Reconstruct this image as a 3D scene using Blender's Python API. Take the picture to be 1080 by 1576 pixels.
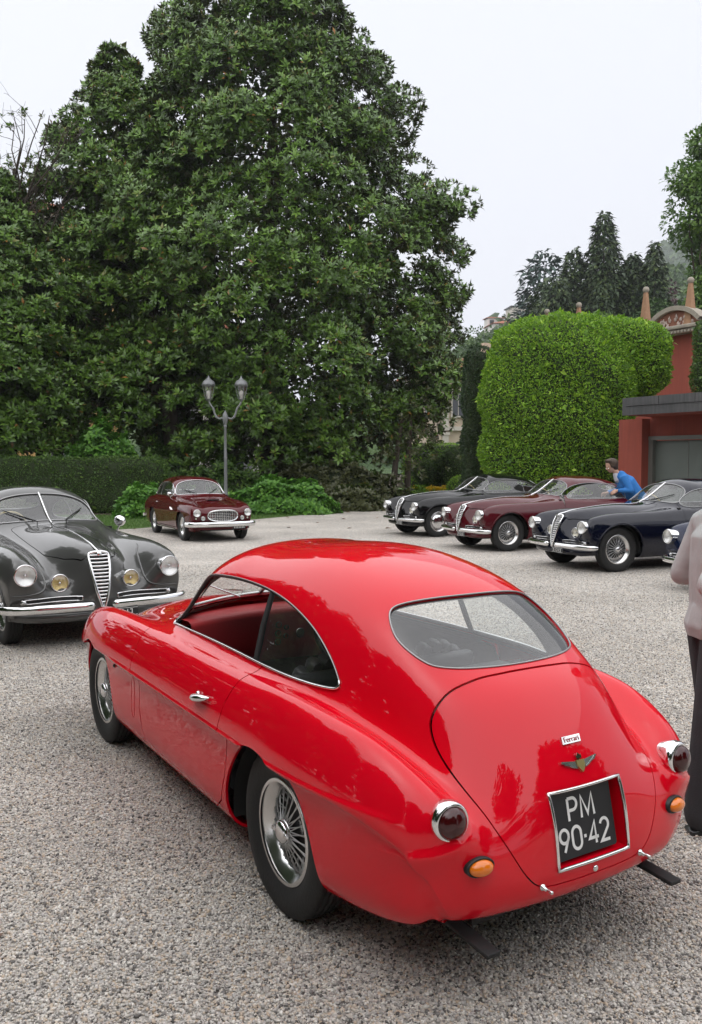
import bpy, bmesh, math, random
import numpy as np
from mathutils import Vector, Matrix, Euler

random.seed(7)
RNG = np.random.default_rng(11)
R = math.radians
for _o in list(bpy.data.objects):
    bpy.data.objects.remove(_o)
SC = bpy.context.scene
COL = SC.collection

# ------------------------------------------------------------------ camera
CAM_H = 1.77
cam_d = bpy.data.cameras.new('camera')
cam_d.sensor_fit = 'VERTICAL'
cam_d.sensor_height = 24.0
cam_d.lens = 24.0 / 2 / (788.0 / 1315.0)
cam_d.clip_start = 0.05
cam_d.clip_end = 6000
cam = bpy.data.objects.new('camera', cam_d)
COL.objects.link(cam)
cam.location = (0, 0, CAM_H)
cam.rotation_euler = (math.pi / 2 - math.atan(76 / 1315.0), 0, 0)
SC.camera = cam

# ------------------------------------------------------------------ overcast sky
world = bpy.data.worlds.new('World')
SC.world = world
world.use_nodes = True
wn = world.node_tree
wn.nodes.clear()
w_out = wn.nodes.new('ShaderNodeOutputWorld')
w_bg = wn.nodes.new('ShaderNodeBackground')
w_sky = wn.nodes.new('ShaderNodeTexSky')
w_sky.sky_type = 'NISHITA'
w_sky.sun_disc = False
SUN_EL, SUN_AZ = R(68), R(-125)          # azimuth: clockwise from +Y, seen from above
w_sky.sun_elevation = SUN_EL
w_sky.sun_rotation = SUN_AZ
w_sky.air_density = 1.0
w_sky.dust_density = 6.0
w_sky.ozone_density = 1.0
w_hsv = wn.nodes.new('ShaderNodeHueSaturation')
w_hsv.inputs['Saturation'].default_value = 0.10
w_mix = wn.nodes.new('ShaderNodeMixRGB')
w_mix.inputs['Fac'].default_value = 0.80       # an even cloud deck veils most of the clear sky
w_mix.inputs['Color2'].default_value = (5.7, 5.85, 6.45, 1)
w_bg.inputs['Strength'].default_value = 0.10
wn.links.new(w_sky.outputs['Color'], w_hsv.inputs['Color'])
wn.links.new(w_hsv.outputs['Color'], w_mix.inputs['Color1'])
wn.links.new(w_mix.outputs['Color'], w_bg.inputs['Color'])
wn.links.new(w_bg.outputs['Background'], w_out.inputs['Surface'])

sun_d = bpy.data.lights.new('sun', 'SUN')
sun_d.energy = 1.5
sun_d.angle = R(160)
sun_d.color = (1.0, 0.97, 0.93)
sun = bpy.data.objects.new('sun', sun_d)
COL.objects.link(sun)
_sd = Vector((math.sin(SUN_AZ) * math.cos(SUN_EL), math.cos(SUN_AZ) * math.cos(SUN_EL), math.sin(SUN_EL)))
sun.rotation_euler = (-_sd).to_track_quat('-Z', 'Y').to_euler()

SC.view_settings.view_transform = 'Standard'
SC.view_settings.look = 'None'
SC.view_settings.exposure = 0.92
SC.view_settings.gamma = 1.0
SC.view_settings.use_curve_mapping = False
SC.render.engine = 'CYCLES'
SC.cycles.max_bounces = 8
SC.cycles.transparent_max_bounces = 12
SC.cycles.caustics_reflective = False
SC.cycles.caustics_refractive = False

# ------------------------------------------------------------------ helpers: objects
def link(o, parent=None):
    COL.objects.link(o)
    if parent is not None:
        o.parent = parent
    return o

def tag(o, label=None, cat=None, group=None, kind=None):
    for k, v in (('label', label), ('category', cat), ('group', group), ('kind', kind)):
        if v:
            o[k] = v
    return o

def empty(name, loc=(0, 0, 0), rz=0.0):
    o = bpy.data.objects.new(name, None)
    o.empty_display_size = 0.3
    o.location = loc
    o.rotation_euler = (0, 0, rz)
    return link(o)

def mesh_np(name, V, F, mat, parent=None, normals=None, smooth=True, midx=None):
    """F: (n,3) or (n,4) int array"""
    V = np.asarray(V, np.float32)
    F = np.asarray(F, np.int32)
    me = bpy.data.meshes.new(name)
    k = F.shape[1] if len(F) else 3
    me.vertices.add(len(V))
    me.vertices.foreach_set('co', V.ravel())
    me.loops.add(F.size)
    me.loops.foreach_set('vertex_index', F.ravel())
    me.polygons.add(len(F))
    me.polygons.foreach_set('loop_start', np.arange(0, F.size, k, dtype=np.int32))
    me.polygons.foreach_set('loop_total', np.full(len(F), k, np.int32))
    if midx is not None:
        me.polygons.foreach_set('material_index', np.asarray(midx, np.int32))
    me.update(calc_edges=True)
    if smooth:
        me.polygons.foreach_set('use_smooth', np.ones(len(F), bool))
    if normals is not None:
        me.normals_split_custom_set_from_vertices(np.asarray(normals, np.float32))
    for m in (mat if isinstance(mat, (list, tuple)) else [mat]):
        me.materials.append(m)
    o = bpy.data.objects.new(name, me)
    return link(o, parent)

class MB:
    """collects simple solids, built as one mesh object (one part)"""
    def __init__(s):
        s.v, s.f, s.sm = [], [], []
    def add(s, v, f, smooth=False):
        b = len(s.v)
        s.v.extend([tuple(p) for p in v])
        s.f.extend([tuple(i + b for i in q) for q in f])
        s.sm.extend([smooth] * len(f))
        return s
    def box(s, c, d, rot=None, bev=0.0):
        x, y, z = d[0] / 2, d[1] / 2, d[2] / 2
        if bev > 0:
            b = min(bev, x * .9, y * .9, z * .9)
            bm = bmesh.new()
            bmesh.ops.create_cube(bm, size=1.0)
            bmesh.ops.scale(bm, vec=(2 * x, 2 * y, 2 * z), verts=bm.verts)
            bmesh.ops.bevel(bm, geom=list(bm.edges), offset=b, segments=2, profile=0.5, affect='EDGES')
            bm.verts.index_update()
            vs = [Vector(v.co) for v in bm.verts]
            fs = [[v.index for v in f.verts] for f in bm.faces]
            bm.free()
            sm = True
        else:
            vs = [Vector((i * x, j * y, k * z)) for i in (-1, 1) for j in (-1, 1) for k in (-1, 1)]
            fs = [(0, 1, 3, 2), (4, 6, 7, 5), (0, 4, 5, 1), (2, 3, 7, 6), (0, 2, 6, 4), (1, 5, 7, 3)]
            sm = False
        m = rot if rot is not None else Matrix.Identity(3)
        return s.add([m @ v + Vector(c) for v in vs], fs, sm)
    def tube(s, pts, r, n=10, cap=True, closed=False, flat=None):
        """r: number or list; flat=(a,b): elliptical section scale"""
        P = [Vector(p) for p in pts]
        m = len(P)
        rr = r if isinstance(r, (list, tuple)) else [r] * m
        T = []
        for i in range(m):
            if closed:
                t = P[(i + 1) % m] - P[i - 1]
            else:
                t = P[min(i + 1, m - 1)] - P[max(i - 1, 0)]
            T.append(t.normalized() if t.length > 1e-9 else Vector((0, 0, 1)))
        up = Vector((0, 0, 1)) if abs(T[0].z) < .9 else Vector((1, 0, 0))
        nrm = T[0].cross(up).normalized()
        vs = []
        for i in range(m):
            nrm = (nrm - T[i] * nrm.dot(T[i]))
            nrm = nrm.normalized() if nrm.length > 1e-9 else T[i].orthogonal().normalized()
            bn = T[i].cross(nrm)
            a, b = flat if flat else (1, 1)
            for k in range(n):
                an = 2 * math.pi * k / n
                vs.append(P[i] + (nrm * math.cos(an) * a + bn * math.sin(an) * b) * rr[i])
        fs = []
        for i in range(m if closed else m - 1):
            j = (i + 1) % m
            for k in range(n):
                l = (k + 1) % n
                fs.append((i * n + k, i * n + l, j * n + l, j * n + k))
        s.add(vs, fs, True)
        if cap and not closed:
            s.add(vs[:n], [tuple(range(n - 1, -1, -1))]); s.add(vs[-n:], [tuple(range(n))])
        return s
    def lathe(s, prof, n=32, M=None, a0=0.0, a1=2 * math.pi, smooth=True):
        """prof: (r, h) pairs, spun about local Z; M: Matrix 4x4"""
        M = M if M is not None else Matrix.Identity(4)
        full = abs(a1 - a0 - 2 * math.pi) < 1e-6
        nn = n if full else n + 1
        vs, fs = [], []
        for r, h in prof:
            for k in range(nn):
                a = a0 + (a1 - a0) * k / n
                vs.append(M @ Vector((r * math.cos(a), r * math.sin(a), h)))
        for i in range(len(prof) - 1):
            for k in range(n):
                l = (k + 1) % nn if full else k + 1
                fs.append((i * nn + k, i * nn + l, (i + 1) * nn + l, (i + 1) * nn + k))
        return s.add(vs, fs, smooth)
    def prism(s, poly, h, M=None):
        """poly in local XY, extruded 0..h along local Z"""
        M = M if M is not None else Matrix.Identity(4)
        n = len(poly)
        vs = [M @ Vector((p[0], p[1], 0)) for p in poly] + [M @ Vector((p[0], p[1], h)) for p in poly]
        fs = [tuple(range(n - 1, -1, -1)), tuple(range(n, 2 * n))]
        fs += [(i, (i + 1) % n, n + (i + 1) % n, n + i) for i in range(n)]
        return s.add(vs, fs)
    def ball(s, c, r, n=12, sc=(1, 1, 1), M=None):
        vs, fs = [], []
        h = n // 2
        for i in range(h + 1):
            t = math.pi * i / h
            for k in range(n):
                a = 2 * math.pi * k / n
                p = Vector((r * sc[0] * math.sin(t) * math.cos(a), r * sc[1] * math.sin(t) * math.sin(a), r * sc[2] * math.cos(t)))
                vs.append((M @ p if M is not None else p) + Vector(c))
        for i in range(h):
            for k in range(n):
                l = (k + 1) % n
                fs.append((i * n + k, (i + 1) * n + k, (i + 1) * n + l, i * n + l))
        return s.add(vs, fs, True)
    def build(s, name, mat, parent=None):
        me = bpy.data.meshes.new(name)
        me.from_pydata([tuple(v) for v in s.v], [], s.f)
        me.polygons.foreach_set('use_smooth', s.sm)
        me.update()
        for m in (mat if isinstance(mat, (list, tuple)) else [mat]):
            me.materials.append(m)
        return link(bpy.data.objects.new(name, me), parent)

def frame_z(loc, z, x=None):
    """4x4 with local Z along z"""
    z = Vector(z).normalized()
    x = Vector(x) if x is not None else z.orthogonal()
    x = (x - z * x.dot(z)).normalized()
    y = z.cross(x)
    M = Matrix((x, y, z)).transposed().to_4x4()
    M.translation = Vector(loc)
    return M

# ------------------------------------------------------------------ helpers: materials
def nodes_mat(name):
    m = bpy.data.materials.new(name)
    m.use_nodes = True
    nt = m.node_tree
    b = nt.nodes['Principled BSDF']
    return m, nt, b

def N(nt, typ, **kw):
    n = nt.nodes.new(typ)
    for k, v in kw.items():
        if k.startswith('i_'):
            n.inputs[k[2:].replace('_', ' ')].default_value = v
        else:
            setattr(n, k, v)
    return n

def simple(name, col, rough=.5, metal=0.0, coat=0.0, spec=.5, var=0.0, vscale=8.0, bump=0.0, bscale=60.0, coat_rough=.03, rvar=0.0):
    m, nt, b = nodes_mat(name)
    c = (*col, 1) if len(col) == 3 else col
    b.inputs['Base Color'].default_value = c
    b.inputs['Roughness'].default_value = rough
    b.inputs['Metallic'].default_value = metal
    b.inputs['Specular IOR Level'].default_value = spec
    b.inputs['Coat Weight'].default_value = coat
    b.inputs['Coat Roughness'].default_value = coat_rough
    if var or bump or rvar:
        tc = N(nt, 'ShaderNodeTexCoord')
        nz = N(nt, 'ShaderNodeTexNoise', i_Scale=vscale, i_Detail=6.0, i_Roughness=.6)
        nt.links.new(tc.outputs['Object'], nz.inputs['Vector'])
        if var:
            mx = N(nt, 'ShaderNodeMixRGB', blend_type='MIX')
            mx.inputs['Color1'].default_value = (*[x * (1 - var) for x in c[:3]], 1)
            mx.inputs['Color2'].default_value = (*[min(1, x * (1 + var)) for x in c[:3]], 1)
            nt.links.new(nz.outputs['Fac'], mx.inputs['Fac'])
            nt.links.new(mx.outputs['Color'], b.inputs['Base Color'])
        if rvar:
            mr = N(nt, 'ShaderNodeMapRange')
            mr.inputs['To Min'].default_value = max(0, rough - rvar)
            mr.inputs['To Max'].default_value = rough + rvar
            nt.links.new(nz.outputs['Fac'], mr.inputs['Value'])
            nt.links.new(mr.outputs['Result'], b.inputs['Roughness'])
        if bump:
            nb = N(nt, 'ShaderNodeTexNoise', i_Scale=bscale, i_Detail=4.0)
            nt.links.new(tc.outputs['Object'], nb.inputs['Vector'])
            bp = N(nt, 'ShaderNodeBump', i_Strength=bump, i_Distance=.01)
            nt.links.new(nb.outputs['Fac'], bp.inputs['Height'])
            nt.links.new(bp.outputs['Normal'], b.inputs['Normal'])
    return m

def paint(name, col, coat=1.0, rough=.35, metal=0.0, dust=.02):
    """lacquered body colour with a trace of dust that dulls the gloss"""
    m, nt, b = nodes_mat(name)
    tc = N(nt, 'ShaderNodeTexCoord')
    n1 = N(nt, 'ShaderNodeTexNoise', i_Scale=3.0, i_Detail=8.0, i_Roughness=.65)
    nt.links.new(tc.outputs['Object'], n1.inputs['Vector'])
    n2 = N(nt, 'ShaderNodeTexNoise', i_Scale=420.0, i_Detail=2.0)
    nt.links.new(tc.outputs['Object'], n2.inputs['Vector'])
    mr = N(nt, 'ShaderNodeMapRange')
    mr.inputs['From Min'].default_value = .62; mr.inputs['From Max'].default_value = .75
    nt.links.new(n2.outputs['Fac'], mr.inputs['Value'])
    mul = N(nt, 'ShaderNodeMath', operation='MULTIPLY')
    nt.links.new(mr.outputs['Result'], mul.inputs[0]); nt.links.new(n1.outputs['Fac'], mul.inputs[1])
    mu2 = N(nt, 'ShaderNodeMath', operation='MULTIPLY'); mu2.inputs[1].default_value = dust
    nt.links.new(mul.outputs[0], mu2.inputs[0])
    mx = N(nt, 'ShaderNodeMixRGB')
    mx.inputs['Color1'].default_value = (*col, 1)
    mx.inputs['Color2'].default_value = (.45, .42, .38, 1)
    nt.links.new(mu2.outputs[0], mx.inputs['Fac'])
    nt.links.new(mx.outputs['Color'], b.inputs['Base Color'])
    b.inputs['Roughness'].default_value = rough
    b.inputs['Metallic'].default_value = metal
    b.inputs['Specular IOR Level'].default_value = 0.0
    b.inputs['Coat Weight'].default_value = coat
    b.inputs['Coat IOR'].default_value = 1.5
    n3 = N(nt, 'ShaderNodeTexNoise', i_Scale=5.0, i_Detail=1.0)
    nt.links.new(tc.outputs['Object'], n3.inputs['Vector'])
    bp = N(nt, 'ShaderNodeBump', i_Strength=.008, i_Distance=.02)        # hand-beaten panels are never quite true
    nt.links.new(n3.outputs['Fac'], bp.inputs['Height']); nt.links.new(bp.outputs['Normal'], b.inputs['Coat Normal'])
    r2 = N(nt, 'ShaderNodeMapRange')
    r2.inputs['To Min'].default_value = .004; r2.inputs['To Max'].default_value = .022
    nt.links.new(n1.outputs['Fac'], r2.inputs['Value'])
    nt.links.new(r2.outputs['Result'], b.inputs['Coat Roughness'])
    return m

def glass_mat(name, tint=(.93, .96, .95), rough=0.0, film=.025):
    """thin pane: clear, with a mirror-like Fresnel reflection and a faint film of dust"""
    m = bpy.data.materials.new(name)
    m.use_nodes = True
    nt = m.node_tree
    nt.nodes.clear()
    out = N(nt, 'ShaderNodeOutputMaterial')
    tr = N(nt, 'ShaderNodeBsdfTransparent'); tr.inputs['Color'].default_value = (*tint, 1)
    gl = N(nt, 'ShaderNodeBsdfGlossy'); gl.inputs['Roughness'].default_value = rough
    df = N(nt, 'ShaderNodeBsdfDiffuse'); df.inputs['Color'].default_value = (.6, .6, .58, 1)
    fr = N(nt, 'ShaderNodeFresnel'); fr.inputs['IOR'].default_value = 2.0
    # the same pane from inside: the Fresnel node inverts its index on back faces, so feed it the inverse there
    ge = N(nt, 'ShaderNodeNewGeometry'); mp = N(nt, 'ShaderNodeMapRange')
    mp.inputs['To Min'].default_value = 2.0; mp.inputs['To Max'].default_value = .5
    nt.links.new(ge.outputs['Backfacing'], mp.inputs['Value']); nt.links.new(mp.outputs['Result'], fr.inputs['IOR'])
    mx = N(nt, 'ShaderNodeMixShader'); m2 = N(nt, 'ShaderNodeMixShader')
    tc = N(nt, 'ShaderNodeTexCoord'); nz = N(nt, 'ShaderNodeTexNoise', i_Scale=5.0, i_Detail=8.0)
    nt.links.new(tc.outputs['Object'], nz.inputs['Vector'])
    ml = N(nt, 'ShaderNodeMath', operation='MULTIPLY'); ml.inputs[1].default_value = film * 2
    nt.links.new(nz.outputs['Fac'], ml.inputs[0])
    nt.links.new(ml.outputs[0], m2.inputs['Fac'])
    nt.links.new(tr.outputs[0], m2.inputs[1]); nt.links.new(df.outputs[0], m2.inputs[2])
    nt.links.new(fr.outputs[0], mx.inputs['Fac'])
    nt.links.new(m2.outputs[0], mx.inputs[1]); nt.links.new(gl.outputs[0], mx.inputs[2])
    nt.links.new(mx.outputs[0], out.inputs['Surface'])
    return m

M = {}
M['chrome'] = simple('chrome', (.78, .78, .78), .09, 1.0, rvar=.05, vscale=14)
M['alloy'] = simple('polished alloy', (.72, .72, .71), .22, 1.0, rvar=.08, vscale=20)
M['spoke'] = simple('painted spoke', (.55, .55, .55), .28, .85)
M['rubber'] = simple('tyre rubber', (.018, .018, .018), .62, spec=.35, var=.25, vscale=12, bump=.25, bscale=90)
M['seal'] = simple('black rubber seal', (.012, .012, .012), .5)
M['black'] = simple('matt black metal', (.015, .015, .015), .7)
M['leather_black'] = simple('black leather', (.028, .029, .033), .45, bump=.2, bscale=150, var=.2)
M['leather_tan'] = simple('tan leather', (.32, .17, .09), .5, bump=.2, bscale=150, var=.2)
M['cloth_grey'] = simple('grey cloth lining', (.25, .24, .22), .9)
M['carpet'] = simple('dark carpet', (.02, .018, .018), .95)
M['glass'] = glass_mat('window glass')
M['lamp_glass'] = glass_mat('lamp glass', (.97, .97, .97), film=.03)
M['reflector'] = simple('lamp reflector', (.90, .90, .88), .38, .85)
M['amber'] = simple('amber lens', (.78, .19, .006), .15, coat=.8)
M['amber_pale'] = simple('yellow fog reflector', (.90, .70, .28), .4, .25)
M['dark_red'] = simple('dark red lens', (.045, .003, .004), .12, coat=.35)
M['plate_black'] = simple('black number plate', (.012, .013, .015), .4)
M['plate_white'] = simple('white lettering', (.78, .78, .76), .45)
M['gold'] = simple('gilt brass', (.65, .52, .22), .3, 1.0)
M['trim_grey'] = simple('dull alloy trim', (.36, .36, .36), .38, 1.0)
M['red_paint'] = paint('red lacquer', (.68, .002, .014))
M['red_trim'] = simple('dark red interior panel', (.36, .018, .022), .5, bump=.15, bscale=90)
# ------------------------------------------------------------------ car body surfaces
def _basis_rows(t, n):
    """rows of cubic B-spline weights on controls -1..n for parameter t in [0, n-1]"""
    t = np.asarray(t, float)
    i = np.clip(np.floor(t).astype(int), 0, n - 2)
    f = t - i
    B = np.zeros((len(t), n + 2))
    w = [(1 - f) ** 3 / 6, (3 * f ** 3 - 6 * f ** 2 + 4) / 6, (-3 * f ** 3 + 3 * f ** 2 + 3 * f + 1) / 6, f ** 3 / 6]
    for k in range(4):
        B[np.arange(len(t)), i + k] += w[k]
    return B

def _fold(B, sym=None):
    """phantom end controls: linear ends; sym = +1/-1 mirrors at the last control"""
    n = B.shape[1] - 2
    A = B[:, 1:-1].copy()
    A[:, 0] += 2 * B[:, 0]; A[:, 1] -= B[:, 0]
    if sym is None:
        A[:, -1] += 2 * B[:, -1]; A[:, -2] -= B[:, -1]
    else:
        A[:, -2] += sym * B[:, -1]
    return A

def body_surface(rows, nu, nv, iters=3, relax=1.0):
    """rows: [nrow][ncurve] of (x,y,z) for the left half; last curve is the centreline.
    Returns welded, mirrored (V, Nrm, T)"""
    P = np.array(rows, float)
    nr, nc = P.shape[:2]
    tu = np.linspace(0, nr - 1, nu); tv = np.linspace(0, nc - 1, nv)
    out = []
    for c in range(3):
        sym = -1 if c == 1 else 1
        Au = _fold(_basis_rows(np.arange(nr), nr)); Av = _fold(_basis_rows(np.arange(nc), nc), sym)
        C = P[:, :, c].copy()
        for _ in range(iters):
            C += relax * (P[:, :, c] - Au @ C @ Av.T)
        Bu = _fold(_basis_rows(tu, nr)); Bv = _fold(_basis_rows(tv, nc), sym)
        out.append(Bu @ C @ Bv.T)
    G = np.stack(out, -1)                      # nu, nv, 3
    G[:, -1, 1] = 0
    W = 2 * nv - 1
    V = np.zeros((nu, W, 3))
    V[:, :nv] = G
    V[:, nv:] = (G[:, :-1] * [1, -1, 1])[:, ::-1]
    V = V.reshape(-1, 3)
    i, j = np.meshgrid(np.arange(nu - 1), np.arange(W - 1), indexing='ij')
    a = i * W + j; b = a + 1; c_ = a + W + 1; d = a + W
    T = np.concatenate([np.stack([a, b, c_], -1).reshape(-1, 3), np.stack([a, c_, d], -1).reshape(-1, 3)])
    nrm = vert_normals(V, T)
    # outward check
    ctr = V.mean(0)
    if ((V - ctr) * nrm).sum() < 0:
        T = T[:, ::-1].copy(); nrm = -nrm
    return V, nrm, T

def vert_normals(V, T):
    fn = np.cross(V[T[:, 1]] - V[T[:, 0]], V[T[:, 2]] - V[T[:, 0]])
    n = np.zeros_like(V)
    for k in range(3):
        np.add.at(n, T[:, k], fn)
    l = np.linalg.norm(n, axis=1, keepdims=True)
    return n / np.maximum(l, 1e-12)

def compact(V, Nn, T):
    used = np.unique(T)
    mp = -np.ones(len(V), int); mp[used] = np.arange(len(used))
    return V[used], Nn[used], mp[T]

def isosplit(mesh, g):
    """split a triangle mesh along g=0 -> (part with g<0, part with g>0)"""
    V, Nn, T = mesh
    g = np.where(np.abs(g) < 1e-7, 1e-7, g)
    s = g[T] > 0
    k = s.sum(1)
    neg = [T[k == 0]]; pos = [T[k == 3]]
    cr = T[(k == 1) | (k == 2)]
    if len(cr):
        sc = g[cr] > 0
        odd = np.where(sc.sum(1) == 1, np.argmax(sc, 1), np.argmin(sc, 1))   # the lone vertex
        r = np.arange(len(cr))
        a, b, c = cr[r, odd], cr[r, (odd + 1) % 3], cr[r, (odd + 2) % 3]
        e = np.concatenate([np.sort(np.stack([a, b], -1), 1), np.sort(np.stack([a, c], -1), 1)])
        ue, inv = np.unique(e, axis=0, return_inverse=True)
        inv = inv.ravel()
        t = (g[ue[:, 0]] / (g[ue[:, 0]] - g[ue[:, 1]]))[:, None]
        nV = V[ue[:, 0]] * (1 - t) + V[ue[:, 1]] * t
        nN = Nn[ue[:, 0]] * (1 - t) + Nn[ue[:, 1]] * t
        nN /= np.maximum(np.linalg.norm(nN, axis=1, keepdims=True), 1e-9)
        off = len(V)
        V = np.concatenate([V, nV]); Nn = np.concatenate([Nn, nN])
        m = len(cr)
        ab, ac = inv[:m] + off, inv[m:] + off
        lone = np.stack([a, ab, ac], -1)
        q1 = np.stack([ab, b, c], -1); q2 = np.stack([ab, c, ac], -1)
        lp = sc[r, odd]
        pos += [lone[lp], q1[~lp], q2[~lp]]
        neg += [lone[~lp], q1[lp], q2[lp]]
    return compact(V, Nn, np.concatenate(neg)), compact(V, Nn, np.concatenate(pos))

def boundary_edges(T):
    e = np.concatenate([T[:, [0, 1]], T[:, [1, 2]], T[:, [2, 0]]])
    s = np.sort(e, 1)
    u, idx, cnt = np.unique(s, axis=0, return_index=True, return_counts=True)
    return e[idx[cnt == 1]]

def loops(mesh, minlen=.15):
    """boundary polylines as lists of vertex indices"""
    V, Nn, T = mesh
    be = boundary_edges(T)
    nxt = {}
    for a, b in be:
        nxt.setdefault(int(a), []).append(int(b))
    res = []
    while nxt:
        # begin at an open end when there is one
        tgt = {b for l in nxt.values() for b in l}
        st = next((a for a in nxt if a not in tgt), next(iter(nxt)))
        ch = [st]
        while ch[-1] in nxt:
            l = nxt[ch[-1]]
            b = l.pop()
            if not l:
                del nxt[ch[-1]]
            ch.append(b)
            if b == st:
                break
        closed = ch[0] == ch[-1]
        L = np.linalg.norm(np.diff(V[ch], axis=0), axis=1).sum()
        if L >= minlen:
            res.append((ch[:-1] if closed else ch, closed))
    return res

def smooth_loop(P, closed, step=.012):
    """even resampling of a polyline"""
    if closed:
        P = np.concatenate([P, P[:1]])
    d = np.concatenate([[0], np.cumsum(np.linalg.norm(np.diff(P, axis=0), axis=1))])
    n = max(8, int(d[-1] / step))
    t = np.linspace(0, d[-1], n + 1)
    Q = np.stack([np.interp(t, d, P[:, k]) for k in range(P.shape[1])], -1)
    if closed:
        Q = Q[:-1]
        for _ in range(2):
            Q = (np.roll(Q, 1, 0) + 2 * Q + np.roll(Q, -1, 0)) / 4
    else:
        for _ in range(2):
            Q[1:-1] = (Q[:-2] + 2 * Q[1:-1] + Q[2:]) / 4
    return Q

def flange(mesh, depth=.012):
    """turn the open edges inwards so that a panel shows a thickness"""
    V, Nn, T = mesh
    be = boundary_edges(T)
    vs = np.unique(be)
    mp = {int(v): i for i, v in enumerate(vs)}
    b0 = len(V)
    V1 = V[vs]; V2 = V1 - Nn[vs] * depth
    # edge direction gives the side-facing normal
    en = np.zeros((len(vs), 3))
    d = V[be[:, 1]] - V[be[:, 0]]
    for (a, b), dd in zip(be, d):
        n = np.cross(dd, Nn[a])
        en[mp[int(a)]] += n; en[mp[int(b)]] += n
    en /= np.maximum(np.linalg.norm(en, axis=1, keepdims=True), 1e-9)
    n = len(vs)
    F = []
    for a, b in be:
        i, j = mp[int(a)], mp[int(b)]
        F.append((b0 + j, b0 + i, b0 + n + i)); F.append((b0 + j, b0 + n + i, b0 + n + j))
    return np.concatenate([V, V1, V2]), np.concatenate([Nn, en, en]), np.concatenate([T, np.array(F, int)])

def offset(mesh, d):
    return mesh[0] + mesh[1] * d, mesh[1], mesh[2]

def flip(mesh):
    return mesh[0], -mesh[1], mesh[2][:, ::-1].copy()

def select(mesh, keep):
    """keep whole triangles whose centres pass"""
    V, Nn, T = mesh
    return compact(V, Nn, T[keep(V[T].mean(1))])

def panel(name, mesh, mat, parent, depth=.012):
    if depth:
        mesh = flange(mesh, depth)
    return mesh_np(name, mesh[0], mesh[2], mat, parent, normals=mesh[1])

def sd_poly(p, poly, rad=0.0):
    """signed distance of 2D points to a polygon (negative inside), corners rounded by rad"""
    q = np.array(poly, float)
    if rad > 0:
        # shrink polygon by rad, then grow: rounded corners
        n = len(q)
        A = 0.5 * np.sum(q[:, 0] * np.roll(q[:, 1], -1) - np.roll(q[:, 0], -1) * q[:, 1])
        if A < 0:
            q = q[::-1]
        e = np.roll(q, -1, 0) - q
        nn = np.stack([-e[:, 1], e[:, 0]], -1); nn /= np.linalg.norm(nn, axis=1, keepdims=True)
        res = []
        for i in range(n):
            n1, n2 = nn[i - 1], nn[i]
            bis = n1 + n2
            res.append(q[i] + bis * rad / max(.25, 1 + n1 @ n2))
        q = np.array(res)
    p = np.asarray(p, float)
    d2 = np.full(len(p), 1e9); ins = np.zeros(len(p), bool)
    for i in range(len(q)):
        a, b = q[i], q[(i + 1) % len(q)]
        e = b - a; w = p - a
        t = np.clip((w @ e) / max(e @ e, 1e-12), 0, 1)
        d2 = np.minimum(d2, ((w - t[:, None] * e) ** 2).sum(1))
        c1 = (a[1] <= p[:, 1]) & (b[1] > p[:, 1]); c2 = (a[1] > p[:, 1]) & (b[1] <= p[:, 1])
        cr = e[0] * w[:, 1] - e[1] * w[:, 0]
        ins ^= (c1 & (cr > 0)) | (c2 & (cr < 0))
    d = np.sqrt(d2)
    return np.where(ins, -d, d) - rad

def trim_tube(name, mesh, r, mat, parent, lift=.002, pick=None, flat=None, step=.012, minlen=.15):
    """a bead along the open edges of a mesh"""
    mb = MB()
    for ch, closed in loops(mesh, minlen):
        P = mesh[0][ch] + mesh[1][ch] * lift
        if pick is not None:
            k = pick(P)
            if not k.any():
                continue
            if not k.all():
                # rotate so that the run is contiguous
                if closed:
                    i0 = int(np.argmax(~k)); P = np.roll(P, -i0, 0); k = np.roll(k, -i0); closed = False
                idx = np.where(k)[0]
                P = P[idx[0]:idx[-1] + 1]
        if len(P) < 3:
            continue
        Q = smooth_loop(P, closed, step)
        mb.tube([tuple(q) for q in Q], r, n=6, closed=closed, flat=flat)
    if mb.v:
        return mb.build(name, mat, parent)

def curve_pts(pts, n=24):
    """smooth polyline through control points (Catmull-Rom)"""
    P = np.array(pts, float)
    Q = np.concatenate([[2 * P[0] - P[1]], P, [2 * P[-1] - P[-2]]])
    out = []
    m = len(P) - 1
    for t in np.linspace(0, m, n):
        i = min(int(t), m - 1); f = t - i
        a, b, c, d = Q[i], Q[i + 1], Q[i + 2], Q[i + 3]
        out.append(.5 * (2 * b + (c - a) * f + (2 * a - 5 * b + 4 * c - d) * f * f + (-a + 3 * b - 3 * c + d) * f ** 3))
    return [tuple(p) for p in out]

def surf_at(mesh, p, d):
    """first hit of a ray with a mesh -> (point, normal)"""
    from mathutils.bvhtree import BVHTree
    if not hasattr(surf_at, 'c'):
        surf_at.c = {}
    k = id(mesh[0])
    if k not in surf_at.c:
        surf_at.c[k] = (BVHTree.FromPolygons([tuple(v) for v in mesh[0]], [tuple(int(i) for i in t) for t in mesh[2]]), mesh)
    h = surf_at.c[k][0].ray_cast(Vector(p), Vector(d).normalized())
    if h[0] is None:
        return Vector(p), -Vector(d)
    n = h[1]
    if n.dot(Vector(d)) > 0:
        n = -n
    return h[0], n

def smooth_poly(poly, n=6):
    """closed Catmull-Rom rounding of a polygon"""
    P = np.array(poly, float)
    m = len(P)
    out = []
    for i in range(m):
        a, b, c, d = P[i - 1], P[i], P[(i + 1) % m], P[(i + 2) % m]
        for f in np.linspace(0, 1, n, endpoint=False):
            out.append(.5 * (2 * b + (c - a) * f + (2 * a - 5 * b + 4 * c - d) * f * f + (-a + 3 * b - 3 * c + d) * f ** 3))
    return np.array(out)

def mirror_poly(half):
    return half + [(-a, b) for a, b in half[-2:0:-1]]

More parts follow.
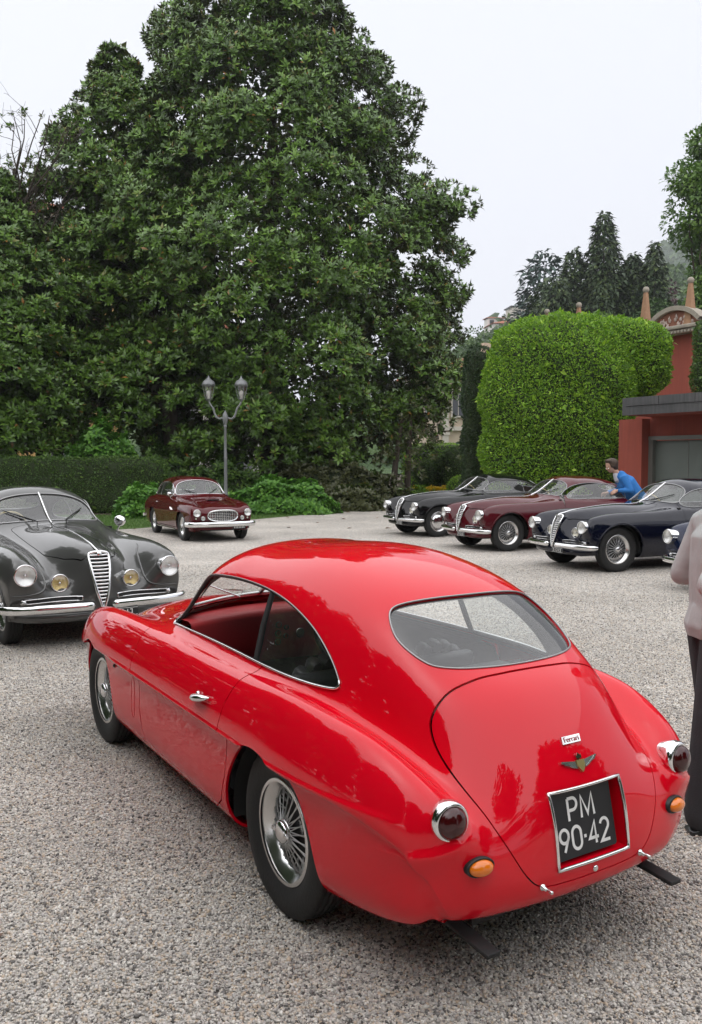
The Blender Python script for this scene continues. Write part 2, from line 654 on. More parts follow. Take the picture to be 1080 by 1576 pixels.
def copy_tree(o, parent=None, swap=None):
    """copies a thing with its parts and sub-parts; swap: {material name: material}"""
    c = o.copy()
    COL.objects.link(c)
    c.parent = parent
    if swap and o.type == 'MESH':
        for i, sl in enumerate(c.material_slots):
            if o.material_slots[i].material and o.material_slots[i].material.name in swap:
                nm = swap[o.material_slots[i].material.name]
                sl.link = 'OBJECT'
                sl.material = nm
    for ch in o.children:
        copy_tree(ch, c, swap)
    return c

def ridge(mesh, line, h, width, drop, fade=.2):
    """raise the surface above a drawn line by h, with a crisp foot: a pressed swage line, both sides of the car"""
    V, Nn, T = mesh
    L = np.array(curve_pts(line, 120))
    d_ = np.concatenate([[0], np.cumsum(np.linalg.norm(np.diff(L, axis=0), axis=1))])
    out = V.copy()
    for s in (1, -1):
        Ls = L * [1, s, 1]
        idx = np.where((V[:, 1] * s > 0) & (np.abs(V - Ls.mean(0)) < (np.abs(Ls - Ls.mean(0)).max(0) + .2)).all(1))[0]
        P = V[idx]
        best = np.full(len(P), 1e9); bi = np.zeros(len(P), int); W = np.zeros_like(P)
        for k in range(len(Ls) - 1):
            a, e = Ls[k], Ls[k + 1] - Ls[k]
            t = np.clip(((P - a) @ e) / (e @ e), 0, 1)
            w = P - (a + t[:, None] * e)
            w = w - Nn[idx] * (w * Nn[idx]).sum(1, keepdims=True)
            dd = np.linalg.norm(w, axis=1) + np.abs(((P - (a + t[:, None] * e)) * Nn[idx]).sum(1)) * .3
            m = dd < best
            best[m] = dd[m]; bi[m] = k; W[m] = w[m]
        tan = (Ls[np.minimum(bi + 1, len(Ls) - 1)] - Ls[bi])
        side = np.sign((np.cross(tan, W) * Nn[idx]).sum(1)) * s
        dist = np.linalg.norm(W, axis=1)
        arc = d_[bi]
        ends = np.clip(arc / fade, 0, 1) * np.clip((d_[-1] - arc) / fade, 0, 1)
        ends = ends * ends * (3 - 2 * ends)
        up = np.exp(-(dist / width) ** 2)
        t = np.clip(1 - dist / drop, 0, 1); dn = t * t * (3 - 2 * t)
        amt = np.where(side < 0, up, dn) * h * ends
        near = best < .25
        out[idx] += Nn[idx] * (amt * near)[:, None]
    return out, vert_normals(out, T), T
# ------------------------------------------------------------------ ground, lawn, gravel
def attr_ramp(nt, fac, stops):
    cr = N(nt, 'ShaderNodeValToRGB')
    e = cr.color_ramp.elements
    while len(e) < len(stops):
        e.new(.5)
    for k, (p, c) in zip(e, stops):
        k.position = p; k.color = (*c, 1)
    nt.links.new(fac, cr.inputs['Fac'])
    return cr.outputs['Color']

STONE = [(0, (.07, .065, .06)), (.14, (.24, .225, .21)), (.30, (.52, .48, .43)), (.48, (.46, .44, .42)), (.64, (.60, .57, .515)), (.78, (.53, .42, .31)), (.88, (.67, .63, .57)), (1, (.76, .73, .67))]

def gravel_material():
    m, nt, b = nodes_mat('gravel')
    tc = N(nt, 'ShaderNodeTexCoord')
    vo = N(nt, 'ShaderNodeTexVoronoi', i_Scale=70.0); vo.feature = 'F1'
    nt.links.new(tc.outputs['Object'], vo.inputs['Vector'])
    sep = N(nt, 'ShaderNodeSeparateColor'); nt.links.new(vo.outputs['Color'], sep.inputs['Color'])
    col = attr_ramp(nt, sep.outputs[0], STONE)
    nz = N(nt, 'ShaderNodeTexNoise', i_Scale=.55, i_Detail=5.0); nt.links.new(tc.outputs['Object'], nz.inputs['Vector'])
    nr = N(nt, 'ShaderNodeMapRange'); nr.inputs['From Min'].default_value = .3; nr.inputs['From Max'].default_value = .7
    nr.inputs['To Min'].default_value = .78; nr.inputs['To Max'].default_value = 1.10
    nt.links.new(nz.outputs['Fac'], nr.inputs['Value'])
    mu = N(nt, 'ShaderNodeVectorMath', operation='SCALE')
    nt.links.new(col, mu.inputs[0]); nt.links.new(nr.outputs['Result'], mu.inputs['Scale'])
    nt.links.new(mu.outputs[0], b.inputs['Base Color'])
    b.inputs['Roughness'].default_value = .75
    bp = N(nt, 'ShaderNodeBump', i_Strength=.8, i_Distance=.012); bp.invert = True
    nt.links.new(vo.outputs['Distance'], bp.inputs['Height']); nt.links.new(bp.outputs['Normal'], b.inputs['Normal'])
    return m

def stone_material():
    m, nt, b = nodes_mat('gravel stone')
    oi = N(nt, 'ShaderNodeObjectInfo')
    col = attr_ramp(nt, oi.outputs['Random'], STONE)
    nz = N(nt, 'ShaderNodeTexNoise', i_Scale=.8, i_Detail=6.0, i_Roughness=.6); nt.links.new(oi.outputs['Location'], nz.inputs['Vector'])
    nr = N(nt, 'ShaderNodeMapRange'); nr.inputs['From Min'].default_value = .3; nr.inputs['From Max'].default_value = .7; nr.inputs['To Min'].default_value = .76; nr.inputs['To Max'].default_value = 1.14
    nt.links.new(nz.outputs['Fac'], nr.inputs['Value'])
    mu = N(nt, 'ShaderNodeVectorMath', operation='SCALE')
    nt.links.new(col, mu.inputs[0]); nt.links.new(nr.outputs['Result'], mu.inputs['Scale'])
    nt.links.new(mu.outputs[0], b.inputs['Base Color'])
    b.inputs['Roughness'].default_value = .6
    return m

M['gravel'] = gravel_material()
M['stone'] = stone_material()
M['earth'] = simple('earth', (.075, .055, .038), .95, var=.4, vscale=3)
M['lawn'] = simple('lawn', (.07, .13, .025), .9, var=.35, vscale=6)

def sheet(name, poly, z, mat, sub=0):
    o = MB().add([(x, y, z) for x, y in poly], [tuple(range(len(poly)))]).build(name, mat)
    return tag(o, kind='structure')

sheet('ground', [(-3000, -300), (3000, -300), (3000, 4000), (-3000, 4000)], 0, M['earth'])
sheet('gravel_court', [(-30, -20), (40, -20), (40, 26), (9, 30), (4.5, 37), (3.3, 42), (2.3, 42), (2.2, 37), (.85, 33.0), (-1.2, 29.4), (-3.1, 26.4), (-5.8, 22.8), (-9, 20.2), (-30, 14)], .004, M['gravel'])
LAWN = [(-30, 14.0), (-9, 20.2), (-5.8, 22.8), (-3.1, 26.4), (-1.2, 29.4), (.85, 33.0), (.2, 33.4), (-2.2, 29.8), (-4.2, 28.6), (-9, 28.6), (-30, 28.6)]
sheet('lawn', LAWN, .008, M['lawn'])

# loose stones lying on the court near the camera
def loose_stones():
    col = bpy.data.collections.new('stone_shapes')
    rs = np.random.default_rng(3)
    for i in range(6):
        bm = bmesh.new()
        bmesh.ops.create_icosphere(bm, subdivisions=1, radius=1.0)
        ax = rs.uniform(.75, 1.3, 3); ax[2] *= .62
        for v in bm.verts:
            v.co = Vector([c * a for c, a in zip(v.co, ax)]) * float(rs.uniform(.78, 1.12))
        me = bpy.data.meshes.new('stone'); bm.to_mesh(me); bm.free()
        me.polygons.foreach_set('use_smooth', np.ones(len(me.polygons), bool))
        me.materials.append(M['stone'])
        col.objects.link(bpy.data.objects.new('stone', me))
    # density falls off with the distance from the viewpoint
    pts = []
    n = 0
    for r0, r1, d in ((1.9, 4.2, 15000), (4.2, 6.5, 9500), (6.5, 9.0, 5000), (9.0, 12.0, 2300), (12.0, 15.0, 900)):
        a = R(31)
        area = a * (r1 * r1 - r0 * r0)
        k = int(area * d)
        r = np.sqrt(rs.uniform(r0 * r0, r1 * r1, k)); t = rs.uniform(-a, a, k)
        pts.append(np.stack([r * np.sin(t), r * np.cos(t), np.full(k, .004)], -1))
    P = np.concatenate(pts)
    k = len(P)
    sc = np.clip(rs.lognormal(math.log(.0050), .30, k), .0025, .010)
    P[:, 2] += sc * rs.uniform(.1, .55, k)
    me = bpy.data.meshes.new('gravel_stones')
    me.vertices.add(k); me.vertices.foreach_set('co', P.astype(np.float32).ravel())
    for nm, typ, dat in (('scl', 'FLOAT', sc), ('rot', 'FLOAT_VECTOR', np.stack([rs.normal(0, .5, k), rs.normal(0, .5, k), rs.uniform(0, 6.28, k)], -1)), ('idx', 'INT', rs.integers(0, 6, k))):
        at = me.attributes.new(nm, typ, 'POINT')
        if typ == 'FLOAT_VECTOR':
            at.data.foreach_set('vector', dat.astype(np.float32).ravel())
        else:
            at.data.foreach_set('value', dat.astype(np.int32 if typ == 'INT' else np.float32))
    me.update()
    o = link(bpy.data.objects.new('gravel_stones', me))
    ng = bpy.data.node_groups.new('scatter_stones', 'GeometryNodeTree')
    ng.interface.new_socket('Geometry', in_out='INPUT', socket_type='NodeSocketGeometry')
    ng.interface.new_socket('Geometry', in_out='OUTPUT', socket_type='NodeSocketGeometry')
    gi = ng.nodes.new('NodeGroupInput'); go = ng.nodes.new('NodeGroupOutput')
    ip = ng.nodes.new('GeometryNodeInstanceOnPoints')
    ci = ng.nodes.new('GeometryNodeCollectionInfo'); ci.inputs['Collection'].default_value = col
    ci.inputs['Separate Children'].default_value = True
    def na(nm, t):
        n_ = ng.nodes.new('GeometryNodeInputNamedAttribute'); n_.data_type = t; n_.inputs['Name'].default_value = nm
        return n_.outputs['Attribute']
    e2r = ng.nodes.new('FunctionNodeEulerToRotation')
    ng.links.new(gi.outputs[0], ip.inputs['Points']); ng.links.new(ci.outputs[0], ip.inputs['Instance'])
    ip.inputs['Pick Instance'].default_value = True
    ng.links.new(na('idx', 'INT'), ip.inputs['Instance Index'])
    ng.links.new(na('rot', 'FLOAT_VECTOR'), e2r.inputs[0]); ng.links.new(e2r.outputs[0], ip.inputs['Rotation'])
    ng.links.new(na('scl', 'FLOAT'), ip.inputs['Scale'])
    ng.links.new(ip.outputs[0], go.inputs[0])
    md = o.modifiers.new('scatter', 'NODES'); md.node_group = ng
    tag(o, 'loose mixed grey and tan stones of the gravel court', 'gravel', kind='stuff')
    return k
loose_stones()
# ------------------------------------------------------------------ foliage
def leaf_material(name, stops, rough=.4, spec=.5, trans=.15, back=None):
    """stops: ramp over a per-leaf random value"""
    m, nt, b = nodes_mat(name)
    at = N(nt, 'ShaderNodeAttribute'); at.attribute_name = 'rnd'
    col = attr_ramp(nt, at.outputs['Fac'], stops)
    if back:
        ge = N(nt, 'ShaderNodeNewGeometry')
        mx = N(nt, 'ShaderNodeMixRGB'); mx.inputs['Color2'].default_value = (*back, 1)
        nt.links.new(ge.outputs['Backfacing'], mx.inputs['Fac']); nt.links.new(col, mx.inputs['Color1'])
        col = mx.outputs['Color']
    nt.links.new(col, b.inputs['Base Color'])
    b.inputs['Roughness'].default_value = rough
    b.inputs['Specular IOR Level'].default_value = spec
    if trans:
        tl = N(nt, 'ShaderNodeBsdfTranslucent'); nt.links.new(col, tl.inputs['Color'])
        ms = N(nt, 'ShaderNodeMixShader'); ms.inputs['Fac'].default_value = trans
        out = nt.nodes['Material Output']
        nt.links.new(b.outputs[0], ms.inputs[1]); nt.links.new(tl.outputs[0], ms.inputs[2]); nt.links.new(ms.outputs[0], out.inputs['Surface'])
    return m

def unit(a):
    return a / np.maximum(np.linalg.norm(a, axis=-1, keepdims=True), 1e-9)

def leaves(name, P, D, U, L, W, mat, parent=None, rs=None, fold=.18, droop=.12, rnd=None, quad=False):
    """leaf blades: P base points, D axis, U approximate upper side, L length, W width"""
    rs = rs or np.random.default_rng(1)
    n = len(P)
    D = unit(D); S = unit(np.cross(D, U)); Un = unit(np.cross(S, D))
    L = np.asarray(L)[:, None] * np.ones((n, 1)); W = np.asarray(W)[:, None] * np.ones((n, 1))
    mid = P + D * L * .52 + Un * W * fold * -.5
    tip = P + D * L - Un * L * droop
    le = P + D * L * .48 + S * W * .5 + Un * W * fold
    ri = P + D * L * .48 - S * W * .5 + Un * W * fold
    r = rnd if rnd is not None else rs.random(n)
    if quad:
        V = np.stack([P, le, tip, ri], 1).reshape(-1, 3); k = 4
        T = np.array([[0, 1, 3], [1, 2, 3]])
    else:
        V = np.stack([P, le, mid, ri, tip], 1).reshape(-1, 3); k = 5
        T = np.array([[0, 2, 1], [0, 3, 2], [1, 2, 4], [2, 3, 4]])
    F = (np.arange(n)[:, None, None] * k + T[None]).reshape(-1, 3)
    o = mesh_np(name, V, F, mat, parent, smooth=not quad)
    at = o.data.attributes.new('rnd', 'FLOAT', 'POINT')
    at.data.foreach_set('value', np.repeat(r, k).astype(np.float32))
    return o

def rosettes(C, A, per, ln, rs, spread=(.25, 1.15)):
    """leaf bases and axes for whorls at C with shoot axis A"""
    n = len(C)
    A = unit(A)
    ref = np.where(np.abs(A[:, 2:3]) > .9, np.array([[1., 0, 0]]), np.array([[0., 0, 1]]))
    X = unit(np.cross(A, ref)); Y = np.cross(A, X)
    az = (rs.random((n, 1)) * 6.28 + np.arange(per)[None] * 2.4) + rs.normal(0, .15, (n, per))
    el = rs.uniform(spread[0], spread[1], (n, per))
    dirs = (X[:, None] * np.cos(az)[..., None] + Y[:, None] * np.sin(az)[..., None]) * np.cos(el)[..., None] + A[:, None] * np.sin(el)[..., None]
    base = C[:, None] + dirs * .02 - A[:, None] * rs.uniform(0, .06, (n, per, 1))
    Ls = ln * rs.uniform(.7, 1.2, (n, per))
    up = A[:, None] + 0 * dirs
    return base.reshape(-1, 3), dirs.reshape(-1, 3), up.reshape(-1, 3), Ls.ravel()

def limb(mb, a, b, r0, r1, rs, sag=0.0, n=7, seg=5):
    a, b = np.array(a, float), np.array(b, float)
    d = b - a
    L = np.linalg.norm(d)
    off = rs.normal(0, .05, (2, 3)) * L
    pts = []
    for t in np.linspace(0, 1, seg):
        p = a + d * t + off[0] * math.sin(math.pi * t) + off[1] * math.sin(2 * math.pi * t) * .5
        p[2] += sag * L * (t * t - t)
        pts.append(tuple(p))
    mb.tube(pts, [r0 + (r1 - r0) * t for t in np.linspace(0, 1, seg)], n, cap=False)

M['bark'] = simple('bark', (.055, .042, .032), .9, var=.4, vscale=9, bump=.6, bscale=22)
M['magnolia_leaf'] = leaf_material('magnolia leaf', [(0, (.036, .074, .012)), (.35, (.068, .138, .019)), (.62, (.108, .208, .027)), (.84, (.16, .285, .040)), (.935, (.16, .165, .040)), (.975, (.24, .12, .032)), (1, (.34, .14, .03))], rough=.33, spec=.5, trans=.10, back=(.075, .085, .030))
M['hedge_bright'] = leaf_material('bright hedge leaf', [(0, (.075, .17, .012)), (.5, (.165, .34, .018)), (.85, (.28, .48, .032)), (1, (.40, .58, .05))], rough=.5, trans=.35)
M['hedge_dark'] = leaf_material('dark hedge leaf', [(0, (.010, .026, .008)), (.5, (.018, .045, .012)), (.9, (.035, .075, .016)), (1, (.06, .11, .02))], rough=.5, trans=.15)
M['hedge_mid'] = leaf_material('privet leaf', [(0, (.026, .065, .010)), (.5, (.056, .125, .017)), (.9, (.11, .20, .026)), (1, (.16, .26, .04))], rough=.5, trans=.2)
M['hydrangea'] = leaf_material('hydrangea leaf', [(0, (.05, .15, .018)), (.5, (.095, .25, .028)), (.9, (.15, .34, .04)), (1, (.21, .42, .06))], rough=.5, trans=.25)
M['conifer'] = leaf_material('conifer spray', [(0, (.012, .030, .010)), (.6, (.030, .058, .014)), (1, (.07, .105, .022))], rough=.6, trans=.1)
M['conifer_blue'] = leaf_material('blue cedar spray', [(0, (.014, .034, .026)), (.6, (.030, .062, .048)), (1, (.050, .09, .07))], rough=.6, trans=.1)
M['broadleaf'] = leaf_material('pale broadleaf', [(0, (.04, .095, .014)), (.5, (.085, .175, .024)), (1, (.17, .28, .045))], rough=.5, trans=.3)
M['broadleaf_dark'] = leaf_material('wood edge leaf', [(0, (.022, .055, .012)), (.6, (.050, .105, .020)), (1, (.10, .165, .03))], rough=.55, trans=.2)
M['copper_leaf'] = leaf_material('copper leaf', [(0, (.030, .010, .014)), (1, (.075, .025, .030))], rough=.5, trans=.2)
M['grass_blade'] = leaf_material('grass blade', [(0, (.040, .10, .012)), (.6, (.075, .17, .02)), (1, (.14, .23, .04))], rough=.5, trans=.3)
M['flower_yellow'] = leaf_material('yellow petals', [(0, (.62, .40, .01)), (1, (.80, .60, .02))], rough=.6, trans=.3)
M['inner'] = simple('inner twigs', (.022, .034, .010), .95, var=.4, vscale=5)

def in_profile(prof, z):
    return np.interp(z, [p[0] for p in prof], [p[1] for p in prof])

def magnolia(label, base, trunk_r, top, prof, nclump, seed, lean=(0, 0), group=None, per=8, lf=.21, clump=(.75, 1.35), face=None, gaps=.0, hue=0.0, ros=34, zmin=2.0):
    """prof: (z, radius) pairs of the crown about an axis at base+lean"""
    rs = np.random.default_rng(seed)
    t = empty('magnolia_tree', base)
    tag(t, label, 'tree', group)
    ax = np.array([lean[0], lean[1], 0.])
    zs = np.linspace(zmin, top, 200)
    rr = in_profile(prof, zs)
    w = rr + .3
    z = rs.choice(zs, nclump * 3, p=w / w.sum())
    az = rs.uniform(0, 2 * math.pi, nclump * 3)
    # clumps: mostly near the surface, some deeper; fewer on the side away from the court
    fr = -np.sin(az)
    keep = rs.random(len(z)) < np.where(fr > -.35, 1.0, .45)
    z, az = z[keep][:nclump], az[keep][:nclump]
    n = len(z)
    lob = 1 + .10 * np.sin(az * 3 + z * .9 + seed) + .08 * np.sin(az * 7 - z * 1.7)
    rad = in_profile(prof, z) * lob * np.where(rs.random(n) < .75, rs.uniform(.88, 1.04, n), rs.uniform(.45, .88, n))
    C = np.stack([np.cos(az) * rad, np.sin(az) * rad, z], -1) + ax
    cr = rs.uniform(*clump, n) * np.clip(.45 + rad / 7, .5, 1.0)
    # rosettes over the upper and outer side of each clump
    m = ros
    v = unit(rs.normal(0, 1, (n, m, 3)))
    out = np.stack([np.cos(az), np.sin(az), np.full(n, .75)], -1)
    dot = (v * unit(out)[:, None]).sum(-1)
    v = np.where((dot < -.15)[..., None], -v, v)
    sh = rs.uniform(.80, 1.04, (n, m, 1))
    Pp = C[:, None] + v * sh * cr[:, None, None] * np.array([1, 1, .62])
    A = unit(v * .8 + unit(out)[:, None] * .5 + np.array([0, 0, .45]))
    Pp = Pp.reshape(-1, 3); A = A.reshape(-1, 3)
    ok = Pp[:, 2] > .25
    Pp, A = Pp[ok], A[ok]
    b, d, u, L = rosettes(Pp, A, per, lf, rs)
    rn = np.clip(np.repeat(rs.beta(2, 2, len(Pp)), per) * .9 + rs.normal(0, .10, len(b)) + hue, 0, .93)
    rn = np.where(rs.random(len(b)) < .012, rs.uniform(.94, 1, len(b)), rn)
    leaves('crown', b, d, u, L, L * .37, M['magnolia_leaf'], t, rs, rnd=rn, quad=True, fold=.12)['kind'] = 'stuff'
    # deeper foliage in the body of the crown
    k = nclump * 22
    zi = rs.choice(zs, k, p=w / w.sum()); ai = rs.uniform(0, 2 * math.pi, k); ri = in_profile(prof, zi) * rs.uniform(.35, .82, k)
    Pi = np.stack([np.cos(ai) * ri, np.sin(ai) * ri, zi], -1) + ax
    Li = rs.uniform(.25, .45, k)
    leaves('inner_foliage', Pi, rs.normal(0, 1, (k, 3)), rs.normal(0, 1, (k, 3)), Li, Li * .6, M['magnolia_leaf'], t, rs, quad=True, rnd=rs.uniform(.1, .6, k))['kind'] = 'stuff'
    # wood
    tr = MB()
    top_z = top * .86
    pts = [(ax[0] * (k / 9) + rs.normal(0, .06), ax[1] * (k / 9) + rs.normal(0, .06), top_z * k / 9) for k in range(10)]
    pts[0] = (0, 0, -.1)
    tr.tube(pts, [trunk_r * (1.35 if k == 0 else 1) * (1 - .093 * k) for k in range(10)], 14)
    tr.build('trunk', M['bark'], t)
    lb = MB()
    for i in rs.choice(n, min(n, 70), replace=False):
        zz = max(.8, C[i, 2] - rad[i] * rs.uniform(.15, .4))
        f = min(zz / top_z, .97)
        s = np.array([ax[0] * f, ax[1] * f, zz])
        limb(lb, s, C[i], (.02 + .006 * rad[i]), .010, rs, sag=.12, n=5)
    lb.build('limbs', M['bark'], t)['kind'] = 'stuff'
    return t

def surface_leaves(name, P, Nn, size, mat, parent, rs, depth=.05, tilt=.7, quad=True, ratio=.5):
    """short leaves standing on a clipped or mounded surface"""
    n = len(P)
    D = unit(Nn * rs.uniform(.25, 1.0, (n, 1)) + unit(rs.normal(0, 1, (n, 3))) * tilt + np.array([0, 0, .12]))
    U = unit(Nn + rs.normal(0, .5, (n, 3)))
    L = size * rs.uniform(.6, 1.3, n) * np.where(rs.random(n) < .02, rs.uniform(1.6, 2.8, n), 1.0)
    B = P - Nn * rs.uniform(0, depth, (n, 1))
    o = leaves(name, B, D, U, L, L * ratio, mat, parent, rs, quad=quad)
    o['kind'] = 'stuff'
    return o

def blob_points(fn, bounds, n, rs, bottom=0.0):
    """points on a star-shaped surface r(dir) given by fn(unit dirs)->radius about a centre"""
    pass

def super_hedge(name, label, ctr, half, rz, n, leaf, mat, seed, e=4.0, cat='hedge', group=None, bump=.10, quad=True, ratio=.5, core=.93, tilt=.7, depth=.08, lobes=None, freq=1.3, zcut=0.02):
    """rounded-box hedge: superellipsoid of half-sizes, standing on the ground"""
    rs = np.random.default_rng(seed)
    t = empty(name, ctr, rz)
    tag(t, label, cat, group)
    h = np.array(half)
    # area-even sampling by rejection on a box-like direction set
    u = unit(rs.normal(0, 1, (n * 3, 3)) * h)
    def surf(u, k=1.0):
        r = (np.abs(u / h) ** e).sum(1) ** (-1 / e)
        P = u * r[:, None]
        g = unit(np.sign(P) * np.abs(P / h) ** (e - 1) / h)
        nz = bump * (np.sin(P[:, 0] * freq * 2.1 + 1.3 * seed) * np.sin(P[:, 1] * freq * 1.7 + .7) + .7 * np.sin(P[:, 2] * freq * 2.9 + P[:, 0] * freq * 1.1 + seed) + .5 * np.sin(P[:, 0] * freq * 5.3 + P[:, 2] * freq * 4.1))
        return P * k + g * nz[:, None], g, r
    P, g, r = surf(u)
    wgt = r ** 2 / np.maximum((unit(P) * g).sum(1), .15)
    wgt /= np.linalg.norm(h) ** 2
    dens = np.linalg.norm(u / h, axis=1) ** -0
    p = wgt / ((np.abs(u / h) ** 2).sum(1) ** -1.5 + 1e-9)
    p = np.clip(p / np.quantile(p, .9), 0, 1)
    k = rs.random(len(p)) < p
    P, g = P[k][:n], g[k][:n]
    P = P + np.array([0, 0, h[2]])
    ok = P[:, 2] > zcut
    surface_leaves('foliage', P[ok], g[ok], leaf, mat, t, rs, quad=quad, ratio=ratio, tilt=tilt, depth=depth)
    # inner mass
    a = np.linspace(-math.pi, math.pi, 33)[:-1]; b = np.linspace(-math.pi / 2, math.pi / 2, 17)
    A, B = np.meshgrid(a, b)
    uu = np.stack([np.cos(B) * np.cos(A), np.cos(B) * np.sin(A), np.sin(B)], -1).reshape(-1, 3)
    uu = unit(uu * h)
    PP, _, _ = surf(uu, core)
    PP = PP + np.array([0, 0, h[2]])
    PP[:, 2] = np.maximum(PP[:, 2], -.05)
    na = len(a)
    F = []
    for i in range(len(b) - 1):
        for j in range(na):
            F.append((i * na + j, i * na + (j + 1) % na, (i + 1) * na + (j + 1) % na, (i + 1) * na + j))
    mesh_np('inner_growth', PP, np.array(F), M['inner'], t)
    return t

def conifer(label, base, height, rad, seed, mat, n=9000, group=None, name='conifer_tree', leafl=.5, shape=.85, droop=.35):
    rs = np.random.default_rng(seed)
    t = empty(name, base); tag(t, label, 'tree', group)
    z = height * (1 - rs.power(1.7, n)); z = np.clip(z, .06 * height, height)
    z = height - z + .06 * height; z = np.clip(height * (1 - rs.random(n) ** .62), .05 * height, height * .995)
    lay = np.sin(z / height * 60 + seed + 2 * np.sin(z)) * .05
    az = rs.uniform(0, 2 * math.pi, n)
    lob = 1 + .16 * np.sin(az * 5 + z * .8 + seed) + .14 * np.sin(az * 3 - z * 1.3) + .10 * np.sin(az * 9 + z * 2.3) + lay
    r = rad * (1 - z / height) ** shape * lob * np.where(rs.random(n) < .7, rs.uniform(.8, 1.05, n), rs.uniform(.3, .8, n)) + .05
    P = np.stack([np.cos(az) * r, np.sin(az) * r, z], -1)
    D = np.stack([np.cos(az), np.sin(az), -droop + rs.normal(0, .25, n)], -1) + rs.normal(0, .35, (n, 3))
    U = np.tile([0., 0, 1], (n, 1)) + rs.normal(0, .3, (n, 3))
    L = leafl * rs.uniform(.6, 1.4, n)
    leaves('crown', P, D, U, L, L * .42, mat, t, rs, quad=True, droop=.25)['kind'] = 'stuff'
    tr = MB(); tr.tube([(0, 0, -.2), (0, 0, height * .5), (0, 0, height * .97)], [rad * .09 + .05, rad * .06, .02], 8); tr.build('trunk', M['bark'], t)
    return t

def round_tree(label, base, height, prof, seed, mat, nclump=60, per=160, leafl=.28, group=None, clump=(1.0, 1.8), name='broadleaf_tree', trunk=.25, cat='tree'):
    rs = np.random.default_rng(seed)
    t = empty(name, base); tag(t, label, cat, group)
    zs = np.linspace(prof[0][0], prof[-1][0], 100); rr = in_profile(prof, zs)
    z = rs.choice(zs, nclump, p=(rr + .2) / (rr + .2).sum()); az = rs.uniform(0, 2 * math.pi, nclump)
    rad = in_profile(prof, z) * rs.uniform(.5, 1.0, nclump) ** .6
    C = np.stack([np.cos(az) * rad, np.sin(az) * rad, z], -1)
    cr = rs.uniform(*clump, nclump)
    v = unit(rs.normal(0, 1, (nclump, per, 3)))
    P = C[:, None] + v * cr[:, None, None] * rs.uniform(.75, 1.05, (nclump, per, 1)) * np.array([1, 1, .7])
    P = P.reshape(-1, 3); v = v.reshape(-1, 3)
    D = unit(v + rs.normal(0, .6, v.shape) + np.array([0, 0, -.2])); U = unit(v + np.array([0, 0, .8]))
    L = leafl * rs.uniform(.6, 1.3, len(P))
    ok = P[:, 2] > .15
    rn = np.clip(np.repeat(rs.random(nclump), per) * .5 + rs.random(len(P)) * .5, 0, 1)
    leaves('crown', P[ok], D[ok], U[ok], L[ok], L[ok] * .55, mat, t, rs, quad=True, rnd=rn[ok])['kind'] = 'stuff'
    tr = MB()
    tr.tube([(0, 0, -.2), (rs.normal(0, .1), rs.normal(0, .1), height * .4), (0, 0, height * .8)], [trunk * 1.2, trunk * .8, trunk * .2], 9)
    for i in range(0, nclump, 3):
        limb(tr, (0, 0, max(.4, C[i, 2] * .55)), C[i], trunk * .25, .02, rs, n=5, seg=4)
    tr.build('trunk', M['bark'], t)
    return t
# ------------------------------------------------------------------ wheels (axle along local Y, +Y outwards)
YAX = frame_z((0, 0, 0), (0, 1, 0), (1, 0, 0))       # local Z of a lathe -> world Y

def tyre_mesh(rad, width, rim_r, zig=True, n=160, detail=True):
    hw = width / 2
    prof = []                                            # (r, y, groove)
    prof += [(rim_r - .006, -hw * .62, 0), (rim_r + .004, -hw * .72, 0), (rim_r + (rad - rim_r) * .30, -hw * .95, 0), (rim_r + (rad - rim_r) * .55, -hw, 0),
             (rim_r + (rad - rim_r) * .80, -hw * .93, 0), (rad - .014, -hw * .84, 0)]
    ys = np.linspace(-.78, .78, 6) * hw
    if detail:
        for k in range(5):
            a, b = ys[k], ys[k + 1]
            prof += [(rad - .001 * abs(k - 2) * 2, a + .004, 1), (rad - .001 * abs(k - 2) * 2, b - .004, 1)]
            if k < 4:
                prof += [(rad - .008, b - .002, 1), (rad - .008, b + .002, 1)]
    else:
        prof += [(rad - .004, ys[0], 0), (rad, 0, 0), (rad - .004, ys[-1], 0)]
    m = [(r, -y, g) for r, y, g in prof[:6]][::-1]
    # sidewall rings on the outer face
    prof += m
    V, F = [], []
    for r, y, g in prof:
        for k in range(n):
            a = 2 * math.pi * k / n
            yy = y + (.004 * ((k % 4) in (0, 1)) - .002 if (g and zig) else 0)
            V.append((r * math.cos(a), yy, r * math.sin(a)))
    for i in range(len(prof) - 1):
        for k in range(n):
            l = (k + 1) % n
            F.append((i * n + k, i * n + l, (i + 1) * n + l, (i + 1) * n + k))
    return V, F

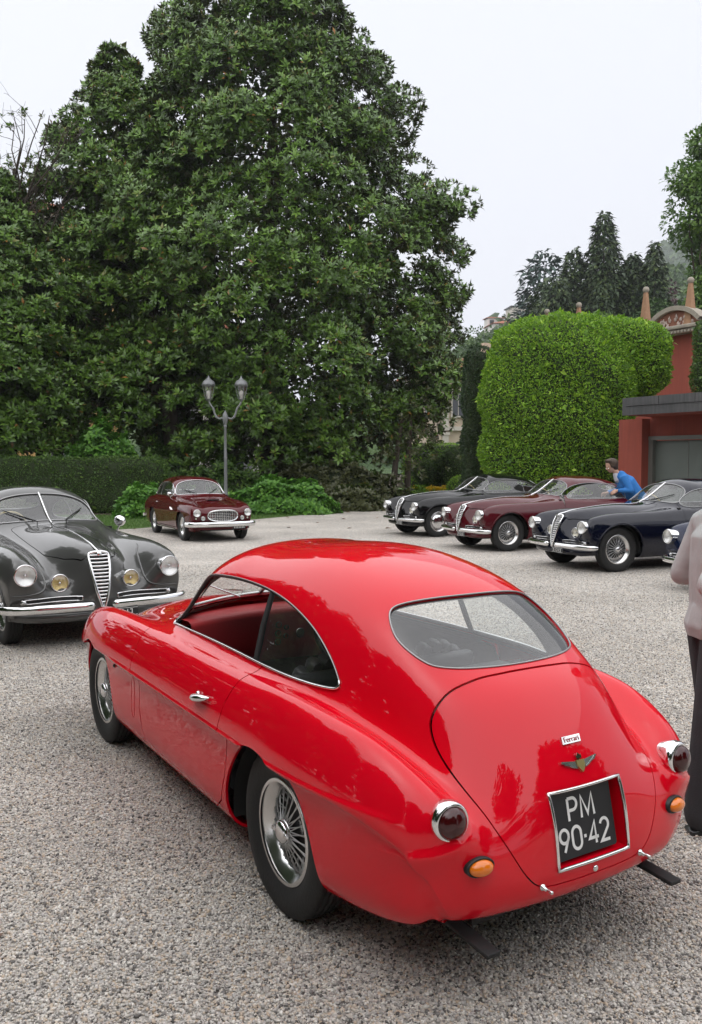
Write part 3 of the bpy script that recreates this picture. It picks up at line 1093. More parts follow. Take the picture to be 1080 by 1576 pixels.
def make_wheel(parent, loc, side, rad=.33, width=.155, rim_r=.205, style='wire', steer=0.0, n=48, detail=True, nsp=18, cache={}):
    """rim (the part) > tyre, spokes, hub cap.  side=+1: left of the car"""
    key = (rad, width, rim_r, style, n, detail)
    if key not in cache:
        hw = width / 2
        rim = MB()
        rim.lathe([(rim_r - .012, hw * .78), (rim_r, hw * .80), (rim_r + .008, hw * .74), (rim_r + .002, hw * .66), (rim_r - .012, hw * .60), (rim_r - .03, hw * .30), (rim_r - .045, hw * .18), (rim_r - .05, -hw * .2),
                   (rim_r - .03, -hw * .45), (rim_r + .004, -hw * .7)], n * 2, YAX)
        rim_o = rim
        ty = MB()
        v, f = tyre_mesh(rad, width, rim_r, n=160 if detail else 64, zig=detail, detail=detail)
        ty.add(v, f, True)
        sp = MB()
        hub = MB()
        if style == 'wire':
            rw = rim_r - .038
            for k in range(nsp):
                a = 2 * math.pi * k / nsp
                for sgn in (-1, 1):
                    # outer flange to rim well
                    a0 = a + sgn * .30; a1 = a + sgn * .02 + (.09 if sgn > 0 else -.09)
                    p0 = (.043 * math.cos(a0), hw * .62, .043 * math.sin(a0)); p1 = (rw * math.cos(a1), hw * .12, rw * math.sin(a1))
                    sp.tube([p0, p1], .0026, 5, cap=False)
                    sp.tube([(p1[0] * .93, p1[1] + (p0[1] - p1[1]) * .07, p1[2] * .93), (p1[0] * 1.02, p1[1], p1[2] * 1.02)], .0045, 5, cap=False)
                    # inner flange to rim
                    a0 = a + .17 + sgn * .62; a1 = a + .17 + sgn * .07
                    p0 = (.052 * math.cos(a0), -hw * .55, .052 * math.sin(a0)); p1 = (rw * math.cos(a1), hw * .02, rw * math.sin(a1))
                    sp.tube([p0, p1], .0026, 5, cap=False)
            hub.lathe([(.056, -hw * .75), (.056, -hw * .5), (.036, -hw * .45), (.034, hw * .4), (.048, hw * .56), (.048, hw * .68), (.034, hw * .74)], 24, YAX)
            hub.lathe([(.046, hw * .68), (.047, hw * .80), (.040, hw * .92), (.024, hw * 1.0), (0.0005, hw * 1.02)], 24, YAX)
            for s2 in (-1, 1):
                hub.box((s2 * .052, hw * .86, 0), (.035, .014, .016), bev=.004)
            drum = MB(); drum.lathe([(.15, -hw * .9), (.15, -hw * .3), (.13, -hw * .2), (.03, -hw * .2)], 32, YAX)
        else:
            sp.lathe([(rim_r - .045, hw * .15), (rim_r - .06, hw * .25), (rim_r - .09, hw * .1), (.10, hw * .12), (.03, hw * .1)], n, YAX)
            hub.lathe([(rim_r * .78, hw * .28), (rim_r * .74, hw * .45), (rim_r * .60, hw * .66), (rim_r * .34, hw * .80), (rim_r * .30, hw * .80), (rim_r * .15, hw * .92), (.0005, hw * .95)], n, YAX)
            drum = MB(); drum.lathe([(.15, -hw * .9), (.15, -hw * .3), (.03, -hw * .2)], 32, YAX)
        w = rim_o.build('wheel', M['alloy'] if style == 'wire' else M['chrome'])
        t = ty.build('tyre', M['rubber'], w)
        s_ = sp.build('spokes' if style == 'wire' else 'disc', M['spoke'], w)
        h = hub.build('hub_cap', M['chrome'], w)
        d = drum.build('brake_drum', M['black'], w)
        cache[key] = w
        first = True
    else:
        first = False
    src = cache[key]
    if first:
        w = src
        w.parent = parent
    else:
        w = src.copy(); COL.objects.link(w); w.parent = parent
        for ch in src.children:
            c = ch.copy(); COL.objects.link(c); c.parent = w
    w.location = loc
    w.rotation_euler = (0, 0, (0 if side > 0 else math.pi) + steer)
    return w
# ------------------------------------------------------------------ the red coupe (x forward from the rear axle, y left, z up)
def red_rows():
    r = []
    # each row: k0..k11, from the underside edge up to the centreline
    r.append([(-0.700,0.400,0.250),(-0.760,0.500,0.265),(-0.775,0.495,0.275),(-0.785,0.485,0.277),(-0.795,0.475,0.279),(-0.810,0.450,0.281),(-0.830,0.410,0.283),(-0.845,0.370,0.285),(-0.855,0.330,0.287),(-0.870,0.260,0.290),(-0.885,0.140,0.292),(-0.890,0.000,0.293)])
    r.append([(-0.700,0.440,0.250),(-0.800,0.545,0.300),(-0.825,0.550,0.325),(-0.845,0.545,0.335),(-0.860,0.535,0.340),(-0.880,0.505,0.345),(-0.900,0.460,0.350),(-0.915,0.420,0.354),(-0.925,0.370,0.358),(-0.940,0.290,0.362),(-0.952,0.160,0.366),(-0.957,0.000,0.368)])
    r.append([(-0.680,0.460,0.240),(-0.795,0.575,0.310),(-0.830,0.600,0.375),(-0.850,0.605,0.435),(-0.855,0.600,0.455),(-0.875,0.560,0.485),(-0.900,0.500,0.492),(-0.915,0.440,0.495),(-0.925,0.385,0.498),(-0.938,0.290,0.502),(-0.948,0.160,0.507),(-0.952,0.000,0.510)])
    r.append([(-0.640,0.480,0.230),(-0.740,0.600,0.275),(-0.765,0.660,0.380),(-0.760,0.665,0.540),(-0.785,0.689,0.565),(-0.830,0.635,0.665),(-0.845,0.550,0.685),(-0.835,0.475,0.655),(-0.845,0.420,0.650),(-0.872,0.320,0.665),(-0.895,0.180,0.690),(-0.902,0.000,0.705)])
    r.append([(-0.550,0.480,0.220),(-0.580,0.630,0.240),(-0.580,0.705,0.375),(-0.580,0.723,0.595),(-0.580,0.750,0.634),(-0.595,0.705,0.765),(-0.600,0.615,0.828),(-0.600,0.515,0.755),(-0.630,0.448,0.815),(-0.680,0.365,0.895),(-0.715,0.200,0.945),(-0.722,0.000,0.955)])
    r.append([(-0.350,0.490,0.200),(-0.370,0.655,0.220),(-0.370,0.729,0.370),(-0.370,0.733,0.609),(-0.370,0.780,0.635),(-0.375,0.735,0.790),(-0.380,0.650,0.868),(-0.380,0.545,0.817),(-0.410,0.487,0.935),(-0.485,0.392,1.032),(-0.510,0.210,1.060),(-0.520,0.000,1.065)])
    r.append([(-0.080,0.500,0.180),(-0.080,0.668,0.200),(-0.080,0.744,0.365),(-0.080,0.746,0.609),(-0.080,0.795,0.635),(-0.080,0.752,0.795),(-0.080,0.685,0.884),(-0.080,0.605,0.890),(-0.090,0.543,1.020),(-0.165,0.452,1.168),(-0.205,0.280,1.252),(-0.225,0.000,1.272)])
    r.append([(0.320,0.500,0.170),(0.320,0.670,0.190),(0.320,0.744,0.360),(0.320,0.744,0.609),(0.320,0.793,0.635),(0.320,0.752,0.790),(0.320,0.690,0.870),(0.320,0.618,0.910),(0.320,0.560,1.060),(0.320,0.482,1.228),(0.320,0.280,1.362),(0.320,0.000,1.390)])
    r.append([(0.780,0.500,0.170),(0.780,0.670,0.190),(0.780,0.744,0.360),(0.780,0.743,0.609),(0.780,0.792,0.635),(0.780,0.750,0.790),(0.780,0.690,0.868),(0.780,0.615,0.905),(0.780,0.555,1.060),(0.790,0.488,1.232),(0.800,0.280,1.345),(0.800,0.000,1.372)])
    r.append([(1.140,0.500,0.170),(1.140,0.670,0.190),(1.140,0.744,0.360),(1.140,0.743,0.609),(1.140,0.792,0.635),(1.140,0.750,0.790),(1.150,0.690,0.868),(1.180,0.610,0.905),(1.210,0.550,1.030),(1.215,0.485,1.188),(1.200,0.295,1.288),(1.205,0.000,1.318)])
    r.append([(1.500,0.500,0.170),(1.500,0.670,0.190),(1.500,0.744,0.360),(1.500,0.743,0.609),(1.500,0.792,0.630),(1.500,0.750,0.785),(1.500,0.685,0.866),(1.500,0.600,0.895),(1.520,0.530,0.935),(1.550,0.420,0.965),(1.600,0.220,0.985),(1.630,0.000,0.990)])
    r.append([(1.980,0.500,0.170),(1.980,0.670,0.190),(1.980,0.742,0.360),(1.980,0.740,0.609),(1.980,0.788,0.630),(1.980,0.745,0.780),(1.980,0.660,0.870),(1.980,0.540,0.850),(1.980,0.440,0.870),(1.990,0.330,0.905),(2.000,0.170,0.930),(2.000,0.000,0.940)])
    r.append([(2.450,0.500,0.180),(2.450,0.665,0.200),(2.450,0.734,0.360),(2.450,0.730,0.604),(2.450,0.776,0.620),(2.450,0.730,0.770),(2.450,0.625,0.855),(2.450,0.500,0.790),(2.450,0.400,0.800),(2.460,0.300,0.835),(2.470,0.160,0.860),(2.470,0.000,0.870)])
    r.append([(2.800,0.460,0.200),(2.820,0.610,0.220),(2.840,0.684,0.360),(2.860,0.683,0.564),(2.870,0.725,0.580),(2.870,0.675,0.720),(2.860,0.580,0.785),(2.860,0.460,0.700),(2.870,0.370,0.700),(2.900,0.270,0.730),(2.920,0.140,0.750),(2.930,0.000,0.760)])
    r.append([(2.950,0.420,0.220),(3.000,0.550,0.250),(3.040,0.600,0.360),(3.070,0.610,0.500),(3.075,0.605,0.530),(3.090,0.570,0.600),(3.100,0.500,0.620),(3.105,0.420,0.580),(3.110,0.340,0.570),(3.130,0.250,0.580),(3.150,0.130,0.590),(3.155,0.000,0.595)])
    r.append([(2.920,0.400,0.220),(2.970,0.500,0.235),(3.000,0.510,0.240),(3.020,0.500,0.245),(3.025,0.490,0.247),(3.040,0.450,0.250),(3.050,0.400,0.250),(3.060,0.350,0.250),(3.065,0.300,0.250),(3.075,0.220,0.250),(3.085,0.110,0.250),(3.090,0.000,0.250)])
    return r

RED_POS = (0.317, 3.632, 0.0)
RED_PSI = R(31.9)

def build_red():
    car = empty('vintage_coupe', RED_POS, RED_PSI + math.pi / 2)
    tag(car, 'bright red fastback coupe in the foreground with black rear number plate', 'car')
    full = body_surface(red_rows(), 260, 230)
    full = ridge(full, [(2.12, .79, .635), (1.6, .79, .640), (1.0, .79, .640), (.4, .79, .640), (-.1, .79, .640), (-.5, .765, .648), (-.74, .715, .655), (-.86, .66, .66)], .0065, .045, .010, fade=.22)
    full = ridge(full, [(-.60, .735, .52), (-.72, .69, .535), (-.80, .63, .552), (-.855, .56, .572), (-.885, .49, .605), (-.885, .452, .66), (-.85, .445, .72)], .011, .05, .014, fade=.16)
    V = full[0]
    paintm = M['red_paint']
    # --- wheel arches
    def arch(V, cx, cz, r):
        d = np.hypot(V[:, 0] - cx, (V[:, 2] - cz) * 1.0) - r
        return np.where(np.abs(V[:, 1]) < .40, .5, d)
    body = full
    for cx, cz, rr in ((.055, .275, .385), (2.49, .27, .385)):
        _, body = isosplit(body, arch(body[0], cx, cz, rr))
    # --- side windows, seen in the x-z plane
    SW = [(1.455, .908), (1.40, .980), (1.235, 1.168), (.98, 1.214), (.60, 1.216), (.30, 1.185), (.06, 1.12), (-.10, 1.035), (-.195, .945), (-.175, .915), (.10, .912), (.60, .918), (1.0, .918), (1.36, .914)]
    SWs = smooth_poly(SW, 4)
    swf = lambda p: np.where(np.abs(p[:, 1]) < .30, .5, sd_poly(p[:, [0, 2]], SWs))
    side, body = isosplit(body, swf(body[0]))
    # --- rear window and windscreen, seen in the y-z plane
    RW = [(.0, 1.028), (.18, 1.03), (.30, 1.036), (.36, 1.052), (.395, 1.115), (.365, 1.19), (.31, 1.222), (.18, 1.238), (0, 1.242)]
    RW = RW + [(-a, b) for a, b in RW[-2:0:-1]]
    RWs = smooth_poly(RW, 4)
    rwf = lambda p: np.where(p[:, 0] > .1, .5, sd_poly(p[:, [1, 2]], RWs))
    rearw, body = isosplit(body, rwf(body[0]))
    WS = [(0, 1.005), (.22, 1.0), (.42, .985), (.495, .985), (.50, 1.03), (.445, 1.14), (.36, 1.20), (.20, 1.255), (0, 1.275)]
    WS = WS + [(-a, b) for a, b in WS[-2:0:-1]]
    wsf = lambda p: np.where(p[:, 0] < 1.05, .5, sd_poly(p[:, [1, 2]], WS, .03))
    wscr, body = isosplit(body, wsf(body[0]))
    shell_src = body
    # --- doors: front edge, rear edge, sill edge
    DR = [(1.585, .905), (1.60, .70), (1.585, .45), (1.555, .31), (1.50, .225), (.62, .215), (.50, .29), (.435, .42), (.405, .60), (.385, .75), (.34, .86), (.31, .915), (.31, 1.0), (1.45, 1.0)]
    DRt = [(x, min(z, 9)) for x, z in DR]
    gap = .0034
    drf = lambda p: np.where((np.abs(p[:, 1]) < .3) | (p[:, 2] > .98), .5, sd_poly(p[:, [0, 2]], DRt, .03))
    door, rest = isosplit(body, drf(body[0]) + gap)
    _, body = isosplit(rest, drf(rest[0]) - gap)
    # --- boot lid, seen from behind in y-z (upper corners drawn up the slope)
    BL = [(0, .385), (.12, .385), (.235, .395), (.295, .44), (.345, .52), (.395, .62), (.435, .73), (.44, .83), (.415, .91), (.35, .972), (.24, 1.003), (.12, 1.012), (0, 1.014)]
    BL = BL + [(-a, b) for a, b in BL[-2:0:-1]]
    BLs = smooth_poly(BL, 4)
    gap = .0024
    blf = lambda p: np.where(p[:, 0] > -.3, .5, sd_poly(p[:, [1, 2]], BLs))
    lid, rest = isosplit(body, blf(body[0]) + gap)
    _, body = isosplit(rest, blf(rest[0]) - gap)
    # --- bonnet line
    BN = [(1.70, -.43), (1.70, .43), (2.3, .37), (2.85, .24), (3.02, .16), (3.02, -.16), (2.85, -.24), (2.3, -.37)]
    bnf = lambda p: np.where(p[:, 2] < .6, .5, sd_poly(p[:, [0, 1]], BN, .06))
    bonnet, rest = isosplit(body, bnf(body[0]) + gap)
    _, body = isosplit(rest, bnf(rest[0]) - gap)
    # --- number-plate recess in the lid
    PT, PB, PW = .672, .432, .168
    PR = [(-PW, PB), (PW, PB), (PW, PT), (-PW, PT)]
    prf = lambda p: np.where(p[:, 0] > -.5, .5, sd_poly(p[:, [1, 2]], PR, .012))
    _, lid2 = isosplit(lid, prf(lid[0]))
    recess, _ = isosplit(lid, prf(lid[0]) - .0)
    panel('body', body, paintm, car)
    lido = panel('boot_lid', lid2, paintm, car)
    panel('bonnet', bonnet, paintm, car)
    for s in (1, -1):
        d = select(door, lambda c: c[:, 1] * s > 0)
        do = panel('door', d, paintm, car)
        h, n = surf_at(full, (.60, s * 1.5, .735), (0, -s, 0))
        mb = MB()
        pts = [(.60 + .085 * t, h.y + s * (.008 + .024 * max(0, 1 - t * t) ** .5), .735 - .014 * t) for t in np.linspace(-1, 1, 13)]
        rr = [.004 + .020 * max(0, 1 - t * t) ** .6 for t in np.linspace(-1, 1, 13)]
        mb.tube(pts, rr, 12, flat=(1.0, .75))
        mb.ball((.645, h.y + s * .006, .737), .014, 10, (1, .8, 1))
        mb.build('door_handle', M['chrome'], do)
        # belt moulding along the foot of the side window
        sw = select(side, lambda c: c[:, 1] * s > 0)
        trim_tube('window_moulding', sw, .0065, M['chrome'], car, lift=.004, pick=lambda P: P[:, 2] < .955)
        trim_tube('window_frame', sw, .009, M['seal'], car, lift=-.008)
        trim_tube('window_edge', sw, .0030, M['trim_grey'], car, lift=.003, pick=lambda P: P[:, 2] >= .94)
        # rear quarter glass; the door glass is wound down
        gx = lambda p: p[:, 0] - (.335 + (.918 - p[:, 2]) * -.16 + .075)
        q, _ = isosplit(sw, gx(sw[0]))
        q = offset(q, -.012)
        panel('quarter_window', q, M['glass'], car, depth=0)
        trim_tube('quarter_window_frame', q, .008, M['black'], car, lift=0.0)
        b0, n0 = surf_at(full, (.41, s * 1.5, .915), (0, -s, 0))
        b1, n1 = surf_at(full, (.455, s * 1.5, 1.198), (0, -s, 0))
        mb = MB(); mb.tube([(b0.x, b0.y - s * .012, b0.z), ((b0.x + b1.x) / 2, (b0.y + b1.y) / 2 - s * .004, (b0.z + b1.z) / 2), (b1.x, b1.y - s * .012, b1.z)], .013, 8)
        mb.build('window_pillar', M['black'], car)
    # glass
    panel('rear_window', offset(rearw, -.006), M['glass'], car, depth=0)
    trim_tube('rear_window_trim', rearw, .0036, M['trim_grey'], car, lift=.002)
    panel('windscreen', offset(wscr, -.006), M['glass'], car, depth=0)
    trim_tube('windscreen_trim', wscr, .009, M['alloy'], car, lift=.002)
    a, _ = surf_at(full, (3, 0, 1.0), (-1, 0, 0)); b, _ = surf_at(full, (3, 0, 1.275), (-1, 0, 0))
    pts = []
    for z in np.linspace(1.003, 1.277, 8):
        p, _ = surf_at(full, (3, 0, z), (-1, 0, 0)); pts.append((p.x, 0, p.z))
    MB().tube(pts, .014, 8, flat=(1, .7)).build('windscreen_pillar', M['alloy'], car)
    # wipers
    for s in (1, -1):
        a, n = surf_at(full, (1.62, s * .12, 2), (0, 0, -1))
        b = None
        p2, _ = surf_at(full, (3, s * .28, 1.06), (-1, 0, 0))
        mb = MB(); mb.tube([a, (a.x - .02, a.y, a.z + .035), (p2.x + .02, p2.y, p2.z)], .004, 6)
        mb.tube([(p2.x + .02, s * .18, p2.z - .05), (p2.x + .015, s * .38, p2.z + .035)], .005, 6)
        mb.build('wiper', M['chrome'], car)
    # --- plate recess: frame, box, plate with characters
    q, n = surf_at(full, (-3, 0, (PT + PB) / 2), (1, 0, 0))
    qx_t = surf_at(full, (-3, PW, PT), (1, 0, 0))[0].x; qx_b = surf_at(full, (-3, PW, PB), (1, 0, 0))[0].x
    px_t, px_b = qx_t + .055, qx_b + .055          # backing plane, a little ahead of the lid skin
    tilt = math.atan2(px_t - px_b, PT - PB)
    ctr = Vector(((px_t + px_b) / 2, 0, (PT + PB) / 2))
    up = Vector((math.sin(tilt), 0, math.cos(tilt)))
    nb = Vector((-math.cos(tilt), 0, math.sin(tilt)))          # outwards, to the rear
    Mx = frame_z(ctr, nb, Vector((0, -1, 0)))                   # x: to the right seen from behind
    Hh = (PT - PB) / 2
    mb = MB()
    e = [surf_at(full, (-3, y, z), (1, 0, 0))[0] for y, z in ((PW, PB), (-PW, PB), (-PW, PT), (PW, PT))]
    bk = [ctr + Vector((0, y, 0)) + up * z for y, z in ((PW, -Hh), (-PW, -Hh), (-PW, Hh), (PW, Hh))]
    fs = [(4, 5, 6, 7)] + [(i, (i + 1) % 4, 4 + (i + 1) % 4, 4 + i) for i in range(4)]
    mb.add(e + bk, fs)
    mb.build('plate_recess', paintm, lido)
    pts = []
    cs = [(PW, PB), (-PW, PB), (-PW, PT), (PW, PT)]
    for i in range(4):
        (y0, z0), (y1, z1) = cs[i], cs[(i + 1) % 4]
        for t in np.linspace(0, 1, 13)[:-1]:
            h, nn = surf_at(full, (-3, y0 + (y1 - y0) * t, z0 + (z1 - z0) * t), (1, 0, 0))
            pts.append(h + nn * .002)
    MB().tube(pts, .0095, 8, closed=True, flat=(.8, .65)).build('plate_frame', M['chrome'], lido)
    plate = MB()
    rc = .012
    pw, ph = .143, .111
    poly = []
    for cx, cy, a0 in ((pw - rc, ph - rc, 0), (-pw + rc, ph - rc, 90), (-pw + rc, -ph + rc, 180), (pw - rc, -ph + rc, 270)):
        for k in range(5):
            a = R(a0 + k * 22.5); poly.append((cx + rc * math.cos(a), cy + rc * math.sin(a)))
    Mp = Mx @ Matrix.Translation((-.013, -.004, .041))
    plate.prism(poly, .003, Mp)
    plo = plate.build('number_plate', M['plate_black'], car)
    # stroke lettering
    def arc(cx, cy, rx, ry, a0, a1, n=14):
        return [(cx + rx * math.cos(R(a0 + (a1 - a0) * k / n)), cy + ry * math.sin(R(a0 + (a1 - a0) * k / n))) for k in range(n + 1)]
    GL = {
        'P': [[(0, 0), (0, 1)], [(0, 1), (.30, 1)] + arc(.30, .73, .27, .27, 90, -90) + [(0, .46)]],
        'M': [[(0, 0), (.06, 1), (.42, .12), (.78, 1), (.84, 0)]],
        '9': [arc(.28, .70, .28, .30, 0, 360, 20), [(.555, .64), (.22, 0)]],
        '0': [arc(.28, .70, .28, .30, 0, 180) + arc(.28, .30, .28, .30, 180, 360) + [(.56, .70)]],
        '-': [[(0, .46), (.16, .46)]],
        '4': [[(.42, 0), (.42, 1), (0, .27), (.60, .27)]],
        '2': [arc(.27, .72, .27, .28, 165, -30) + [(0, 0), (.56, 0)]],
    }
    def stroke_text(s, x0, y0, h, adv, mb, Mt, w):
        x = x0
        for ch, ad in zip(s, adv):
            for st in GL[ch]:
                P = [(x + a * h, y0 + b * h) for a, b in st]
                # ribbon with mitred joints
                L, Rr = [], []
                for i, p in enumerate(P):
                    a = Vector(P[max(0, i - 1)]); b = Vector(P[min(len(P) - 1, i + 1)]); c = Vector(p)
                    d1 = (c - a).normalized() if (c - a).length > 1e-9 else (b - c).normalized()
                    d2 = (b - c).normalized() if (b - c).length > 1e-9 else d1
                    nn = (Vector((-d1.y, d1.x)) + Vector((-d2.y, d2.x)))
                    nn = nn / max(.35, nn.length_squared / 2)
                    L.append(c + nn * w / 2); Rr.append(c - nn * w / 2)
                n = len(P)
                vs = [Mt @ Vector((q.x, q.y, .0045)) for q in L] + [Mt @ Vector((q.x, q.y, .0045)) for q in Rr]
                fs = [(i, n + i, n + i + 1, i + 1) for i in range(n - 1)]
                mb.add(vs, fs)
            x += ad * h
    mb = MB()
    stroke_text('PM', -.066, .008, .072, (.82, .9), mb, Mp, .0105)
    stroke_text('90-42', -.120, -.086, .072, (.80, .74, .35, .78, .7), mb, Mp, .0105)
    mb.build('plate_characters', M['plate_white'], plo)
    # --- badges on the lid
    def on_lid(y, z):
        h, nn = surf_at(full, (-3, y, z), (1, 0, 0))
        return frame_z(h + nn * .001, nn, Vector((0, -1, 0)))
    Mb = on_lid(0, .81)
    bd = MB(); bd.prism([(-.046, -.013), (.040, -.013), (.046, .013), (-.040, .013)], .004, Mb)
    bo = bd.build('name_badge', M['chrome'], lido)
    cu = bpy.data.curves.new('badge_text', 'FONT'); cu.body = 'Ferrari'; cu.size = .026; cu.align_x = 'CENTER'; cu.align_y = 'CENTER'; cu.extrude = .0006
    to = bpy.data.objects.new('badge_text', cu); COL.objects.link(to)
    bpy.context.view_layer.update()
    me = bpy.data.meshes.new_from_object(to.evaluated_get(bpy.context.evaluated_depsgraph_get()))
    bpy.data.objects.remove(to)
    me.materials.clear(); me.materials.append(simple('badge red enamel', (.35, .02, .03), .3))
    t2 = bpy.data.objects.new('badge_lettering', me); link(t2, lido); t2.matrix_local = Mb @ Matrix.Translation((0, 0, .005))
    Mb = on_lid(0, .735)
    wg = MB()
    for s in (1, -1):
        wg.prism([(s * .012, .004), (s * .02, .013), (s * .082, .022), (s * .084, .016), (s * .055, .004), (s * .04, -.006), (s * .02, -.012)][::s], .005, Mb)
    for s in (1, -1):
        for k in range(4):
            wg.prism([(s * (.022 + .013 * k), -.008 + .004 * k), (s * (.034 + .013 * k), -.004 + .004 * k), (s * (.07 + .002 * k), .012 + .002 * k), (s * (.066 + .002 * k), .012 + .002 * k)][::s], .0062, Mb)
    wo = wg.build('wing_badge', M['alloy'], lido)
    sh = MB(); sh.prism([(-.018, .016), (-.018, .0), (-.011, -.014), (0, -.026), (.011, -.014), (.018, .0), (.018, .016), (.006, .014), (0, .018), (-.006, .014)], .008, Mb)
    sh.build('badge_shield', M['gold'], wo)
    cr = MB()
    cr.prism([(-.011, .020), (.011, .020), (.014, .034), (.008, .030), (0, .040), (-.008, .030), (-.014, .034)], .007, Mb)
    cr.build('badge_crown', M['chrome'], wo)
    # lid catches and lock
    for y in (.235, -.235):
        Mb = on_lid(y, .395)
        mb = MB(); mb.lathe([(.011, 0), (.011, .006), (.006, .008), (.005, .02), (.0005, .021)], 14, Mb)
        mb.box((Mb @ Vector((.012, -.004, .018))), (.010, .040, .010), Mb.to_3x3().to_4x4().to_3x3() @ Matrix(((0, 0, 1), (1, 0, 0), (0, 1, 0))), .003)
        mb.build('lid_catch', M['chrome'], lido)
    Mb = on_lid(0, .402)
    MB().lathe([(.011, 0), (.011, .004), (.007, .007), (.0005, .007)], 16, Mb).build('lid_lock', M['chrome'], lido)
    # --- lamps
    for s in (1, -1):
        h, nn = surf_at(full, (-3, s * .542, .648), (1, 0, 0))
        ax = Vector((-1, s * .10, .03)).normalized()
        Ml = frame_z(h + Vector((.048, 0, 0)), ax)
        mb = MB(); mb.lathe([(.052, -.02), (.066, .03), (.064, .052), (.056, .062), (.051, .058)], 32, Ml)
        o = mb.build('tail_light', M['chrome'], car)
        mb = MB(); mb.lathe([(.0515, .056), (.050, .066), (.042, .078), (.026, .087), (.0005, .091)], 32, Ml)
        mb.build('lens', M['dark_red'], o)
        h, nn = surf_at(full, (-3, s * .468, .505), (1, 0, 0))
        Ml = frame_z(h - nn * .004, (nn + Vector((-.4, 0, 0))).normalized(), Vector((0, -1, .0)))
        sc = Matrix.Diagonal((1.0, .60, 1.0, 1))
        mb = MB(); mb.lathe([(.052, -.01), (.053, .014), (.047, .021), (.044, .018)], 28, Ml @ sc)
        o = mb.build('indicator', M['seal'], car)
        mb = MB(); mb.lathe([(.0435, .016), (.041, .028), (.030, .038), (.014, .042), (.0005, .043)], 28, Ml @ sc)
        mb.build('lens', M['amber'], o)
        # exhaust: rectangular black tail piece
        mb = MB()
        Mr = Euler((0, R(-4), 0)).to_matrix()
        mb.box((-.80, s * .44, .240), (.31, .055, .016), Mr, .004)
        mb.build('exhaust_pipe', M['black'], car)
    # side vent panel outline behind the front wheel (a flush oval hatch)
    for s in (1, -1):
        h, nn = surf_at(full, (1.70, s * 1.5, .47), (0, -s, 0))
        pts = []
        for k in range(32):
            a = 2 * math.pi * k / 32
            x = 1.70 + .028 * math.copysign(abs(math.cos(a)) ** .8, math.cos(a)); z = .47 + .115 * math.copysign(abs(math.sin(a)) ** .55, math.sin(a))
            p, n2 = surf_at(full, (x, s * 1.5, z), (0, -s, 0)); pts.append(p + n2 * .0005)
        MB().tube(pts, .0013, 5, closed=True).build('side_hatch_seam', paintm, car)
        p, n2 = surf_at(full, (2.045, s * 1.5, .575), (0, -s, 0))
        MB().lathe([(.012, 0), (.010, .01), (.0005, .014)], 12, frame_z(p, n2)).build('side_repeater', M['dark_red'], car)
    # --- wheels
    for x, s in ((0, 1), (0, -1), (2.455, 1), (2.455, -1)):
        make_wheel(car, (x, s * .632, .327), s, .33, .155, .203, n=48, nsp=20)
    # --- wells, floor, underside
    for cx, cz in ((.055, .275), (2.49, .27)):
        for s in (1, -1):
            Mw = frame_z((cx, s * .34, cz), (0, s, 0), (1, 0, 0))
            a0 = math.pi if s > 0 else 0
            MB().lathe([(.02, 0), (.388, 0), (.388, .36 if cx < 1 else .29)], 30, Mw, a0 - .12, a0 + math.pi + .12).build('wheel_well', M['black'], car)
    mb = MB(); mb.box((1.05, 0, .215), (3.0, .58, .05)); mb.box((.98, 0, .205), (1.05, 1.24, .05)); mb.box((-.62, 0, .26), (.36, .8, .04))
    mb.build('underbody', M['black'], car)
    # --- interior
    ins = select(offset(shell_src, -.022), lambda c: (c[:, 0] < 1.60) & (c[:, 0] > -.62) & (c[:, 2] > .30) & ((c[:, 2] > .88) | (c[:, 0] > .35)))
    ins = flip(ins)
    up_, dn_ = None, None
    dn_, up_ = isosplit(ins, ins[0][:, 2] - .90)
    panel('headlining', up_, M['cloth_grey'], car, depth=0)
    panel('door_card', dn_, M['leather_black'], car, depth=0)
    mb = MB(); mb.box((.85, 0, .27), (1.7, 1.26, .03)); mb.box((1.62, 0, .55), (.03, 1.2, .6)); mb.box((-.02, 0, .55), (.04, 1.1, .62)); mb.box((.9, 0, .36), (1.4, .22, .2), bev=.05)
    mb.build('floor', M['carpet'], car)
    mb = MB(); mb.box((-.22, 0, .86), (.42, .84, .03), bev=.01); mb.build('parcel_shelf', M['leather_black'], car)
    # dashboard: padded red shelf with a curved face
    V_, F_ = [], []
    ys = np.linspace(-.56, .56, 25)
    prof = [(1.60, .945), (1.38, .955), (1.345, .945), (1.335, .92), (1.355, .78), (1.37, .66), (1.42, .645)]
    for y in ys:
        for x, z in prof:
            V_.append((x - .06 * (y / .56) ** 2, y, z - .02 * (y / .56) ** 2))
    k = len(prof)
    for i in range(len(ys) - 1):
        for j in range(k - 1):
            F_.append((i * k + j, i * k + j + 1, (i + 1) * k + j + 1, (i + 1) * k + j))
    da = MB(); da.add(V_, F_, True)
    dash = da.build('dashboard', M['red_trim'], car)
    top = MB()
    for j in (0, 1, 2):
        pass
    for y, z, r_ in ((-.36, .85, .05), (-.24, .85, .05), (.02, .86, .018), (.02, .81, .018), (.02, .76, .018), (-.03, .84, .014), (-.03, .79, .014), (-.12, .80, .03)):
        x = 1.335 - .06 * (y / .56) ** 2 + (.92 - z) * .14
        g = MB(); g.lathe([(r_, 0), (r_, .012), (r_ * .8, .016)], 20, frame_z((x, y, z), (-1, 0, .12)))
        go = g.build('dial' if r_ > .025 else 'switch', M['chrome'] if r_ > .025 else M['black'], dash)
        if r_ > .025:
            MB().lathe([(r_ * .86, .010), (.0005, .010)], 20, frame_z((x, y, z), (-1, 0, .12))).build('dial_face', M['black'], dash)
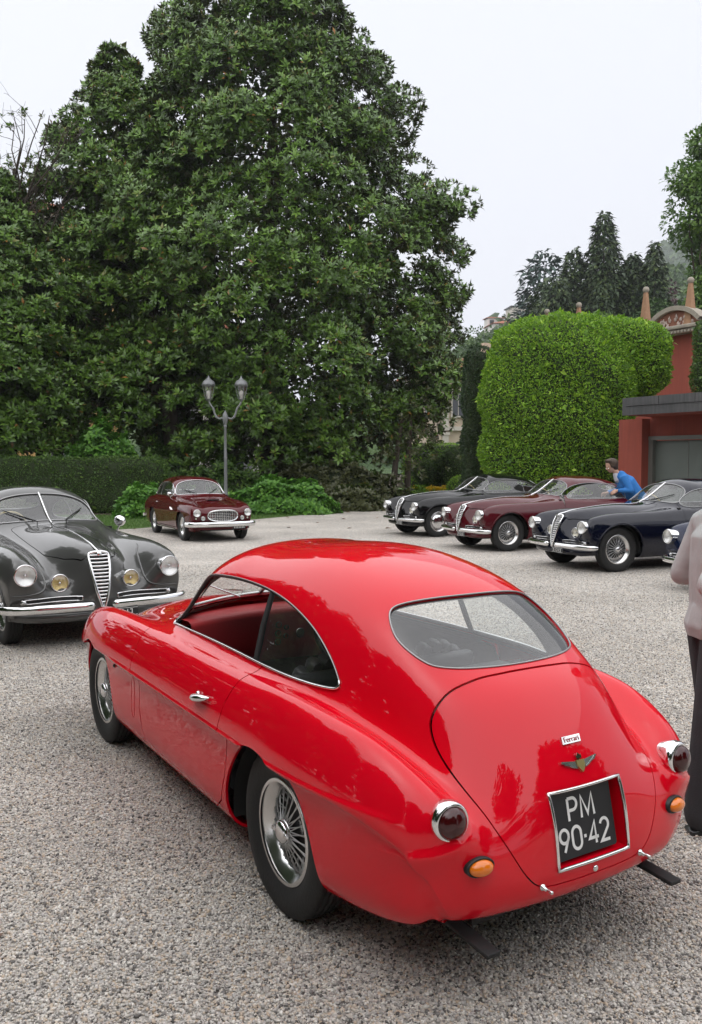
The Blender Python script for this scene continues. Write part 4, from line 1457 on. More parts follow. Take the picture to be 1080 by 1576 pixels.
    # seats: two buckets with pleated backs
    for s in (1, -1):
        st = MB()
        st.box((.70, s * .30, .40), (.52, .46, .16), bev=.06)
        seat = st.build('seat', M['leather_black'], car)
        bk = MB()
        for k in range(7):
            y = s * .30 + (k - 3) * .062
            tp = .90 - .012 * (k - 3) ** 2
            bk.tube([(.46, y, .46), (.42, y, .62), (.36, y, .80), (.325, y, tp), (.29, y, tp - .012)], [.036, .04, .042, .038, .022], 8)
        bk.box((.335, s * .30, .64), (.07, .40, .46), Euler((0, R(-16), 0)).to_matrix(), .03)
        bk.build('seat_back', M['leather_black'], seat)
    # steering wheel on the right
    sw = MB()
    c0 = Vector((1.13, -.30, .82)); ax = Vector((-.90, 0, .42)).normalized(); Ms = frame_z(c0, ax)
    pts = [Ms @ Vector((.195 * math.cos(a), .195 * math.sin(a), 0)) for a in np.linspace(0, 2 * math.pi, 41)[:-1]]
    sw.tube(pts, .011, 8, closed=True)
    swo = sw.build('steering_wheel', M['leather_black'], car)
    sp = MB()
    for a in (90, 210, 330):
        sp.tube([Ms @ Vector((0, 0, -.02)), Ms @ Vector((.19 * math.cos(R(a)), .19 * math.sin(R(a)), 0))], .007, 6)
    sp.ball(c0, .03, 10); sp.tube([c0, c0 - ax * .35], .016, 8)
    sp.build('steering_spokes', M['alloy'], swo)
    g = MB(); g.tube([(1.02, -.02, .45), (.99, -.02, .66)], .006, 6); g.ball((.985, -.02, .68), .024, 12); g.build('gear_lever', M['chrome'], car)
    # mirror inside
    g = MB(); g.box((1.12, 0, 1.22), (.02, .17, .045), bev=.008); g.tube([(1.12, 0, 1.24), (1.17, 0, 1.28)], .006, 6); g.build('rear_view_mirror', M['black'], car)
    # nose: oval grille and headlamps (face away from the camera)
    mb = MB()
    for k in range(13):
        y = -.42 + .07 * k
        zt = .12 * max(0.02, 1 - (y / .46) ** 2) ** .5
        h, nn = surf_at(full, (5, y, .45), (-1, 0, 0))
        mb.box((h.x + .004, y, .43), (.012, .006, 2 * zt))
    for k in range(4):
        z = .36 + .045 * k
        mb.tube([tuple(surf_at(full, (5, y, z), (-1, 0, 0))[0] + Vector((.006, 0, 0))) for y in np.linspace(-.38, .38, 15)], .004, 5)
    mb.build('grille', M['chrome'], car)
    for s in (1, -1):
        h, nn = surf_at(full, (5, s * .52, .60), (-1, 0, 0))
        Ml = frame_z(h - Vector((.06, 0, 0)), (1, 0, .05))
        o = MB().lathe([(.09, -.05), (.098, .05), (.09, .065), (.082, .06)], 28, Ml).build('headlight', M['chrome'], car)
        MB().lathe([(.083, .06), (.06, .075), (.03, .082), (.0005, .084)], 28, Ml).build('lens', M['lamp_glass'], o)
    return car

build_red()
# ------------------------------------------------------------------ the other coupes: a shared builder
def base_coupe(sp):
    """body, doors (hinged, with glass), windows, wheels, wells and cabin of a closed two-door car"""
    car = empty('vintage_coupe')
    full = body_surface(sp['rows'], sp['nu'], sp['nv'])
    pm = sp['paint']
    body = full
    for cx, cz, rr in sp['arches']:
        d = np.hypot(body[0][:, 0] - cx, body[0][:, 2] - cz) - rr
        _, body = isosplit(body, np.where(np.abs(body[0][:, 1]) < .45, .5, d))
    SW = smooth_poly(sp['side_win'], 4)
    swf = lambda p: np.where(np.abs(p[:, 1]) < .33, .5, sd_poly(p[:, [0, 2]], SW))
    side, body = isosplit(body, swf(body[0]))
    RW = smooth_poly(mirror_poly(sp['rear_win']), 3); WS = smooth_poly(mirror_poly(sp['screen']), 3)
    rw, body = isosplit(body, np.where(body[0][:, 0] > sp['xm'], .5, sd_poly(body[0][:, [1, 2]], RW)))
    ws, body = isosplit(body, np.where(body[0][:, 0] < sp['xm'], .5, sd_poly(body[0][:, [1, 2]], WS)))
    shell = body
    for cut in sp.get('cuts', []):              # openings in the nose, seen from the front
        _, body = isosplit(body, np.where(body[0][:, 0] < sp['xnose'], .5, sd_poly(body[0][:, [1, 2]], smooth_poly(cut, 3) if len(cut) > 4 else cut, .004)))
    gap = .003
    DR = sp['door']
    drf = lambda p: np.where((np.abs(p[:, 1]) < .4) | (p[:, 2] > sp['belt'] + .06), .5, sd_poly(p[:, [0, 2]], DR, .04))
    door, rest = isosplit(body, drf(body[0]) + gap)
    _, body = isosplit(rest, drf(rest[0]) - gap)
    if 'bonnet' in sp:
        bnf = lambda p: np.where(p[:, 2] < sp['bonnet_z'], .5, sd_poly(p[:, [0, 1]], sp['bonnet'], .06))
        bon, rest = isosplit(body, bnf(body[0]) + gap)
        _, body = isosplit(rest, bnf(rest[0]) - gap)
        panel('bonnet', bon, pm, car)
    panel('body', body, pm, car)
    xs = sp['pillar_x']
    for s in (1, -1):
        hx, hz = sp['hinge']
        hy = surf_at(full, (hx, s * 2, hz), (0, -s, 0))[0].y
        org = np.array([hx, hy - s * .02, 0])
        d = flange(select(door, lambda c: c[:, 1] * s > 0), .03)
        do = mesh_np('door', d[0] - org, d[2], pm, car, normals=d[1])
        do.location = org
        # inner face of the door
        di = flip(offset(select(door, lambda c: c[:, 1] * s > 0), -.045))
        mesh_np('door_card', di[0] - org, di[2], sp['trim'], do, normals=di[1])
        h = surf_at(full, (sp['handle'][0], s * 2, sp['handle'][1]), (0, -s, 0))[0]
        x, z = sp['handle']
        mb = MB(); mb.tube([Vector((x + t, h.y + s * (.012 + .02 * (1 - (t / .07) ** 2)), z)) - Vector(org) for t in np.linspace(-.07, .07, 7)], .009, 6)
        mb.build('door_handle', M['chrome'], do)
        sw = select(side, lambda c: c[:, 1] * s > 0)
        trim_tube('window_frame', sw, .0065, sp['frame'], car, lift=.003, step=.03)
        q, f = isosplit(sw, sw[0][:, 0] - xs - (sw[0][:, 2] - sp['belt']) * sp.get('pillar_lean', .1))
        q = offset(q, -.01); f = offset(f, -.01)
        panel('quarter_window', q, M['glass'], car, depth=0)
        mesh_np('door_window', f[0] - org, f[2], M['glass'], do, normals=f[1])
        fr = [c for c in loops(f, .2)]
        if fr:
            P = smooth_loop(f[0][fr[0][0]], fr[0][1], .03)
            MB().tube([tuple(p - org) for p in P], .006, 6, closed=fr[0][1]).build('door_window_frame', M['trim_grey'], do)
    panel('rear_window', offset(rw, -.006), M['glass'], car, depth=0)
    trim_tube('rear_window_trim', rw, .008, sp['frame'], car, step=.03)
    for s in ((1, -1) if sp['split_screen'] else (0,)):
        w = ws if s == 0 else select(ws, lambda c: c[:, 1] * s > 0)
        panel('windscreen_pane' if s else 'windscreen', offset(w, -.006), M['glass'], car, depth=0)
    trim_tube('windscreen_trim', ws, .0085, sp['frame'], car, lift=.003, step=.03)
    zt = [z for y, z in sp['screen']]
    if sp['split_screen']:
        pts = []
        for z in np.linspace(min(zt) + .005, max(zt) + .012, 7):
            p = surf_at(full, (5, 0, z), (-1, 0, 0))[0]; pts.append((p.x + .004, 0, p.z))
        MB().tube(pts, .014, 8).build('windscreen_pillar', M['chrome'], car)
    # wipers
    for s in (1, -1):
        y0, y1 = s * .16, s * .42
        zb = min(zt) + .005
        a = surf_at(full, (5, y0, zb), (-1, 0, 0))[0]
        b = surf_at(full, (5, y0 + s * .14, zb + .085), (-1, 0, 0))[0]
        mb = MB(); mb.tube([(a.x + .03, a.y, a.z - .03), (a.x + .04, a.y, a.z + .03), (b.x + .03, b.y, b.z)], .006, 5)
        c = surf_at(full, (5, y0 + s * .02, zb + .03), (-1, 0, 0))[0]; e = surf_at(full, (5, y0 + s * .28, zb + .14), (-1, 0, 0))[0]
        mb.tube([(c.x + .018, c.y, c.z), (e.x + .018, e.y, e.z)], .007, 5)
        mb.build('wiper', M['black'], car)
    # wheels and wells
    wr, ww, rr = sp['wheel']
    for x in (sp.get('rear_x', 0), sp['wb']):
        for s in (1, -1):
            make_wheel(car, (x, s * sp['track'], wr - .003), s, wr, ww, rr, style=sp['wheel_style'], n=36, detail=True, nsp=18)
    for cx, cz, ar in sp['arches']:
        for s in (1, -1):
            Mw = frame_z((cx, s * (sp['track'] - .28), cz), (0, s, 0), (1, 0, 0))
            a0 = math.pi if s > 0 else 0
            MB().lathe([(.02, 0), (ar + .005, 0), (ar + .005, .36)], 24, Mw, a0 - .1, a0 + math.pi + .1).build('wheel_well', M['black'], car)
    L = sp['wb']
    x_ = sp.get('rear_x', 0); mb = MB(); mb.box(((L + x_) / 2, 0, .26), (L + .8 - x_, .7, .06)); mb.box(((L + x_) / 2, 0, .25), (L - 1.0 - x_, sp['halfw'] * 1.66, .06))
    mb.build('underbody', M['black'], car)
    # cabin
    x0, x1 = sp['cabin']
    ins = flip(select(offset(shell, -.025), lambda c: (c[:, 0] < x1) & (c[:, 0] > x0) & (c[:, 2] > sp['belt'] - .12)))
    panel('headlining', ins, sp['lining'], car, depth=0)
    hw = sp['halfw'] - .12; bz = sp['belt']
    mb = MB(); mb.box(((x0 + x1) / 2, 0, .36), (x1 - x0, hw * 2, .04)); mb.box((x1 - .1, 0, .7), (.04, hw * 2, bz - .4)); mb.box((x0 + .5, 0, bz - .14), (.7, hw * 1.6, .04))
    mb.build('floor', M['carpet'], car)
    mb = MB(); mb.box((x1 - .25, 0, bz - .06), (.3, hw * 1.9, .10), bev=.04); mb.box((x1 - .36, 0, bz - .18), (.06, hw * 1.8, .2), bev=.02)
    mb.build('dashboard', sp['dash'], car)
    sx = sp['seat_x']
    for s in (1, -1):
        o = MB().box((sx, s * .33, .50), (.55, .54, .2), bev=.07).build('seat', sp['trim'], car)
        b = MB()
        for k in range(6):
            y = s * .33 + (k - 2.5) * .09
            b.tube([(sx - .22, y, .56), (sx - .27, y, .75), (sx - .33, y, bz - .02 - .006 * (k - 2.5) ** 2), (sx - .37, y, bz - .03)], [.05, .055, .05, .03], 8)
        b.build('seat_back', sp['trim'], o)
    c0 = Vector((x1 - .50, sp.get('wheel_side', -1) * .34, bz - .02)); ax = Vector((-.9, 0, .43)).normalized(); Ms = frame_z(c0, ax)
    o = MB().tube([Ms @ Vector((.21 * math.cos(a), .21 * math.sin(a), 0)) for a in np.linspace(0, 2 * math.pi, 33)[:-1]], .011, 8, closed=True).build('steering_wheel', sp['wheel_col'], car)
    mb = MB()
    for a in (90, 210, 330):
        mb.tube([Ms @ Vector((0, 0, -.02)), Ms @ Vector((.2 * math.cos(R(a)), .2 * math.sin(R(a)), 0))], .007, 6)
    mb.tube([c0, c0 - ax * .4], .018, 8); mb.build('steering_spokes', M['alloy'], o)
    MB().box((x1 - .62, 0, sp['roof'] - .16), (.02, .2, .05), bev=.008).build('rear_view_mirror', M['black'], car)
    return car, full

def round_lamp(car, full, name, y, z, r, lens, depth=.05, back=.05, ax=(1, 0, .02), xf=6, lensM=None):
    h = surf_at(full, (xf, y, z), (-1, 0, 0))[0]
    Ml = frame_z(h - Vector((back, 0, 0)), ax)
    o = MB().lathe([(r * .93, -.08), (r * 1.02, depth * .6), (r * 1.04, depth), (r * .98, depth + .012), (r * .90, depth + .006)], 28, Ml).build(name, M['chrome'], car)
    MB().lathe([(r * .90, depth - .002), (r * .6, depth - .024), (r * .25, depth - .036), (.001, depth - .038)], 24, Ml).build('reflector', lens, o)
    MB().ball(Ml @ Vector((0, 0, depth - .016)), .016, 8).build('bulb_shield', M['chrome'], o)
    MB().lathe([(r * .92, depth + .004), (r * .75, depth + .016), (r * .4, depth + .027), (.001, depth + .031)], 24, Ml).build('lens', lensM or M['lamp_glass'], o)
    return o

# ------------------------------------------------------------------ long-bonnet coupe with the shield grille
def shield_rows():
    low = lambda x, w=0.0: [(x, .55, .22), (x, .775 - w, .235), (x, .855 - w, .42), (x, .88 - w, .64), (x, .872 - w, .78)]
    r = []
    r.append([(-.90,.45,.30),(-1.0,.55,.31),(-1.02,.54,.315),(-1.04,.53,.32),(-1.05,.52,.32),(-1.07,.48,.32),(-1.09,.44,.32),(-1.10,.38,.32),(-1.11,.32,.32),(-1.12,.24,.32),(-1.13,.12,.32),(-1.13,0,.32)])
    r.append([(-.90,.48,.28),(-1.02,.62,.34),(-1.06,.64,.40),(-1.09,.635,.46),(-1.10,.62,.50),(-1.12,.57,.53),(-1.14,.50,.54),(-1.15,.43,.545),(-1.16,.36,.55),(-1.18,.26,.555),(-1.19,.13,.56),(-1.195,0,.56)])
    r.append([(-.80,.50,.26),(-.90,.70,.30),(-.94,.76,.44),(-.96,.77,.60),(-.97,.755,.68),(-.99,.70,.74),(-1.0,.62,.755),(-1.01,.52,.75),(-1.03,.42,.755),(-1.05,.30,.765),(-1.07,.15,.775),(-1.075,0,.78)])
    r.append([(-.50,.52,.24),(-.55,.75,.26),(-.56,.83,.42),(-.57,.85,.64),(-.57,.84,.77),(-.58,.79,.87),(-.59,.71,.905),(-.60,.60,.885),(-.62,.48,.91),(-.65,.34,.955),(-.68,.17,.985),(-.69,0,.995)])
    r.append(low(-.15) + [(-.15,.825,.905),(-.15,.76,.96),(-.15,.66,.955),(-.16,.56,1.03),(-.18,.42,1.12),(-.21,.22,1.185),(-.22,0,1.205)])
    r.append(low(.30) + [(.30,.825,.91),(.30,.775,.975),(.30,.70,1.005),(.29,.63,1.12),(.27,.51,1.27),(.24,.28,1.365),(.23,0,1.395)])
    r.append(low(.75) + [(.75,.825,.91),(.75,.775,.98),(.75,.715,1.02),(.75,.655,1.15),(.75,.555,1.335),(.75,.32,1.45),(.75,0,1.485)])
    r.append(low(1.15) + [(1.15,.825,.91),(1.15,.775,.98),(1.15,.715,1.02),(1.16,.655,1.15),(1.16,.56,1.335),(1.16,.33,1.45),(1.16,0,1.485)])
    r.append(low(1.50) + [(1.50,.825,.91),(1.51,.775,.98),(1.54,.71,1.02),(1.56,.645,1.14),(1.50,.55,1.295),(1.48,.32,1.395),(1.49,0,1.425)])
    r.append(low(1.86) + [(1.86,.82,.91),(1.86,.765,.98),(1.86,.69,1.02),(1.86,.60,1.055),(1.90,.46,1.08),(1.97,.24,1.098),(2.0,0,1.103)])
    r.append(low(2.28) + [(2.28,.82,.905),(2.28,.735,.965),(2.28,.61,.955),(2.28,.48,.925),(2.28,.35,.975),(2.29,.18,1.045),(2.30,0,1.068)])
    r.append(low(2.70, -.008) + [(2.70,.825,.895),(2.70,.72,.955),(2.70,.585,.905),(2.69,.445,.82),(2.70,.315,.88),(2.71,.16,.985),(2.72,0,1.015)])
    r.append([(3.02,.52,.25),(3.04,.765,.26),(3.06,.845,.42),(3.08,.865,.60),(3.09,.858,.73),(3.095,.815,.855),(3.09,.705,.905),(3.06,.57,.83),(3.00,.43,.71),(3.02,.29,.76),(3.08,.145,.915),(3.10,0,.955)])
    r.append([(3.12,.50,.27),(3.17,.73,.29),(3.23,.81,.42),(3.26,.83,.575),(3.27,.825,.67),(3.29,.78,.775),(3.29,.69,.795),(3.24,.565,.72),(3.15,.415,.61),(3.17,.26,.64),(3.24,.125,.80),(3.275,0,.865)])
    r.append([(3.12,.48,.28),(3.17,.71,.30),(3.22,.765,.35),(3.25,.785,.42),(3.26,.78,.46),(3.28,.735,.505),(3.29,.65,.515),(3.27,.53,.505),(3.25,.40,.50),(3.27,.26,.51),(3.34,.125,.575),(3.385,0,.61)])
    r.append([(3.07,.44,.28),(3.11,.66,.285),(3.14,.67,.29),(3.17,.66,.295),(3.18,.65,.30),(3.20,.61,.30),(3.22,.54,.30),(3.23,.46,.30),(3.25,.36,.30),(3.28,.24,.305),(3.35,.12,.31),(3.38,0,.315)])
    DX = -.42
    for i, q in enumerate(r):
        d = DX if i <= 9 else (-.20 if i == 10 else 0.0)
        r[i] = [(x + d, y, z) for x, y, z in q]
    return r

GRILLE = [(0, .385), (.028, .45), (.062, .58), (.086, .74), (.098, .85), (.090, .892), (.05, .908), (0, .912)]

def build_shield():
    sp = dict(rows=shield_rows(), nu=200, nv=110, paint=M['shield_paint'], arches=[(-.30, .33, .43), (2.71, .34, .44)], rear_x=-.30,
              side_win=[(1.72, 1.035), (1.52, 1.26), (1.15, 1.335), (.75, 1.335), (.35, 1.27), (.08, 1.16), (-.03, 1.065), (.10, 1.03), (.8, 1.035)],
              rear_win=[(0, 1.14), (.25, 1.145), (.38, 1.18), (.36, 1.26), (.22, 1.31), (0, 1.325)],
              screen=[(0, 1.118), (.25, 1.113), (.48, 1.095), (.585, 1.085), (.60, 1.13), (.555, 1.25), (.45, 1.335), (.25, 1.39), (0, 1.405)],
              xm=.9, xnose=2.9, cuts=[],
              door=[(1.80, 1.05), (1.82, .75), (1.80, .45), (1.72, .30), (.66, .30), (.58, .55), (.55, .80), (.53, 1.05), (.53, 1.3), (1.7, 1.3)],
              belt=1.035, hinge=(1.80, .8), handle=(.68, .86), pillar_x=.55, split_screen=True, frame=M['trim_grey'], trim=M['leather_grey'], lining=M['cloth_grey'], dash=M['leather_grey'], wheel_col=M['ivory'],
              wheel=(.372, .165, .235), wheel_style='wire', wb=2.70, track=.715, halfw=.87, cabin=(-.45, 1.95), seat_x=.95, roof=1.485,
              bonnet=[(1.60, -.44), (1.60, .44), (2.7, .36), (3.0, .25), (3.22, .13), (3.22, -.13), (3.0, -.25), (2.7, -.36)], bonnet_z=.70)
    for k in ('side_win', 'door'):
        sp[k] = [(x - .42, z) for x, z in sp[k]]
    sp['hinge'] = (sp['hinge'][0] - .42, sp['hinge'][1]); sp['handle'] = (sp['handle'][0] - .42, sp['handle'][1])
    sp['pillar_x'] -= .42; sp['xm'] -= .42; sp['cabin'] = tuple(v - .42 for v in sp['cabin']); sp['seat_x'] -= .42
    car, full = base_coupe(sp)
    # shield grille: dark backing, frame, slats
    def sf(y, z, off):
        h, n = surf_at(full, (6, y, z), (-1, 0, 0)); return Vector((h.x + off, h.y, h.z))
    G = mirror_poly(GRILLE)
    gm = smooth_poly(G, 4)
    
    cx = lambda z: np.interp(z, [.385, .50, .64, .78, .912], [3.425, 3.42, 3.40, 3.36, 3.285])
    bk = MB()
    n = len(gm)
    bk.add([(cx(z) - .02 - (y / .10) ** 2 * .02, y, z) for y, z in gm] + [(cx(.66) - .02, 0, .66)], [(i, (i + 1) % n, n) for i in range(n)])
    go = bk.build('grille', M['black'], car)
    MB().tube([(cx(z) + .004 - (y / .10) ** 2 * .03, y, z) for y, z in gm], .013, 8, closed=True, flat=(1, 1.2)).build('grille_frame', M['chrome'], go)
    sl = MB()
    for z in np.linspace(.445, .88, 14):
        w = np.interp(z, [.385, .45, .58, .74, .85, .892, .912], [0, .028, .062, .086, .098, .090, .0]) - .006
        sl.tube([(cx(z) + .002 - (y / .10) ** 2 * .03, y, z) for y in np.linspace(-w, w, 7)], .0095, 6, flat=(.9, 1.0))
    sl.build('grille_slats', M['chrome'], go)
    MB().lathe([(.026, 0), (.026, .008), (.02, .012), (.0005, .013)], 20, frame_z((cx(.90) + .012, 0, .895), (1, 0, .25))).build('badge', M['chrome'], go)
    # side cheeks of the nose so that the shield sits in the metal
    ck = MB()
    V_, F_ = [], []
    k = len(gm)
    for y, z in gm:
        V_.append((cx(z) + .002 - (y / .10) ** 2 * .03, y, z))
    for y, z in gm:
        a = 1.0
        V_.append((cx(z) - .14, y * 1.18, min(z, .86)))
    for i in range(k):
        j = (i + 1) % k; F_.append((i, j, k + j, k + i))
    ck.add(V_, F_, True); ck.build('grille_shroud', M['shield_paint'], car)
    # chrome strip down the bonnet
    pts = [tuple(surf_at(full, (x, 0, 3), (0, 0, -1))[0] + Vector((0, 0, .004))) for x in np.linspace(1.62, 3.18, 16)] + [(cx(.905) + .0, 0, .917)]
    MB().tube(pts, [.006] * 12 + [.009, .012, .016, .02, .02], 8, flat=(1, .6)).build('bonnet_strip', M['chrome'], car)
    for s in (1, -1):
        round_lamp(car, full, 'headlight', s * .693, .735, .100, M['reflector'], ax=(1, s * .06, .03), back=-.002)
        round_lamp(car, full, 'fog_light', s * .345, .625, .084, M['fog_reflector'], depth=.045, back=-.045, ax=(1, s * .05, .0))
        # air slot: dark slit with chrome border
        P = [(s * .17, .46), (s * .72, .46), (s * .72, .50), (s * .17, .50)]
        q = [sf(y, z, .003) for y, z in P]
        pts = []
        for a, b in ((0, 1), (1, 2), (2, 3), (3, 0)):
            for t in np.linspace(0, 1, 10)[:-1]:
                y = P[a][0] + (P[b][0] - P[a][0]) * t; z = P[a][1] + (P[b][1] - P[a][1]) * t
                pts.append(sf(y, z, .006))
        o = MB().tube(pts, .006, 6, closed=True).build('air_slot', M['chrome'], car)
        sb = MB()
        m = 12
        up = [sf(s * (.17 + .55 * t), .50, .003) for t in np.linspace(0, 1, m)]; dn = [sf(s * (.17 + .55 * t), .46, .003) for t in np.linspace(0, 1, m)]
        sb.add(up + dn, [(i, i + 1, m + i + 1, m + i) for i in range(m - 1)]); sb.build('slot_opening', M['black'], o)
        h = sf(s * .70, .48, .01)
        MB().lathe([(.024, -.02), (.024, .015), (.015, .022), (.0005, .024)], 16, frame_z(h, (1, 0, 0))).build('side_light', M['chrome'], car)
        # half bumper
        pts = curve_pts([(3.43, s * .085, .415), (3.44, s * .14, .415), (3.43, s * .30, .415), (3.41, s * .52, .415), (3.37, s * .72, .415), (3.30, s * .85, .415), (3.19, s * .905, .415)], 24)
        rr = [.02, .032] + [.042] * 20 + [.034, .024]
        MB().tube(pts, rr, 10, flat=(.55, 1.0)).build('bumper', M['chrome'], car)
        # lower valance under the bumper
        pts = curve_pts([(3.36, s * .05, .315), (3.34, s * .40, .315), (3.27, s * .66, .32), (3.12, s * .80, .33)], 14)
        MB().tube(pts, .035, 8, flat=(.5, 1.2)).build('valance', M['shield_paint'], car)
        # chrome strip along the wing above the arch, sill strip
        pts = [tuple(surf_at(full, (x, s * 2, .80 - .02 * (x - 1.9) ** 2), (0, -s, 0))[0] + Vector((0, s * .003, 0))) for x in np.linspace(1.95, 3.0, 14)]
        # arch bead
        pts2 = []
        for a in np.linspace(R(8), R(172), 24):
            x = 2.71 + .462 * math.cos(a); z = .34 + .462 * math.sin(a)
            h, nn = surf_at(full, (x, s * 2, z), (0, -s, 0)); pts2.append(h + nn * .002)
        MB().tube(pts2, .012, 6).build('arch_bead', M['shield_paint'], car)
        # raised bead round the inner edge of the wing
        pts = [sf(s * y, z, .003) for y, z in curve_pts([(.60, .915), (.535, .84), (.495, .74), (.485, .64), (.515, .575), (.60, .548), (.71, .542), (.80, .542)], 26)]
        MB().tube(pts, [.004] + [.011] * 22 + [.009, .007, .004], 6).build('wing_bead', M['shield_paint'], car)
        # tail lamps
        h, nn = surf_at(full, (-5, s * .62, .58), (1, 0, 0))
        MB().ball(h, .05, 12, (.6, 1, 1.2)).build('tail_light', M['dark_red'], car)
    # rear bumper
    MB().tube(curve_pts([(-1.37, .80, .42), (-1.56, .62, .42), (-1.66, .3, .42), (-1.68, 0, .42), (-1.66, -.3, .42), (-1.56, -.62, .42), (-1.37, -.80, .42)], 24), .04, 8, flat=(.55, 1)).build('bumper', M['chrome'], car)
    mb = MB(); mb.box((3.44, .18, .335), (.012, .30, .075)); plo = mb.build('number_plate', M['plate_black'], car)
    mb = MB()
    for i, a in enumerate((-.09, -.045, .0, .055, .10)):
        y = .18 - a
        mb.box((3.4475, y, .335), (.002, .009, .045))
        if i % 2 == 0:
            mb.box((3.4475, y - .010, .354), (.002, .02, .008)); mb.box((3.4475, y - .010, .318), (.002, .02, .008))
    mb.box((3.4475, .18, .370), (.002, .29, .004)); mb.box((3.4475, .18, .300), (.002, .29, .004))
    mb.build('plate_characters', M['plate_white'], plo)
    return car, full

M['leather_grey'] = simple('grey leather', (.16, .15, .14), .5, bump=.2, bscale=120)
M['ivory'] = simple('ivory rim', (.55, .45, .22), .35)
M['fog_reflector'] = simple('clear fog reflector', (.88, .84, .70), .38, .7)
M['shield_paint'] = paint('dark grey lacquer', (.085, .085, .082), rough=.3, metal=.4)
M['paint_black'] = paint('black lacquer', (.004, .004, .005))
M['paint_maroon'] = paint('deep maroon lacquer', (.075, .003, .008))
M['paint_navy'] = paint('navy lacquer', (.0022, .0032, .012))
M['paint_blue'] = paint('dark blue lacquer', (.003, .008, .035))
M['paint_wine'] = paint('wine red lacquer', (.085, .004, .007), metal=.15)

def place(o, x, y, heading):
    """heading: degrees, angle of the nose to the left of +Y"""
    o.location = (x, y, 0)
    o.rotation_euler = (0, 0, R(heading) + math.pi / 2)

def axle_front(x, y, heading, X, Y):
    """origin so that the car point (X, Y) stands at world x, y"""
    h = R(heading)
    f = (-math.sin(h), math.cos(h)); l = (-math.cos(h), -math.sin(h))
    return x - X * f[0] - Y * l[0], y - X * f[1] - Y * l[1]

SH, SH_FULL = build_shield()
SN = 'dark grey lacquer'
navy = copy_tree(SH, None, {SN: M['paint_navy']}); place(navy, 6.535, 15.441, 111.5)
tag(navy, 'navy blue coupe with wire wheels, beside the maroon coupe with the open door', 'car', 'coupes parked in the row on the right')
maroon = copy_tree(SH, None, {SN: M['paint_maroon']}); place(maroon, 5.323, 18.719, 112.9)
tag(maroon, 'deep maroon coupe with its near door open, between the black and navy coupes', 'car', 'coupes parked in the row on the right')
black = copy_tree(SH, None, {SN: M['paint_black']}); place(black, 4.178, 22.14, 116.0)
tag(black, 'black coupe with chrome disc wheels at the far end of the row', 'car', 'coupes parked in the row on the right')
blue = copy_tree(SH, None, {SN: M['paint_blue']}); place(blue, 7.86, 12.35, 108)
tag(blue, 'dark blue coupe at the right edge, mostly hidden behind the standing person', 'car', 'coupes parked in the row on the right')
# the grey one itself keeps its place near the left edge
place(SH, -4.28, 10.928, 214.1)
tag(SH, 'dark grey coupe with split windscreen and yellow fog lights at the left edge', 'car')
for o in SH.children:
    if o.name.startswith('fog_light'):
        for c in o.children:
            if c.name.startswith('reflector'):
                c.material_slots[0].link = 'OBJECT'; c.material_slots[0].material = M['amber_pale']
# wing mirror of the grey car
h = surf_at(SH_FULL, (1.60, .76, 3), (0, 0, -1))[0]
mb = MB(); mb.tube([h, h + Vector((.02, .02, .05)), h + Vector((.02, .03, .09))], .009, 6)
mb.lathe([(.062, -.03), (.066, 0), (.062, .02), (.045, .06), (.02, .085), (.0005, .09)], 20, frame_z(h + Vector((.02, .03, .115)), (1, .1, 0)))
mb.build('wing_mirror', M['chrome'], SH)
# chrome discs on the black car
for w in [c for c in black.children if c.name.startswith('wheel') and not c.name.startswith('wheel_well')]:
    loc, rot = w.location.copy(), w.rotation_euler.copy()
    for c in list(w.children):
        bpy.data.objects.remove(c)
    bpy.data.objects.remove(w)
    n = make_wheel(black, loc, 1, .372, .165, .235, style='disc', n=36)
    n.rotation_euler = rot
# open door of the maroon car
for o in maroon.children:
    if o.name.startswith('door') and o.location.y > 0:
        o.rotation_euler = (0, 0, R(-25))

